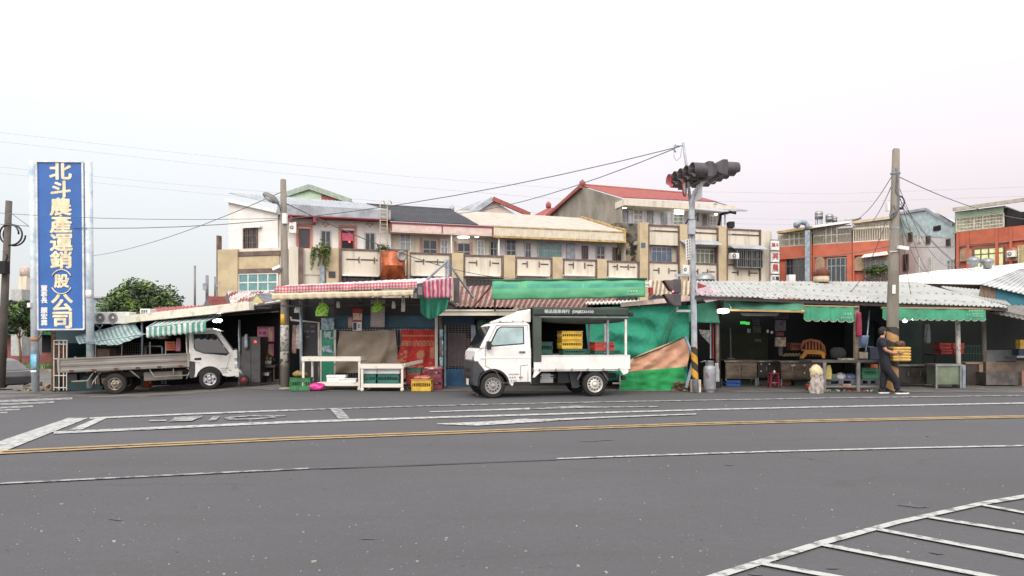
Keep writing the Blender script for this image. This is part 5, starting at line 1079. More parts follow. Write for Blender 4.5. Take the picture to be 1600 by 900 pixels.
# black bag on the headboard
hb = fb_.matrix_basis @ Vector((2.2, -.3, 2.07))
b = MB(); c = Vector(hb)
for dx, dz, r in ((-.32, .02, .16), (-.1, .08, .2), (.14, .06, .17), (.2, .2, .13)):
    b.grid(lambda u, v: c + Vector((dx + math.cos(u * 6.283) * math.sin(v * 3.1416) * r * (1 + .2 * fn((u * 9, v * 5, dx), 1)), math.sin(u * 6.283) * math.sin(v * 3.1416) * r, dz - math.cos(v * 3.1416) * r * .9)), 14, 8)
tag(b.build('folded_tarp', sm('black_cloth', (36, 34, 36), rough=.95)), 'black bundled tarp thrown over the headboard of the flatbed truck', 'tarp')

# ---- white mini truck with a dark green canopy frame (x forward; it points to the left)
def minitruck():
    t = thing('mini_truck', 'small white pickup truck with a dark green canopy and crates on its bed', 'truck')
    W_ = 1.5; y0, y1 = -W_ / 2, W_ / 2     # local: x forward = photo left after turning; the camera side is +y
    cx = 2.52; rw = .295
    # cab: near side is +y
    low = [(cx - .92, .30), (cx - .92, 1.18), (cx + .2, 1.2), (cx + .38, 1.17), (cx + .56, 1.08), (cx + .62, .9), (cx + .34, .74)] + arc(cx, rw, .385, 60, 172, 12) + [(cx - .46, .28)]
    fi = lambda x, z: .1 * max(0, x - cx - .25) / .4
    b = MB(); b.prism(low, y0, y1, inset=fi); b.build('cab_body', vw, t, bevel=.01, seg=2)
    bump = [(cx + .3, .78), (cx + .44, .88), (cx + .64, .86), (cx + .7, .68), (cx + .7, .42), (cx + .62, .3), (cx + .42, .28)] + arc(cx, rw, .41, 5, 62, 6)
    b = MB(); b.prism(bump, y0 - .012, y1 + .012, inset=fi); b.build('bumper', trimk, t, bevel=.012, seg=2)
    b = MB(); b.box((cx + .705, .0, .64), (.03, .7, .1)); b.box((cx + .705, 0, .48), (.03, .9, .08)); b.build('grille', M_['black'], t)
    for s_ in (-1, 1):
        b = MB(); b.prism([(cx + .4, .92), (cx + .44, 1.04), (cx + .56, 1.02), (cx + .645, .9), (cx + .62, .86), (cx + .5, .88)], s_ * .42 if s_ > 0 else -.66, .66 if s_ > 0 else -.42); b.v = [v + Vector((.015 - .16 * max(0, abs(v.y) - .5), 0, 0)) for v in b.v]; b.build('headlight', chrome, t, bevel=.015)
        b = MB(); b.box((cx + .66, s_ * .52, .58), (.06, .14, .09)); b.build('fog_lamp', chrome, t, bevel=.02)
    b = MB(); b.box((cx + .72, .0, .36), (.01, .34, .15)); pl0 = b.build('number_plate', M_['white'], t)
    b = MB(); b.prism(arc(cx, rw, .40, 0, 180, 14) + arc(cx, rw, .355, 180, 0, 14), y1 - .3, y1 + .008); b.prism(arc(cx, rw, .40, 0, 180, 14) + arc(cx, rw, .355, 180, 0, 14), y0 - .008, y0 + .3); b.bb(cx - .4, y0 + .3, .3, cx + .4, y1 - .3, .7); b.build('wheel_arch', M_['black'], t)
    up = [(cx - .92, 1.16), (cx - .91, 1.83), (cx - .82, 1.88), (cx - .1, 1.86), (cx + .02, 1.8), (cx + .34, 1.19)]
    ins = lambda x, z: max(0, z - 1.18) * .12
    b = MB(); b.prism(up, y0, y1, inset=ins); b.build('cab_roof', vw, t, bevel=.03, seg=3)
    yo = lambda z: y1 - max(0, z - 1.18) * .12 + .004
    def sp(pts, lift=0):
        b = MB(); n = len(pts); b.add([(x, yo(z) + lift, z) for x, z in pts] + [(x, yo(z) - .03, z) for x, z in pts], [tuple(range(n))] + [(i, (i + 1) % n, (i + 1) % n + n, i + n) for i in range(n)]); return b
    sp([(cx - .76, 1.77), (cx - .2, 1.77), (cx - .1, 1.7), (cx + .08, 1.3), (cx + .05, 1.23), (cx - .76, 1.3)], -.002).build('window_seal', M_['black'], t)
    sp([(cx - .73, 1.74), (cx - .2, 1.74), (cx - .13, 1.68), (cx + .04, 1.31), (cx + .0, 1.27), (cx - .73, 1.33)], .002).build('side_window', sm('milky_glass', (150, 172, 172), rough=.12, fine=0), t)
    b = MB(); b.add([(cx + .045, y0 + .13, 1.77), (cx + .045, y1 - .13, 1.77), (cx + .345, y1 - .05, 1.2), (cx + .345, y0 + .05, 1.2)], [(0, 1, 2, 3)]); b.build('windscreen', carglass, t, solid=.03)
    b = MB(); b.prism([(cx + .2, 1.21), (cx + .38, 1.19), (cx + .57, 1.1), (cx + .55, 1.08), (cx + .2, 1.18)], y0 + .1, y1 - .1); b.build('bonnet', vw, t, bevel=.01)
    b = MB()
    for a_, c_ in (((cx - .84, .5), (cx - .84, 1.8)), ((cx + .18, .76), (cx + .18, 1.24)), ((cx + .18, 1.24), (cx - .1, 1.8)), ((cx - .84, 1.8), (cx - .1, 1.8)), ((cx + .18, .76), (cx - .08, .62)), ((cx - .08, .62), (cx - .2, .36)), ((cx - .2, .36), (cx - .84, .36)), ((cx - .84, .36), (cx - .84, .5)), ((cx - .66, .42), (cx - .66, .76)), ((cx - .66, .76), (cx - .84, .78))):
        b.bar((a_[0], yo(a_[1]), a_[1]), (c_[0], yo(c_[1]), c_[1]), .009, .009)
    b.build('door_seam', sm('seam_grey', (120, 118, 116)), t)
    b = MB(); b.bb(cx - .92, y1 - .001, .93, cx + .35, y1 + .006, .965); b.build('body_crease', vw, t, bevel=.004)
    b = MB(); b.box((cx - .7, y1 + .012, 1.09), (.15, .03, .05)); b.build('door_handle', sm('handle_grey', (96, 92, 90)), t, bevel=.012)
    b = MB(); b.box((cx + .12, y1 + .09, 1.27), (.1, .12, .22)); b.bar((cx + .1, y1 - .01, 1.2), (cx + .12, y1 + .08, 1.2), .03); b.build('wing_mirror', M_['black'], t, bevel=.03)
    b = MB(); b.box((cx + .12, y0 - .09, 1.27), (.1, .12, .22)); b.bar((cx + .1, y0 + .01, 1.2), (cx + .12, y0 - .08, 1.2), .03); b.build('wing_mirror', M_['black'], t, bevel=.03)
    door_marks(t, (cx - .38, y1 + .006, .56), -1, sm('door_print', (120, 122, 126)))
    b = MB(); b.prism([(cx - .92, .3), (cx - .9, .38), (cx - .5, .38), (cx - .47, .28)], y1 - .08, y1 + .01); b.build('sill', M_['black'], t)
    # wind deflector on the roof
    b = MB(); b.prism([(cx - .18, 1.88), (cx - .22, 1.93), (cx - .5, 2.04), (cx - .86, 2.2), (cx - .9, 2.24), (cx - .95, 2.24), (cx - .95, 1.88)], y0 + .12, y1 - .12); b.build('roof_deflector', vw, t, bevel=.03)
    b = MB()
    for x in (cx - .2, cx - .5, cx - .75): b.box((x, y1 - .13, 1.9), (.03, .05, .05))
    b.build('roof_clip', M_['alu'], t)
    # frame, tank, exhaust
    b = MB()
    for s_ in (-.3, .3): b.bb(-.7, s_ - .04, .42, cx - .5, s_ + .04, .54)
    b.bb(1.25, .0, .3, 1.62, .5, .52); b.bb(.45, -.3, .32, .85, .45, .6); b.build('chassis', M_['black'], t)
    b = MB(); b.bb(1.02, .48, .34, 1.34, .62, .44); b.bb(1.08, .5, .44, 1.3, .6, .56)
    for i in range(4): b.bb(1.02, .62, .345 + i * .055, 1.34, .63, .365 + i * .055)
    b.build('battery_box', M_['alu'], t)
    b = MB(); b.prism([(.28, .62), (.6, .62), (.5, .2), (.34, .2)], .45, .5); b.prism([(-.42, .62), (-.3, .62), (-.36, .3), (-.4, .3)], .5, .54); b.build('mudflap', trimk, t)
    b = MB(); 
    for p in ([(.4, .4), (.28, .62)], [(-.22, .62), (-.38, .38)], [(-.7, .2), (-.7, .5)], [(-.5, .3), (-.72, .3)]): b.tube([(x, .6, z) for x, z in p], .022, 6)
    b.build('bracket', sm('frame_tube_grey2', (132, 126, 120)), t)
    b = MB(); b.box((-.75, .6, .44), (.08, .3, .1)); b.box((-.75, -.6, .44), (.08, .3, .1)); b.build('tail_lamp', M_['black'], t)
    # bed
    b = MB(); b.bb(-.85, y0, .62, cx - 1.0, y1, .68); b.build('bed_floor', vw, t)
    for s_ in (-1, 1):
        b = MB(); yb = s_ * W_ / 2; b.bb(-.86, min(yb, yb + s_ * .03), .66, cx - .98, max(yb, yb + s_ * .03), 1.0); b.bb(-.86, min(yb, yb + s_ * .04), .985, cx - .98, max(yb, yb + s_ * .04), 1.005)
        for i in range(4): b.bb(-.4 + i * .55, min(yb, yb + s_ * .035), .7, -.39 + i * .55, max(yb, yb + s_ * .035), .97)
        b.build('dropside', vw, t)
    b = MB(); b.bb(-.89, y0 - .03, .66, -.86, y1 + .03, 1.0); b.build('tailboard', vw, t)
    b = MB(); b.prism([(cx - 1.0, .66), (cx - 1.2, .66), (cx - 1.0, .48), (cx - .96, .48)], y1 - .02, y1 + .02); b.prism([(-.62, .66), (-.86, .66), (-.84, .56), (-.72, .52)], y1 - .02, y1 + .02); b.build('side_bracket', vw, t)
    b = MB()
    for i in range(6): b.box((1.4 - i * .4, y1 + .03, .655), (.03, .03, .06))
    b.build('hinge', M_['alu'], t)
    # canopy frame: posts, roof, dark green tarp
    dkg = sm('dark_green_tarp', (46, 58, 52), rough=.6, col2=(36, 44, 42), scale=3); topz = 2.27
    for (x, y) in ((-.8, y1 - .04), (-.8, y0 + .04), (-.35, y0 + .04), (-.35, y1 - .08)):
        b = MB(); b.bb(x - .025, y - .025, .68, x + .025, y + .025, topz - .02); b.build('canopy_post', M_['white'] if x < -.5 else M_['galv'], t)
    b = MB(); b.bb(-.84, y0 - .03, topz - .03, cx - .96, y1 + .03, topz + .02)
    b.build('canopy_roof', dkg, t, bevel=.01)
    b = MB(); b.grid(lambda u, v: Vector((cx - .96 - (cx - .96 + .84) * u, y1 + .05 + .012 * math.sin(u * 9), topz + .01 - .22 * v)), 30, 4); ban = b.build('canopy_valance', dkg, t, solid=.01)
    b = MB(); b.grid(lambda u, v: Vector((cx - 1.15 - (cx - 1.15 + .84) * u, y1 + .03 - .25 * v, topz - .26 - (.06 + .1 * math.sin(u * 3.14) ** .5) * v)), 24, 3); b.build('rolled_tarp', sm('grey_green_tarp', (92, 104, 98), rough=.7), t, solid=.012)
    b = MB(); b.bb(-.84, y1 + .02, topz - .255, cx - 1.1, y1 + .045, topz - .225); b.build('rail', M_['alu'], t)
    b = MB(); b.bb(cx - 1.16, y1 - .05, .85, cx - .97, y1 + .045, topz); b.build('side_curtain', sm('canopy_olive', (64, 74, 66), rough=.7), t)
    b = MB(); b.bb(cx - 1.2, y0, .68, cx - 1.16, y0 + .04, topz); b.bb(-.84, y0, topz - .1, cx - 1, y0 + .04, topz); b.build('canopy_frame', M_['galv'], t)
    Mx = Matrix(((-1, 0, 0, .68), (0, 0, 1, y1 + .072), (0, 1, 0, topz - .105), (0, 0, 0, 1)))
    text('德品蔬果商行  (04)8236430', .105, sm('tarp_print', (190, 194, 190)), ban, Mx, offset=.003)
    b = MB(); b.box((-.93, y1 - .02, 2.12), (.12, .1, .12)); b.build('end_cap', M_['black'], t, bevel=.02)
    # the stowed partition behind the cab
    b = MB(); b.bb(cx - 1.06, y0 + .06, .7, cx - 1.02, y1 - .1, 2.2); b.build('bulkhead', sm('brown_board', (74, 56, 50)), t)
    rims = sm('steel_rim_white', (206, 204, 198), rough=.45, col2=(170, 166, 158), scale=6)
    for y in (y1 - .09, y0 + .09): wheel(t, 0, y, rw, .17, .195, rims, out=1 if y > 0 else -1, holes=12, dish=.06)
    for y in (y1 - .09, y0 + .09): wheel(t, cx, y, rw, .17, .19, sm('steel_rim_grey', (150, 148, 144), rough=.5), out=1 if y > 0 else -1, holes=12, dish=.03)
    b = MB(); b.box((0, 0, rw), (.16, 1.2, .14)); b.build('axle', M_['black'], t)
    return t
mt_ = minitruck()
# short nosed cab, low roof
for o_ in mt_.children_recursive:
    if o_.type == 'MESH':
        for v_ in o_.data.vertices:
            if v_.co.x > 2.82: v_.co.x = 2.82 + (v_.co.x - 2.82) * .42
            if v_.co.z > 1.0: v_.co.z = 1.0 + (v_.co.z - 1.0) * .89
ra, fa = G(928.5, 619.2), G(769.5, 622.2)
d_ = (Vector((fa.x, fa.y, 0)) - Vector((ra.x, ra.y, 0))); ang = math.atan2(d_.y, d_.x); n_ = Vector((-math.sin(ang), math.cos(ang), 0))
mt_.location = Vector((ra.x, ra.y, 0)) - n_ * .70; mt_.rotation_euler = (0, 0, ang); mt_.scale = (d_.length / 2.52,) * 3
MT = Matrix.LocRotScale(mt_.location, mt_.rotation_euler, mt_.scale)

# ---- crates (generic ribbed plastic crate)
def crate(name, label, cols, w=.56, d=.38, h=.3, loc=(0, 0, 0), rz=0, cat='crate', group=None, fill=None):
    m = cols; t = thing(name, label, cat, (0, 0, 0), group); b = MB(); th = .012
    b.bb(-w / 2, -d / 2, 0, w / 2, d / 2, th)
    for s_ in (-1, 1):
        b.bb(-w / 2, s_ * d / 2 - th / 2, th, w / 2, s_ * d / 2 + th / 2, h * .42); b.bb(-w / 2, s_ * d / 2 - th / 2, h * .72, w / 2, s_ * d / 2 + th / 2, h)
        b.bb(s_ * w / 2 - th / 2, -d / 2, th, s_ * w / 2 + th / 2, d / 2, h * .42); b.bb(s_ * w / 2 - th / 2, -d / 2, h * .72, s_ * w / 2 + th / 2, d / 2, h)
    b.build('body', m, t)
    b = MB()
    n = 9
    for i in range(n + 1):
        x = -w / 2 + w * i / n
        for s_ in (-1, 1): b.bb(x - .008, s_ * d / 2 - .012, h * .4, x + .008, s_ * d / 2 + .012, h * .74)
    for i in range(7):
        y = -d / 2 + d * i / 6
        for s_ in (-1, 1): b.bb(s_ * w / 2 - .012, y - .008, h * .4, s_ * w / 2 + .012, y + .008, h * .74)
    b.build('ribs', m, t)
    b = MB()
    for s_ in (-1, 1):
        b.bb(-w / 2 - .015, s_ * d / 2 - .018, h, w / 2 + .015, s_ * d / 2 + .018, h + .018); b.bb(s_ * w / 2 - .018, -d / 2 - .015, h + .001, s_ * w / 2 + .018, d / 2 + .015, h + .019)
        b.bb(-.09, s_ * d / 2 - .02, h * .76, .09, s_ * d / 2 + .02, h * .9)
    b.build('rim', m, t)
    if fill: b = MB(); b.grid(lambda u, v: Vector(((u - .5) * w * .94, (v - .5) * d * .94, h * .85 + .06 * fn((u * 6, v * 6, w), 1))), 10, 8); b.build('contents', fill, t)
    t.location = loc; t.rotation_euler = (0, 0, rz); return t
cy = sm('crate_yellow', (206, 168, 48), rough=.5, col2=(170, 134, 44), scale=4); cg = sm('crate_dark_green', (36, 92, 78), rough=.5, col2=(28, 70, 62), scale=4)
cgr = sm('crate_green', (52, 120, 72), rough=.5, col2=(38, 92, 56), scale=4); crd = sm('crate_red', (178, 58, 46), rough=.5, col2=(140, 46, 40), scale=4); cblue = sm('crate_blue', (36, 84, 168), rough=.5); cmar = sm('crate_maroon', (128, 48, 66), rough=.5, col2=(92, 38, 52), scale=4)
angm = mt_.rotation_euler.z
def onbed(x, y, z): return MT @ Vector((x, y, z))
BED = [(1.16, .0, .69, cg, 'dark green crate at the very front of the mini truck bed', .3, .5), (1.16, .0, 1.01, cg, 'dark green crate stacked on another at the front of the mini truck bed', .3, .5), 
       (.44, .30, .69, cg, 'dark green crate under the yellow crates on the mini truck', .3, .56), (.44, .30, 1.01, cg, 'upper dark green crate directly beneath the yellow crates', .12, .56),
       (.5, .30, 1.15, cy, 'lower yellow crate on the mini truck bed', .2, .52), (.5, .30, 1.37, cy, 'top yellow crate on the mini truck bed', .2, .52),
       (.06, .10, .69, cg, 'small dark green crate between the two crate stacks on the mini truck', .44, .2),
       (-.4, .34, .69, cg, 'wide green crate near the tail of the mini truck bed', .3, .62), (-.4, .34, 1.01, cg, 'flat green crate right under the red one on the mini truck', .08, .66), (-.32, .34, 1.1, crd, 'red crate on top of the rear green crates on the mini truck', .2, .5)]
for x, y, z, m, lab, h_, w_ in BED: crate('crate', lab, m, w_, .4, h_, onbed(x, y, z), angm, group='crates on the mini truck')
# parked car at the left edge
def car():
    t = thing('parked_car', 'dark grey car cut off by the left edge of the photo', 'car'); cm = sm('car_grey', (92, 90, 92), rough=.3, col2=(80, 78, 80), fine=0)
    # rear at x=0, forward = -x
    low = [(0.02, .42), (-.02, .62), (.0, .95), (.12, 1.0), (4.1, .95), (4.25, .7), (4.2, .35), (3.72, .28)] + arc(3.3, .32, .36, 0, 180, 10) + [(1.15, .28)] + arc(.78, .32, .36, 0, 180, 10) + [(.3, .3)]
    b = MB(); b.prism(low, -.86, .86, inset=lambda x, z: .06 * (x < .1)); b.build('body', cm, t, bevel=.05, seg=3)
    up = [(.08, .98), (.42, 1.36), (.8, 1.5), (1.9, 1.52), (2.5, 1.42), (3.25, .97)]; ins = lambda x, z: max(0, z - .97) * .3
    b = MB(); b.prism(up, -.84, .84, inset=ins); b.build('roof', cm, t, bevel=.04, seg=3)
    for s_ in (-1, 1):
        b = MB(); pts = [(.42, 1.04), (.62, 1.34), (.85, 1.43), (1.85, 1.45), (2.4, 1.36), (2.9, 1.04)]
        b.add([(x, s_ * (.845 - max(0, z - .97) * .3), z) for x, z in pts] + [(x, s_ * (.82 - max(0, z - .97) * .3), z) for x, z in pts], [tuple(range(6))]); b.build('side_window', carglass, t)
        b = MB(); b.box((2.5, s_ * .95, 1.05), (.14, .18, .12)); b.build('wing_mirror', cm, t, bevel=.03)
        b = MB(); b.box((.03, s_ * .68, .82), (.08, .26, .16)); b.build('tail_lamp', sm('tail_red', (120, 30, 32), rough=.2), t, bevel=.02)
    b = MB(); b.add([(.1, -.66, 1.03), (.1, .66, 1.03), (.42, .62, 1.38), (.42, -.62, 1.38)], [(0, 1, 2, 3)]); b.v = [v + Vector((-.012, 0, 0)) for v in b.v]; b.build('rear_window', carglass, t, solid=.01)
    b = MB(); b.box((-.02, 0, .7), (.02, .36, .14)); b.build('number_plate', M_['white'], t)
    for x in (.78, 3.3):
        for y in (-.78, .78): wheel(t, x, y, .32, .2, .2, M_['alu'], out=-1 if y < 0 else 1)
    return t
pc = car(); pc.location = (X_(31, 31.5) - 3.0, 33.2, zg(-23, 32.5)); pc.rotation_euler = (0, 0, R(-32)); pc.scale = (.9,) * 3
# ============================================================ MIDDLE STALL
def glyphs(mb, x0, y0, x1, y1, Y, n, rows=1, sd=0):
    """illegible small characters: dense little strokes, one cell each (photo rectangle at distance Y)"""
    rnd = random.Random(sd); cw = (x1 - x0) / n; chh = (y1 - y0) / rows
    for r in range(rows):
        for i in range(n):
            cx, cy_ = x0 + cw * i + cw * .1, y0 + chh * r + chh * .1; w, h = cw * .8, chh * .75
            for k in range(3): yy_ = cy_ + h * (k + .2) / 3; mb.pb(cx + rnd.random() * w * .2, yy_, cx + w * (1 - rnd.random() * .2), yy_ + h * .13, Y - .002 * k, .004)
            xx = cx + w * rnd.uniform(.2, .6); mb.pb(xx, cy_, xx + w * .16, cy_ + h, Y - .008, .004)
def cloth(name, label, cat, corners, m, fold=.04, nf=6, sag=0., hem=0., nu=40, nv=20, parent=None, seed=0., mats=None, mf=None, solid=.008, dia=0.):
    """hanging cloth patch: corners top-left, top-right, bottom-right, bottom-left"""
    A, B, C_, D = map(Vector, corners); nr = (B - A).cross(D - A).normalized()
    if nr.y > 0: nr = -nr
    def f(u, v):
        q = A.lerp(B, u).lerp(D.lerp(C_, u), v); d = fold * (.35 + .65 * v) * math.sin(u * nf * 6.283 + 2.5 * fn((u * 2, v * 1.5, seed), 1.) + dia * v * 6) + fold * 1.5 * fn((u * 4, v * 4, seed), 1.) + fold * .8 * fn((u * 11 + v * 5, v * 9, seed), 1.)
        q = q + nr * d; q.z -= sag * math.sin(u * 3.1416) * (1 - v) + hem * fn((u * 5, seed, 3), 1.5) * v; return q
    b = MB(); b.grid(f, nu, nv, mf=mf); o = b.build(name, mats or m, parent, solid=solid)
    return tag(o, label, cat) if not parent else o
YF = 22.2
ms = thing('middle_market_stall', 'shuttered market stall under a red checked awning with blue fascia', 'market stall', (X_(590, 22), 22.5, 0))
tealf = sm('blue_fascia', (28, 74, 96), rough=.5, col2=(22, 56, 74), scale=2)
shadep = sm('shade_dark_wall', (44, 42, 42))  # near-black walls, interior shade deepened through the base colour
b = MB(); b.pb(524, 493.5, 680, 512, YF, .35); b.build('fascia', tealf, ms)
b = MB(); b.pb(600, 496.5, 655, 502, YF - .004, .01); 
b = MB(); b.bb(X_(450, 23.6), 23.6, -.2, X_(695, 23.6), 23.7, 2.75); b.bb(X_(448, 21.9), 22.0, -.2, X_(448, 21.9) + .08, 23.7, 2.8); b.bb(X_(693, 22.2), 22.2, 0, X_(693, 22.2) + .08, 23.7, 2.9); b.build('back_wall', shadep, ms)
b = MB(); b.pb(522, 466, 690, 493, YF + .2, .1); b.build('upper_wall', sm('dark_board_wall', (40, 36, 36)), ms)
# scissor grille between fascia and ground
b = MB(); b.pb(524, 512, 680, 609, YF + .25, .05); b.build('shutter_backing', sm('dark_steel', (66, 64, 66)), ms)
b = MB()
for i in range(36): b.pb(525 + i * 4.35, 512, 526 + i * 4.35, 600, YF + .12, .02)
for y in (514, 540, 570, 600): b.pb(524, y, 680, y + 1, YF + .11, .02)
b.build('grille', M_['galv'], ms)
# green painted side panel with pasted sheets
gp_ = sm('green_paint_panel', (30, 132, 98), rough=.5, col2=(60, 150, 120), scale=5, lo=.35, hi=.5)
b = MB(); b.pb(501.5, 515, 524, 598, YF - .15, .06); b.build('green_panel', gp_, ms)
b = MB(); b.pb(521.5, 515, 524.5, 598, YF - .17, .03); b.pb(500, 515, 502.5, 598, YF - .17, .03); b.build('panel_frame', M_['rwhite'], ms)
scr = sm('torn_paper', (176, 186, 188), rough=.8, col2=(84, 130, 150), scale=9, lo=.42, hi=.56)
for k, (p0, y0, p1, y1) in enumerate(((502, 497, 522, 516), (506, 518, 517, 528), (515, 527, 523, 530), (504, 540, 519, 551), (520, 549, 522.5, 556))):
    b = MB(); c_ = P((p0 + p1) / 2, (y0 + y1) / 2, YF - .19 - k * .002)
    b.grid(lambda u, v: P(p0 + (p1 - p0) * u + 1.5 * fn((v * 4, k, 0), 1.5), y0 + (y1 - y0) * v + 1.5 * fn((u * 4, k, 5), 1.5), YF - .19 - .03 * abs(fn((u * 5, v * 5, k), 1))), 8, 8); b.build('pasted_sheet', scr, ms, solid=.004)
# left bay: black notice board, pipe frame, posters
t = thing('menu_board', 'tall black board with small white writing inside the pipe frame', 'board', tuple(P(486, 590, YF)))
b = MB(); b.pb(474, 505, 499, 600, YF, .04); b.build('board', sm('board_black', (30, 29, 36), rough=.5), t)
b = MB(); glyphs(b, 485, 508.5, 492, 512.5, YF - .02, 3, sd=1); glyphs(b, 475, 516, 484, 520.5, YF - .02, 4, sd=2); glyphs(b, 486, 515.5, 492, 520.5, YF - .02, 2, sd=3); glyphs(b, 478, 525, 483.5, 528, YF - .02, 3, sd=4); b.build('lettering', sm('chalk', (150, 150, 156)), t)
t = thing('pipe_frame', 'white pipe frame standing beside the concrete lamp pole', 'frame', (X_(475, 21.4), 21.4, 0))
pw = sm('pipe_white', (190, 186, 178), rough=.5, col2=(150, 140, 128), scale=5)
b = MB(); b.tube([P(455, 495, 21.4), P(455, 500, 21.4), P(498, 504, 21.4), P(498.5, 604, 21.4)], .035, 8); b.build('pipe', pw, t)
b = MB(); b.tube([P(470, 470, 21.2), P(471, 606, 21.2)], .045, 8); b.build('upright', M_['galv'], t)
for k, (p0, y0, p1, y1, c) in enumerate(((457, 508, 463, 552, (150, 124, 116)), (463, 508, 469, 545, (184, 172, 168)))):
    t = hang('hanging_cloth', ['brown shirt hanging left of the white pipe frame', 'pale striped towel hanging behind the white pipe frame'][k], 'cloth', P((p0 + p1) / 2, y0, 21.9), (p1 - p0) / FL * 22 * 1.1, (y1 - y0) / FL * 22, sm('hung_cloth_%s' % 'ab'[k], c, col2=tuple(x * .7 for x in c), scale=12))
hang('white_rag', 'white rag tied high on the upright left of the green bag', 'rag', P(465, 480, 21.), .16, .16, M_['rwhite'], dep=.1)
# awning: white sheet roof, checked valance, cream scalloped gutter
MSR = thing('checked_awning', 'white sheet awning with red and white checked edge and cream gutter', 'awning', tuple(P(545, 455, 20)))
A_, B_, C_, D_ = P(430, 450.5, 19.6), P(653, 443, 19.3), P(708, 434, 22.0), P(448, 447, 22)
b = MB(); surf(b, A_, B_, C_, D_, n=26, amp=.025); b.build('roof_sheet', sm('white_awning_sheet', (206, 204, 204), rough=.6, col2=(178, 172, 170), scale=2), MSR, solid=.02)
b = MB(); chk = [sm('check_red', (176, 74, 84), rough=.8), sm('check_white', (200, 184, 182), rough=.8), sm('check_pink', (188, 124, 130), rough=.8)]
b.grid(lambda u, v: A_.lerp(B_, u) + Vector((-.02 * u, -.06 + .03 * fn((u * 14, v, 2), 1.2), .05 - (.19 - .02 * u) * v + .012 * fn((u * 20, 0, 0), 1))), 92, 4, mf=lambda i, j: (0 if j % 2 == 0 and i % 2 == 0 else 1 if j % 2 and i % 2 else 2)); b.build('checked_valance', chk, MSR, solid=.012)
A2, B2 = P(426, 459, 19.5), P(646, 453.5, 19.2)
b = MB(); b.grid(lambda u, v: A2.lerp(B2, u) + Vector((0, -.05 - .05 * abs(math.sin(u * 15 * math.pi)) * (1 - v), -(.17 - .03 * u) * v * (1 + .05 * math.sin(u * 30 * math.pi)))), 120, 3); b.build('cream_gutter', sm('cream_plastic', (202, 188, 158), rough=.6, col2=(196, 156, 132), scale=4, lo=.25, hi=.4), MSR, solid=.015)
b = MB(); b.bar(P(437, 461, 19.8), P(660, 456, 19.6), .06); b.bar(P(650, 445, 19.4), P(708, 437, 22), .07, .12); b.bar(P(432, 455, 19.7), P(450, 450, 22), .06)
b.build('awning_frame', M_['galv'], MSR)
b = MB(); b.pb(653, 448, 660, 461, 19.3, .25); b.pb(645, 458, 651, 466, 19.25, .1); b.build('winch_bracket', sm('bracket_grey', (110, 108, 106)), MSR)
b = MB(); b.pb(708.5, 434, 716, 472, 20.2, .5); b.build('end_cap', sm('dark_end_cap', (70, 66, 68)), MSR)
b = MB()
for p, q in ((448, 470), (560, 466), (640, 463)): b.bar(P(p, q, 19.7), P(p + 3, 473, 23.4), .05)
b.bar(P(440, 478, 21), P(690, 476, 21), .05); b.bar(P(590, 478, 22), P(658, 470, 20.5), .05); b.build('rafter', sm('dark_timber', (72, 62, 56)), MSR)
stR = [sm('stripe_crimson', (170, 62, 92), rough=.85), sm('stripe_pale', (196, 160, 168), rough=.85)]
cloth('striped_cloth', 'red and white striped cloth hanging from the right end of the checked awning', 'cloth', [P(661, 440, 19.3), P(708, 433.5, 19.9), P(707, 465, 19.9), P(663, 466, 19.3)], None, fold=.02, nf=5, mats=stR, mf=lambda i, j: (i // 3) % 2, nu=42, nv=8, solid=.012)
gtarp = sm('green_tarp', (56, 148, 120), rough=.85, col2=(46, 128, 104), scale=2.2, lo=.3, hi=.6, fine=.06, bump=.6, bscale=9, spec=.25); gtl = sm('emerald_tarp', (34, 126, 98), rough=.6, col2=(26, 100, 80), scale=2)
b = MB()
def f(u, v):
    bot = 500 - 14 * abs(u - .38) ** 1.2 * 2.2; return P(656 + 46 * u - 6 * v * (u - .3), 463 + (bot - 463) * v, 19.9 + .06 * math.sin(u * 17) * (.3 + v))
b.grid(f, 30, 14); tag(b.build('green_tarp', gtl, solid=.01), 'emerald tarp bunched below the striped cloth', 'tarp')
# hanging goods under the awning
neon = mat('neon_green', srgb((120, 226, 60)), rough=.5)
def bag(label, px, y0, y1, w, m2, Y=20.4):
    t = thing('hanging_bag', label, 'bag', tuple(P(px, y0, Y))); c = P(px, y0, Y); h = (y1 - y0) / FL * Y; ww = w / FL * Y / 2
    def f(u, v): a = u * 6.283; r = ww * (.45 + .55 * min(1, v * 2.5)) * (1 + .15 * math.sin(a * 3 + v * 5)); return c + Vector((math.cos(a) * r, math.sin(a) * r * .6, -h * v))
    b = MB(); b.grid(f, 18, 8, mf=lambda i, j: 0 if (i * 3 + j * 5) % 13 < 10 else 1); b.build('bag_body', [neon, m2], t)
    b = MB(); b.tube([c + Vector((0, 0, .1)), c], .012, 5); b.build('bag_handle', M_['white'], t)
bag('lime green and red bag hanging near the left end of the checked awning', 503.5, 473, 494, 19, sm('bag_red', (196, 66, 56)))
bag('lime green bag hanging over the long white wall sheet', 590, 471, 488, 15, sm('bag_red', (196, 66, 56)), 20.9)
cloth('wall_sheet', 'long pale printed sheet hanging behind the right lime green bag', 'poster', [P(579.5, 468, 21.9), P(601.5, 468, 21.9), P(601, 511.5, 21.9), P(579, 511, 21.9)], sm('faded_sheet', (176, 162, 160), rough=.8, col2=(150, 140, 142), scale=14), fold=.008, nf=2, nu=8, nv=8)
t = thing('calendar', 'red topped calendar hanging on the blue fascia', 'calendar', tuple(P(558, 517, 21.9)))
b = MB(); b.pb(551.5, 483, 565.5, 502, 21.9, .02); b.build('picture_sheet', sm('calendar_cream', (206, 186, 164), col2=(180, 110, 90), scale=9, lo=.4, hi=.5), t)
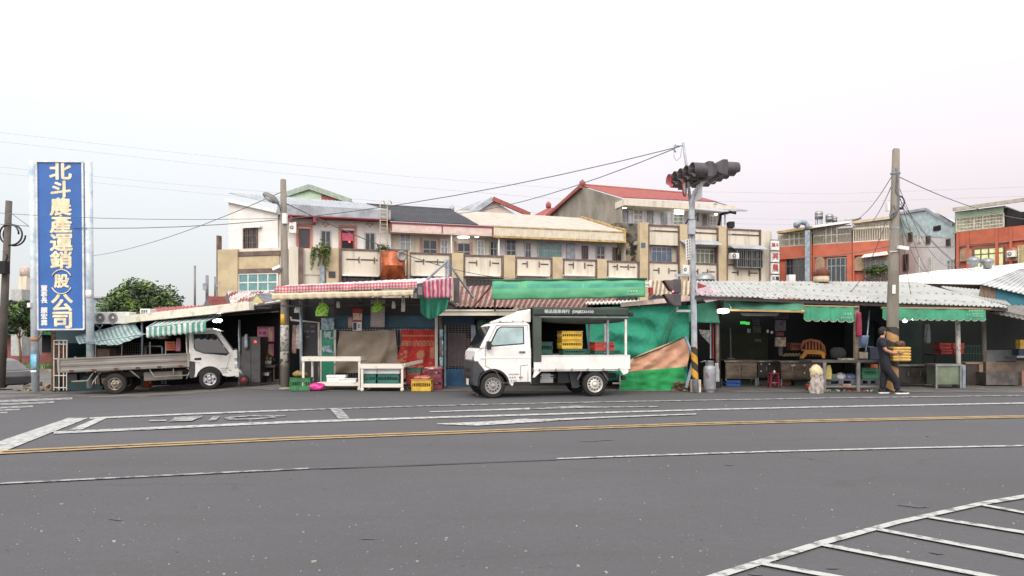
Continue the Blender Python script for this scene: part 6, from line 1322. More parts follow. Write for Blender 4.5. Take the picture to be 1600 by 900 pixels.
b = MB(); b.pb(551, 482.5, 566, 489.5, 21.89, .02); b.pb(552, 500, 565, 502.5, 21.885, .02); b.build('red_band', sm('calendar_red', (176, 56, 46)), t)
b = MB(); b.pb(551, 503, 565, 516.5, 21.9, .02); pdt = b.build('date_sheet', M_['white'], t)
b = MB(); b.pb(552, 504, 557, 515.5, 21.89, .01); glyphs(b, 558, 505.5, 564.5, 514, 21.885, 1, sd=5); b.build('date_figure', sm('date_ink', (60, 58, 90)), pdt)
cloth('notice_sheet', 'small pinkish notice left of the red topped calendar', 'notice', [P(544, 496, 21.95), P(551, 496, 21.95), P(551, 512, 21.95), P(544, 512, 21.95)], sm('pinkish_paper', (184, 152, 138)), fold=.003, nf=1, nu=4, nv=4)
for k, (p, y, h) in enumerate(((528.5, 471, 10), (615, 471, 11), (630, 461, 26))): hang('knotted_string', ['white knotted string hanging left of the calendar', 'grey knotted string right of the long sheet', 'long white knotted cord below the gutter bracket'][k], 'string', P(p, y, 20.6), .09, h / FL * 20.6, M_['rwhite'], fold=5, n=14)
# tarps over the shutter
bt = sm('beige_tarp', (158, 144, 128), rough=.85, col2=(130, 116, 102), scale=1.3, lo=.3, hi=.6, fine=.05)
b = MB()
def f(u, v):
    xl = 530 - 7 * v ** .7 + 1.5 * math.sin(v * 9); xr = 618 + 6 * v; yt = 516.5 - 1.5 * u + 1.5 * abs(math.sin(u * 8)); yb = 584 - 3 * u
    g_ = .09 * math.sin((u * 3 + v * 2.2) * 4) * v + .05 * fn((u * 5, v * 5, 2), 1) + (.10 * max(0, 1 - abs(u - .92 + v * .28) * 12))
    return P(xl + (xr - xl) * u, yt + (yb - yt) * v, YF - .04 - g_ - .12 * v)
b.grid(f, 60, 30); tag(b.build('beige_tarp', bt, solid=.01), 'beige tarp hung over the shutter behind the white tables', 'tarp')
rt = [sm('towel_red', (190, 56, 50), rough=.9, col2=(160, 46, 44), scale=6), sm('towel_tan', (188, 130, 98), rough=.9)]
b = MB()
def f(u, v):
    xl = 626 - 8 * max(0, v - .25) * 1.2 + 1.5 * math.sin(v * 8); xr = 681 - 3 * v; yt = 515.8; yb = 592
    return P(xl + (xr - xl) * u, yt + (yb - yt) * v, YF - .1 - .05 * math.sin(u * 12 + v) - .04 * fn((u * 6, v * 4, 7), 1))
def mf(i, j):
    u, v = i / 60, j / 70
    if v < .12: return 0 if v < .1 else 1
    # centre flower ornament, leafy side sprays, border bands
    dx, dy = (u - .6) * 1.0, (v - .50) * 1.25
    a = math.atan2(dy, dx); r = math.hypot(dx, dy)
    if r < .085 + .05 * math.cos(a * 6) ** 2 * (1 if r > .05 else 1): return 1
    if .2 < v < .32 and abs(math.sin(u * 28 + 3 * math.sin(v * 40))) > .55: return 1
    if u < .22 and v > .35 and fn((u * 9, v * 16, 1), 1.3) > .1: return 1
    if u > .86 and v > .3: return 1 if fn((u * 5, v * 8, 9), 1.5) > -.15 else 0
    if v > .72 and fn((u * 10, v * 14, 4), 1.2) > -.1: return 1
    return 0
b.grid(f, 60, 70, mf=mf); tag(b.build('patterned_towel', rt, solid=.008), 'red towel with tan flower pattern hanging at the right of the shutter', 'towel')
# tables
tw_ = sm('table_white', (206, 200, 188), rough=.5, col2=(150, 134, 116), scale=5, lo=.28, hi=.42)
greyt = sm('table_top_grey', (140, 130, 118), rough=.6, col2=(116, 106, 94), scale=3)
def table(name, label, x0, x1, y0, y1, ztop, zsh, xsh0=None, skew=0.):
    t = thing(name, label, 'table', ((x0 + x1) / 2, (y0 + y1) / 2, 0)); b = MB()
    b.bb(x0, y0, ztop - .02, x1, y1, ztop); b.build('table_top', greyt, t)
    b = MB(); b.bb(x0 - .01, y0 - .02, ztop - .12, x1 + .01, y0, ztop + .01); b.bb(x1, y0, ztop - .1, x1 + .02, y1, ztop + .005); b.bb(x0 - .02, y0, ztop - .1, x0, y1, ztop + .005); b.build('apron', tw_, t)
    for x in (x0 + .03, x1 - .03):
        for y in (y0 + .02, y1 - .05): b = MB(); b.bb(x - .03, y - .025, .1, x + .03, y + .03, ztop - .12); b.bb(x - .02, y - .015, .09, x + .02, y + .02, .1); b.lathe([(0, -.02), (.05, -.02), (.05, .02), (0, .02)], (x, y, .05), axis=(0, 1, 0), n=12); b.build('leg', tw_, t)
    b = MB(); b.bb((xsh0 or x0) + .0, y0 + .03, zsh - .02, x1 - .01, y1 - .05, zsh); b.bb((xsh0 or x0), y0 + .01, zsh - .09, x1 - .0, y0 + .03, zsh + .01); b.build('shelf', tw_, t); return t
ya = 20.3; za = Z_(557.5, ya)
table('market_table', 'higher white market table with foam boxes on its lower shelf', X_(472, ya), X_(563, ya), ya, ya + 1.0, za, .22, X_(495, ya))
yb_ = 20.0; zb2 = Z_(569, yb_)
table('market_table', 'lower white market table holding foam boxes and green crates on its shelf', X_(564, yb_), X_(630, yb_) + .0, yb_, yb_ + 1.0, zb2, .2)
wf = sm('styrofoam', (222, 222, 220), rough=.7, col2=(206, 206, 204), fine=.02)
def foam(label, x0, x1, y0, z0, z1, dep=.35, rz=0.):
    t = thing('foam_box', label, 'box', ((x0 + x1) / 2, y0 + dep / 2, z0)); b = MB(); zl = z0 + (z1 - z0) * .66; b.box(((x0 + x1) / 2, y0 + dep / 2, (z0 + zl) / 2), (x1 - x0, dep, zl - z0), rz=rz); b.build('box_body', wf, t, bevel=.012)
    b = MB(); b.box(((x0 + x1) / 2, y0 + dep / 2, (zl + z1) / 2 + .003), (x1 - x0 + .02, dep + .02, z1 - zl - .002), rz=rz); b.build('lid', wf, t, bevel=.012)
foam('flat white foam box at the left on the lower shelf of the higher table', X_(511, 20.5), X_(540, 20.5), 20.45, .222, .42)
foam('smaller foam box lying right of the other one on the higher table shelf', X_(529, 20.35), X_(556, 20.35), 20.33, .222, .33, .3, rz=.05)
Yc = 20.12
for k, (p0, p1) in enumerate(((565, 587.5), (589.5, 623.5))):
    w_ = X_(p1, Yc) - X_(p0, Yc); c_ = ((X_(p0, Yc) + X_(p1, Yc)) / 2, Yc + .19, .202); h_ = .25
    crate('crate', ['left dark green crate on the shelf of the lower white table', 'right dark green crate on the shelf of the lower white table'][k], sm('crate_teal', (28, 96, 84), rough=.5), w_ - .03, .36, h_, c_)
    foam(['white foam box on the left green crate under the lower table', 'long white foam box on the right green crate under the lower table'][k], X_(p0, Yc), X_(p1 + 1, Yc), Yc + .0, .475, .62)
crate('crate', 'dark green crate behind the right leg of the lower white table', sm('crate_teal', (28, 96, 84)), .42, .3, .16, (X_(646, 20.8), 20.9, .6 - .17), 0)
b = MB(); b.pb(634, 583, 657, 602, 20.7, .3); tag(b.build('red_sack', sm('sack_red', (160, 50, 46)), bevel=.04), 'red sack below the green crate at the right of the lower table', 'sack')
# table right extension shelf
b = MB(); b.hexa([P(631, 573, 20.02), P(633, 573, 20.02), P(661, 566.5, 21.1), P(658, 566.5, 21.1)] + [P(631, 568, 20.02), P(633, 568, 20.02), P(661, 562, 21.1), P(658, 562, 21.1)])
tag(b.build('trestle_rail', tw_), 'white rail running back from the right corner of the lower table', 'rail')
# floor crates
q = G(467, 611.5); crate('crate', 'green ribbed crate on the ground at the foot of the lamp pole', cgr, .54, .4, .34, (q.x, q.y + .25, q.z + .01), .08)
b = MB(); c = q + Vector((-.05, .3, .36))
b.grid(lambda u, v: c + Vector((math.cos(u * 6.283) * math.sin(v * 3.14) * .22, math.sin(u * 6.283) * math.sin(v * 3.14) * .14, .1 - math.cos(v * 3.14) * .09 + .03 * fn((u * 9, v * 6, 1), 1))), 14, 8); tag(b.build('produce_bag', sm('mustard_bag', (150, 120, 60), col2=(110, 90, 50), scale=9)), 'mustard bag resting on the green crate by the lamp pole', 'bag')
def blob_bag(name, label, cat, c, rx, ry, rz_, m, sd=0, rough=.25, n=28):
    b = MB(); c = Vector(c)
    def f(u, v):
        a = u * 6.283; k = 1 + rough * fn((math.cos(a) * 2, math.sin(a) * 2, v * 3 + sd), 1.1) + rough * .5 * fn((math.cos(a) * 5, math.sin(a) * 5, v * 8 + sd), 1.1); s_ = abs(math.sin(v * 3.14159)) ** .7
        return c + Vector((math.cos(a) * s_ * rx * k, math.sin(a) * s_ * ry * k, rz_ * (1 - math.cos(v * 3.1416)) * (1 + rough * .3 * fn((a, sd, 0), 1)) * .999))
    b.grid(f, n, 16); return tag(b.build(name, m), label, cat)
q = G(492.5, 611); blob_bag('plastic_bag', 'bright pink plastic bag lying on the ground beside the green crate', 'bag', q + Vector((.03, .1, 0)), .22, .16, .11, sm('pink_bag', (206, 62, 140), rough=.3, col2=(170, 44, 116), scale=9), 3)
q = G(658.5, 612); crate('crate', 'yellow crate on the ground right of the white tables', cy, .52, .36, .3, (q.x, q.y + .2, .01), -.06)
blob_bag('plastic_bag', 'crumpled reddish clear bag on top of the yellow crate', 'bag', (q.x, q.y + .22, .29), .25, .17, .07, sm('reddish_film', (176, 112, 96), rough=.25, col2=(150, 70, 60), scale=8), 7)
q = G(676, 610); crate('crate', 'lower maroon crate beside the sticker covered post', cmar, .46, .4, .3, (q.x, q.y + .35, .01), .03); crate('crate', 'upper maroon crate covered with clear plastic', cmar, .46, .4, .26, (q.x, q.y + .35, .33), -.03)
blob_bag('plastic_cover', 'pink clear plastic thrown over the maroon crates', 'cover', (q.x, q.y + .3, .55), .27, .22, .05, sm('pink_film', (160, 92, 104), rough=.2, col2=(190, 150, 150), scale=7), 11)
# posts right of the stall
t = thing('stall_post', 'slim dirty white post at the right end of the shutter', 'post', (X_(682, 22), 21.9, 0)); b = MB(); b.pb(679.5, 490, 684, 607, 21.9, .09); b.build('post', M_['rwhite'], t)
t = thing('stall_post', 'thicker post plastered with torn stickers left of the blue shutter', 'post', (X_(690, 21.6), 21.6, 0))
b = MB(); b.tube([P(690, 608, 21.6), P(689, 486, 21.6)], .055, 10); b.build('post', M_['conc'], t)
b = MB()
for k, (y0, y1) in enumerate(((515, 530), (532, 545), (546, 556), (558, 573))): 
    cc = P(689.7, y1, 21.6); hh = (y1 - y0) / FL * 21.6; b.grid(lambda u, v: cc + Vector((math.sin((u - .5) * 2.4 + k) * .06, -math.cos((u - .5) * 2.4 + .0) * .06, hh * v)), 8, 2)
b.build('torn_sticker', scr, t, solid=.004)

# ============================================================ BLUE SHUTTER HOUSE + RUSTY ROOF
sh = thing('shutter_shop', 'small shop with a blue roller shutter under a cream roof edge behind the mini truck', 'shop', (X_(760, 22.4), 23, 0))
b = MB(); b.bb(X_(692, 22.2), 24.6, 0, X_(1010, 24.6), 24.8, 2.1); b.bb(X_(690, 22.2), 22.2, 0, X_(694.5, 22.2), 24.6, 2.1); b.bb(X_(905, 22.3), 22.3, 0, X_(1000, 22.3), 22.5, 2.0); b.build('wall', shadep, sh)
b = MB(); b.pb(693, 493, 741, 508, 22.1, .3); b.build('fascia', sm('navy_fascia', (36, 62, 90), rough=.6), sh)
b = MB(); b.pb(741, 493, 905, 499, 22.1, .3); b.build('lintel', sm('dark_board_wall', (40, 36, 36)), sh)
b = MB(); n = 20
for i in range(n): y0 = 577 + 28.5 * i / n; b.pb(696, y0, 737, y0 + 1.0, 22.14, .03)
b.pb(696, 576.5, 737, 606, 22.16, .03); b.build('shutter_base', sm('shutter_blue', (42, 96, 136), rough=.5, col2=(30, 74, 108), scale=3), sh)
b = MB()
for i in range(24): y0 = 509 + 67 * i / 24; b.pb(695, y0, 738, y0 + .8, 22.14, .02)
for i in range(9): x0 = 696 + i * 5; b.pb(x0, 508, x0 + .7, 577, 22.13, .02)
b.build('shutter_grille', sm('shutter_dull', (118, 112, 114), rough=.6), sh)
b = MB(); b.pb(694, 508, 697, 607, 22.1, .06); b.pb(736, 508, 743, 607, 22.08, .1); b.build('door_post', M_['galv'], sh)
b = MB(); b.pb(700, 520, 728, 572, 22.6, .1); tag(b.build('curtain_panel', sm('faded_pink_panel', (126, 104, 106))), 'faded pinkish panel behind the shutter grille', 'panel')
b = MB(); b.pb(727, 529, 736, 540, 22.4, .03); tag(b.build('notice', sm('notice_red', (160, 56, 62))), 'small red notice behind the shutter grille', 'notice')
b = MB(); 
for (p0, y0, p1, y1) in ((744, 500, 790, 502), (744, 502, 746, 600), (770, 502, 772, 600), (790, 502, 792, 600), (744, 520, 790, 521.5)): b.pb(p0, y0, p1, y1, 22.3, .05)
b.build('window_frame', sm('dark_green_frame', (44, 62, 56)), sh)
b = MB(); b.pb(746, 503, 790, 560, 22.36, .02); b.build('window_glass', sm('green_reflection_glass', (50, 76, 70), rough=.12, col2=(28, 36, 34), scale=3), sh)
b = MB(); b.lathe([(0, -.02), (.13, -.02), (.13, 0)], P(753.5, 505, 22.2), axis=(0, 1, 0), n=18); tag(b.build('round_sign', sm('round_teal', (72, 126, 116))), 'round teal disc in the dark window behind the mini truck cab', 'disc')
b = MB(); b.pb(767, 502, 776, 506, 22.2, .05); tag(b.build('small_light', mat('dim_tube', (.75, .9, .8), emit=1.2)), 'small pale light in the dark window above the mini truck cab', 'light')
b = MB(); b.pb(692, 575, 905, 606, 22.5, .1); b.build('dado', M_['dark'], sh)
b = MB(); b.bar(P(685, 488.5, 20.9), P(968, 488.5, 20.9), .16, .17); b.bar(P(684, 485, 20.8), P(968, 485, 20.8), .08, .04)
b.hexa([P(685, 490, 20.9), P(968, 490, 20.9), P(968, 490, 24.7), P(685, 490, 24.7)] + [P(685, 488, 20.9), P(968, 488, 20.9), P(968, 488, 24.7) , P(685, 488, 24.7)]); b.build('cream_eave', M_['cream'], sh)
rr = thing('rusty_roof', 'rust striped corrugated roof below the long green banner', 'roof', (X_(820, 24), 23.5, 2.3))
rs = [sm('rusty_sheet_pale', (164, 146, 138), rough=.8, col2=(120, 84, 72), scale=4), sm('rusty_sheet_brown', (112, 66, 56), rough=.85, col2=(84, 50, 44), scale=4)]
b = MB(); A_, B_, C_, D_ = P(712, 480, 21.3), P(950, 484, 21.3), P(985, 440, 26), P(716, 449, 26); nR = 62
nrm = Vector((0, -.5, 1)).normalized()
b.grid(lambda u, v: A_.lerp(B_, u).lerp(D_.lerp(C_, u), v) + nrm * (.05 if round(u * nR) % 2 else 0), nR, 6, smooth=False, mf=lambda i, j: i % 2); b.build('sheet', rs, rr, solid=.01)
b = MB(); surf(b, P(800, 484, 21), P(1005, 487, 21), P(1000, 478, 22), P(812, 478, 22), n=26, amp=.03); b.build('lower_sheet', sm('pale_old_sheet', (176, 164, 152), rough=.7, col2=(140, 112, 100), scale=4), rr, solid=.02)
b = MB(); b.pb(686, 474, 712, 484, 21.6, .4); b.tube([P(690, 470, 21.6), P(708, 474, 21.6), P(716, 480, 21.5)], .06, 6); b.build('gutter_end', sm('dark_end_cap', (70, 66, 68)), rr)
b = MB(); b.bb(X_(700, 26), 26, 0, X_(1120, 26), 26.1, Z_(470, 26)); b.build('support_wall', shadep, rr)
# long green banner roll
bn = thing('green_banner_awning', 'long rolled green canvas awning above the rusty roof', 'awning', tuple(P(890, 450, 20.5)))
cv = [sm('canvas_green', (82, 152, 110), rough=.7, col2=(70, 140, 102), scale=2, fine=.02), sm('canvas_teal', (60, 142, 120), rough=.7, fine=.02)]
b = MB()
def f(u, v):
    yt = 439.5 - 1.5 * u; yb = 468 - 4.5 * u + .35 * math.sin(u * 20) + 1 * math.sin(u * 3.14); return P(769 + 239 * u, yt + (yb - yt) * v, 20.4 - .12 * math.sin(v * 2.2) - .02 * fn((u * 12, v * 3, 0), 1.3) - .015 * math.sin(u * 30 + v * 3))
b.grid(f, 70, 12, mf=lambda i, j: 1 if 2 <= j <= 4 and fn((i / 9, 0, 0), 1) > -.35 else 0); cvo = b.build('canvas', cv, bn, solid=.03)
b = MB(); b.tube([P(768, 438.5, 20.4), P(1011, 436, 20.4)], .035, 8); b.build('roller_tube', sm('dark_green_tube', (36, 84, 64)), bn)
b = MB(); glyphs(b, 980, 453, 997, 456.8, 20.24, 4, sd=11); glyphs(b, 979, 458.5, 998, 460.5, 20.24, 9, sd=12); b.build('lettering', sm('canvas_print', (190, 214, 188)), cvo)
b = MB(); b.pb(772, 466, 774.5, 486, 20.6, .05); b.build('post', M_['dark'], bn)
b = MB(); b.bar(P(737, 483, 21.3), P(768, 446, 20.5), .035); b.build('brace', M_['rust'], bn)
b = MB(); b.pb(1008, 440, 1014, 444, 20.3, .2); b.pb(1008, 446.5, 1014, 449, 20.3, .2); b.tube([P(1016, 438, 20.5), P(1016, 465, 20.5)], .04, 6); b.build('end_bracket', M_['rwhite'], bn)
b = MB(); b.pb(1015, 449, 1021, 461, 20.35, .2); tag(b.build('red_box', sm('box_red', (150, 44, 48)), bevel=.01), 'small red box at the right end of the green canvas awning', 'box')
# antenna-like post with guys
gy = thing('braced_post', 'short grey post with two slanting braces above the striped cloth', 'post', tuple(P(698, 436, 21.5)))
b = MB(); b.pb(695.5, 405, 698.5, 440, 21.5, .06); b.pb(699.5, 405, 702, 440, 21.5, .06); b.build('post', M_['galv'], gy)
b = MB(); b.bar(P(700, 407, 21.6), P(663, 441, 20), .05); b.build('brace', M_['galv'], gy); b = MB(); b.bar(P(701, 412, 21.6), P(740, 466, 23), .05); b.build('brace', M_['galv'], gy)

# ============================================================ GREEN TARP ENCLOSURE
tp = thing('tarp_enclosure', 'big green tarp enclosure with a brown sheet across it behind the mini truck tail', 'tarp enclosure', (X_(1000, 21), 21, 0))
b = MB()
def f(u, v):
    xl, xr = 913 + 10 * v, 1079 - 6 * v; yt = 481 - 4.5 * u; yb = 600 - 6 * math.sin(u * 4)
    # the tarp is pulled in at its right end and sags in long diagonal folds
    d = .09 * math.sin((u * 2.2 - v * 1.6) * 6) * (.3 + v) + .05 * fn((u * 3, v * 3, 1), 1.2) + .07 * max(0, 1 - abs(u * 1.3 - v * .5 - .75) * 9) + .06 * max(0, 1 - abs(u + v * .35 - .86) * 12) + .05 * math.sin(u * 40) * max(0, u - .75) + .022 * (1 - min(1, abs(fn((u * 4 - v, v * 3 + u, 5), 1.3)) * 5)) ** 2 + .012 * (1 - min(1, abs(fn((u * 9 + v * 2, v * 7, 8), 1.1)) * 4)) ** 2 + .06 * math.sin((v - .25 * u * u) * 24) * max(0, 1 - abs(u - .45) * 2.4)
    return P(xl + (xr - xl) * u, yt + (yb - yt) * v, 20.9 - d)
b.grid(f, 110, 60); b.build('green_tarp', gtarp, tp, solid=.01)
b = MB()
def f(u, v):
    yt = 564 - 38 * u ** .85; yb = 581 - 7 * u; return P(982 + 90 * u + 5 * math.sin(v * 3) * u, yt + (yb - yt) * v, 20.45 - .03 * math.sin(u * 11 + v * 5 + u * v * 6) - .02 * math.sin(v * 7 + u * 9) * u - .03 * fn((u * 7, v * 5, 2), 1))
b.grid(f, 70, 26); b.build('brown_sheet', sm('brown_cloth', (202, 158, 132), rough=.9, bump=.6, bscale=11, spec=.2, col2=(184, 138, 112), scale=2, fine=.05), tp, solid=.01)
b = MB()
def f(u, v):
    yt = 579 - 6 * u; yb = 609 + 3 * math.sin(u * 3) ; x = 966 + 103 * u + (8 * (1 - v) if u < .01 else 0); return P(x, yt + (yb - yt) * v + 4 * (1 - u) * (1 - v), 20.35 - .035 * math.sin(u * 22 + v * 3) * (.3 + v) - .012 * math.sin((v - .5 * (u - .5) ** 2) * 14) - .04 * fn((u * 6, v * 4, 8), 1))
b.grid(f, 70, 24); b.build('lower_tarp', sm('leaf_green_tarp', (46, 146, 84), rough=.8, bump=.6, bscale=9, spec=.25, col2=(38, 122, 70), scale=2), tp, solid=.01)
b = MB(); b.tube([P(990, 560, 20.4), P(1030, 545, 20.4), P(1070, 526, 20.4)], .02, 5); b.build('hem', sm('hem_green', (24, 82, 50)), tp)
b = MB()
def f(u, v):
    xl, xr = 1076 + 0 * v, 1116 + 9 * v; yt = 477 - 6 * u; yb = 503.5 + 1.5 * u; return P(xl + (xr - xl) * u, yt + (yb - yt) * v, 20.6 - .05 * math.sin(u * 9 + v * 3) * v - .3 * u)
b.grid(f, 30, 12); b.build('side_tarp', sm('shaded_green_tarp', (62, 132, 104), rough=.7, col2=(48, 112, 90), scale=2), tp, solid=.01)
b = MB(); b.bar(P(1070, 526, 20.2), P(1084, 560, 19.9), .06); b.bar(P(1084, 560, 19.9), P(1072, 606, 19.9), .07); b.build('prop', M_['galv'], tp)
b = MB(); 
for i in range(5): b.tube([P(1050 + i * 3, 479, 20.7), P(1033 + i * 2.5 + 2 * math.sin(i), 538, 20.55)], .008, 4)
b.build('rope', sm('rope_dark', (56, 78, 60)), tp)
b = MB(); b.bb(X_(1125, 21), 21.2, 0, X_(1125, 21) + .08, 26, 2.4); b.build('inner_wall', shadep, tp)
q = G(1074, 612); b = MB()
for i in range(34): s_ = random.uniform(.05, .1); b.m(i % 3).box(q + Vector((random.gauss(0, .13), .25 + random.gauss(0, .07), .03 + .22 * random.random() ** 2)), (s_ * 1.6, s_, s_ * .7), rz=random.random() * 3, ry=random.uniform(-.6, .6))
tag(b.build('rubble', [M_['rust'], M_['wood'], M_['conc']]), 'heap of brick and wood scraps at the foot of the tarp', 'rubble', kind='stuff')
# white slanting fascia and small canopy bits over the tarp
t = thing('slanted_fascia', 'thin white slanting roof edge above the green tarp', 'roof edge', tuple(P(1020, 472, 20.8)))
b = MB(); b.hexa([P(970, 479.5, 20.7), P(1078, 470, 20.5), P(1078, 470, 21.6), P(970, 479.5, 21.6), P(970, 473, 20.7), P(1078, 462.5, 20.5), P(1078, 462.5, 21.6), P(970, 473, 21.6)]); b.build('fascia', sm('pinkish_white', (206, 192, 182), rough=.6, col2=(190, 160, 150), scale=4), t)
b = MB(); surf(b, P(915, 476, 20.9), P(1000, 474, 20.9), P(1000, 470, 22.5), P(915, 472, 22.5), n=14, amp=.03); b.build('sheet', M_['rwhite'], t, solid=.02)
t = thing('striped_sheet_roof', 'cream and brown ribbed roof between the canvas awning and the signal pole', 'roof', tuple(P(1050, 460, 22.5)))
b = MB(); A_, B_, C_, D_ = P(1012, 462, 21.5), P(1100, 462, 21.5), P(1100, 440, 25), P(1016, 440, 25)
b.grid(lambda u, v: A_.lerp(B_, u).lerp(D_.lerp(C_, u), v) + nrm * (.05 if round(u * 26) % 2 else 0), 26, 4, smooth=False, mf=lambda i, j: i % 2); b.build('sheet', [sm('cream_rib', (198, 182, 148)), sm('brown_rib', (130, 102, 82))], t, solid=.01)
t = thing('pink_banner', 'pale pink banner board tilted beside the signal pole', 'banner', tuple(P(1115, 460, 19.6)))
b = MB(); v = [P(1086, 452, 19.4), P(1106, 447.8, 19.7), P(1146.5, 464, 20.3), P(1103, 472.5, 19.5)]; v2 = [q + Vector((.01, .03, 0)) for q in v]; b.hexa([v[3], v[2], v2[2], v2[3], v[0], v[1], v2[1], v2[0]]); b.build('board', sm('banner_pink', (204, 180, 190), rough=.6), t)
b = MB()
for i in range(9):
    u = i / 8; a_ = v[0].lerp(v[1], .3 + u * .4).lerp(v[3].lerp(v[2], .15 + u * .6), .3 + .25 * ((i % 3) / 2)); b.box(a_ + Vector((i * .03 - .1, -.03, 0)), (.05, .01, .012), ry=.2); b.box(a_ + Vector((i * .03 - .1, -.03, -.02)), (.012, .01, .05))
b.build('lettering', sm('faded_print', (150, 130, 146)), t)
b = MB(); b.add([P(1090, 442, 20.2), P(1105, 447, 20.2), P(1090, 453, 20.2)], [(0, 1, 2)]); tag(b.build('red_pennant', sm('pennant_red', (150, 56, 60)), solid=.02), 'dark red triangular scrap above the pink banner', 'cloth')
t = thing('water_tank', 'domed steel water tank showing above the white roof right of the signal pole', 'tank', tuple(P(1101, 446, 26)))
b = MB(); c = P(1101, 446, 26); b.lathe([(0, 0), (.34, 0), (.34, .18), (.36, .2), (.34, .22), (.34, .3), (.27, .38), (.1, .43), (0, .44)], c, n=24); b.build('drum', M_['alu'], t)
b = MB(); b.lathe([(0, .43), (.09, .43), (.09, .47), (0, .48)], c, n=12); b.build('lid', M_['alu'], t)
# ============================================================ RIGHT MARKET HALL
rm_ = thing('right_market_hall', 'long open market hall on the right under a white ribbed roof', 'market hall', (X_(1330, 22), 23, 0))
b = MB(); E0, E1, T1, T0 = P(1088, 461, 19.3), P(1577, 480.5, 21.4), P(1432, 441.5, 26), P(1086, 440, 23.5)
whr = sm('white_roof_sheet', (170, 171, 168), rough=.55, col2=(150, 149, 142), scale=1.4, lo=.3, hi=.55)
surf(b, E0, E1, T1, T0, n=64, amp=.03); b.build('roof_sheet', whr, rm_, solid=.015)
b = MB(); nrm2 = (E1 - E0).cross(T0 - E0).normalized(); nrm2 = nrm2 if nrm2.z > 0 else -nrm2
for i in range(0, 60, 2):
    for v in (.1, .42, .75):
        u = (i + .5) / 60 + (.004 if v > .2 else 0); q = E0.lerp(E1, u).lerp(T0.lerp(T1, u), v + .03 * (i % 2)) + nrm2 * .055; b.box(q, (.05, .05, .02))
b.build('roof_bolts', sm('bolt_stain', (148, 146, 136)), rm_)
b = MB(); b.bar(E0 + Vector((0, .1, -.06)), E1 + Vector((0, .1, -.06)), .06, .08)
for u in (.02, .2, .38, .52, .7, .86, .99): b.bar(E0.lerp(E1, u) + Vector((0, .1, -.08)), T0.lerp(T1, u) + Vector((0, 0, -.1)), .06, .1)
b.build('rafter', sm('dark_timber', (72, 62, 56)), rm_)
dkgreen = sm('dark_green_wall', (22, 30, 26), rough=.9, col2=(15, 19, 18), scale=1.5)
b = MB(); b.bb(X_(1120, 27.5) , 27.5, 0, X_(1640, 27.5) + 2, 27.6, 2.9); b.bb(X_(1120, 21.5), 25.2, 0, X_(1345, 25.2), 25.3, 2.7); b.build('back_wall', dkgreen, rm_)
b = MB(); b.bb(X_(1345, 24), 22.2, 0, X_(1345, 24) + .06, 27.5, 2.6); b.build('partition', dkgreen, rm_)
for q_ in ((1355, 500, 1366, 604, 23, .2), (1376, 470, 1440, 600, 26.6, .1)): b = MB(); b.pb(*q_); b.build('inner_panel', sm('mid_green_board', (34, 52, 46), rough=.8), rm_)
# scalloped green awnings
def scallop(label, pa, pb__, hpx, n, Y0_, Y1_, txt=None, m=None):
    t = thing('scalloped_awning', label, 'awning', tuple(P((pa[0] + pb__[0]) / 2, pa[1] + 10, (Y0_ + Y1_) / 2)))
    b = MB(); nu = n * 8
    def f(u, v):
        x = pa[0] + (pb__[0] - pa[0]) * u; y = pa[1] + (pb__[1] - pa[1]) * u; Yq = Y0_ + (Y1_ - Y0_) * u; s_ = abs(math.sin(u * n * math.pi)) ** .45
        return P(x, y + hpx * v * (.8 + .2 * s_), Yq - .35 * v + .02 * math.sin(u * 25))
    b.grid(f, nu, 8); cl = b.build('valance', m or sm('awning_emerald', (36, 122, 88), rough=.7, col2=(28, 102, 74), scale=2), t, solid=.012)
    b = MB(); b.tube([f(i / nu, 1.0) + Vector((0, -.012, 0)) for i in range(nu + 1)], .012, 5); b.build('piping', sm('awning_piping', (150, 156, 138)), cl)
    if txt:
        b = MB()
        for x0, y0, x1, y1, k in txt: glyphs(b, x0, y0, x1, y1, Y0_ + (Y1_ - Y0_) * ((x0 - pa[0]) / (pb__[0] - pa[0])) - .36, k, sd=int(x0))
        b.build('lettering', sm('awning_print', (160, 196, 168)), cl)
    b = MB(); b.tube([P(pa[0] - 2, pa[1], Y0_), P(pb__[0] + 8, pb__[1], Y1_)], .03, 6); b.build('awning_bar', sm('awning_bar_wood', (150, 126, 96)), t)
scallop('scalloped green awning with white print hanging left of the hall middle post', (1256, 478), (1334, 480), 24, 6, 20.0, 20.0, [(1318, 488, 1332, 492.5, 3), (1313, 494.5, 1333, 498, 6)])
scallop('long scalloped green awning with white print right of the concrete pole', (1379, 481), (1540, 483), 19, 14, 20.5, 21.1, [(1513, 483.5, 1537, 487, 6), (1510, 490.5, 1517, 492, 2), (1519, 488.5, 1537, 491.5, 6), (1519, 492.5, 1537, 494.8, 6)])
b = MB()
def f(u, v): return P(1131 + 125 * u, 466 + 6 * u + (17 - 3 * u) * v, 20.1 - .3 * v + .03 * math.sin(u * 20))
b.grid(f, 50, 6); t = tag(b.build('green_awning', sm('awning_dusty_green', (66, 120, 96), rough=.8, col2=(52, 98, 80), scale=2), solid=.01), 'plain dusty green awning strip under the left part of the white roof', 'awning')
b = MB(); b.bar(P(1141, 484.5, 19.8), P(1255, 487, 19.8), .05); b.lathe([(0, -.06), (.05, -.06), (.05, .02), (0, .02)], P(1255, 487, 19.8), axis=(1, 0, 0), n=8); tag(b.build('awning_pole', sm('gold_pole', (172, 142, 92), rough=.5)), 'gold coloured awning pole below the plain green awning strip', 'pole')
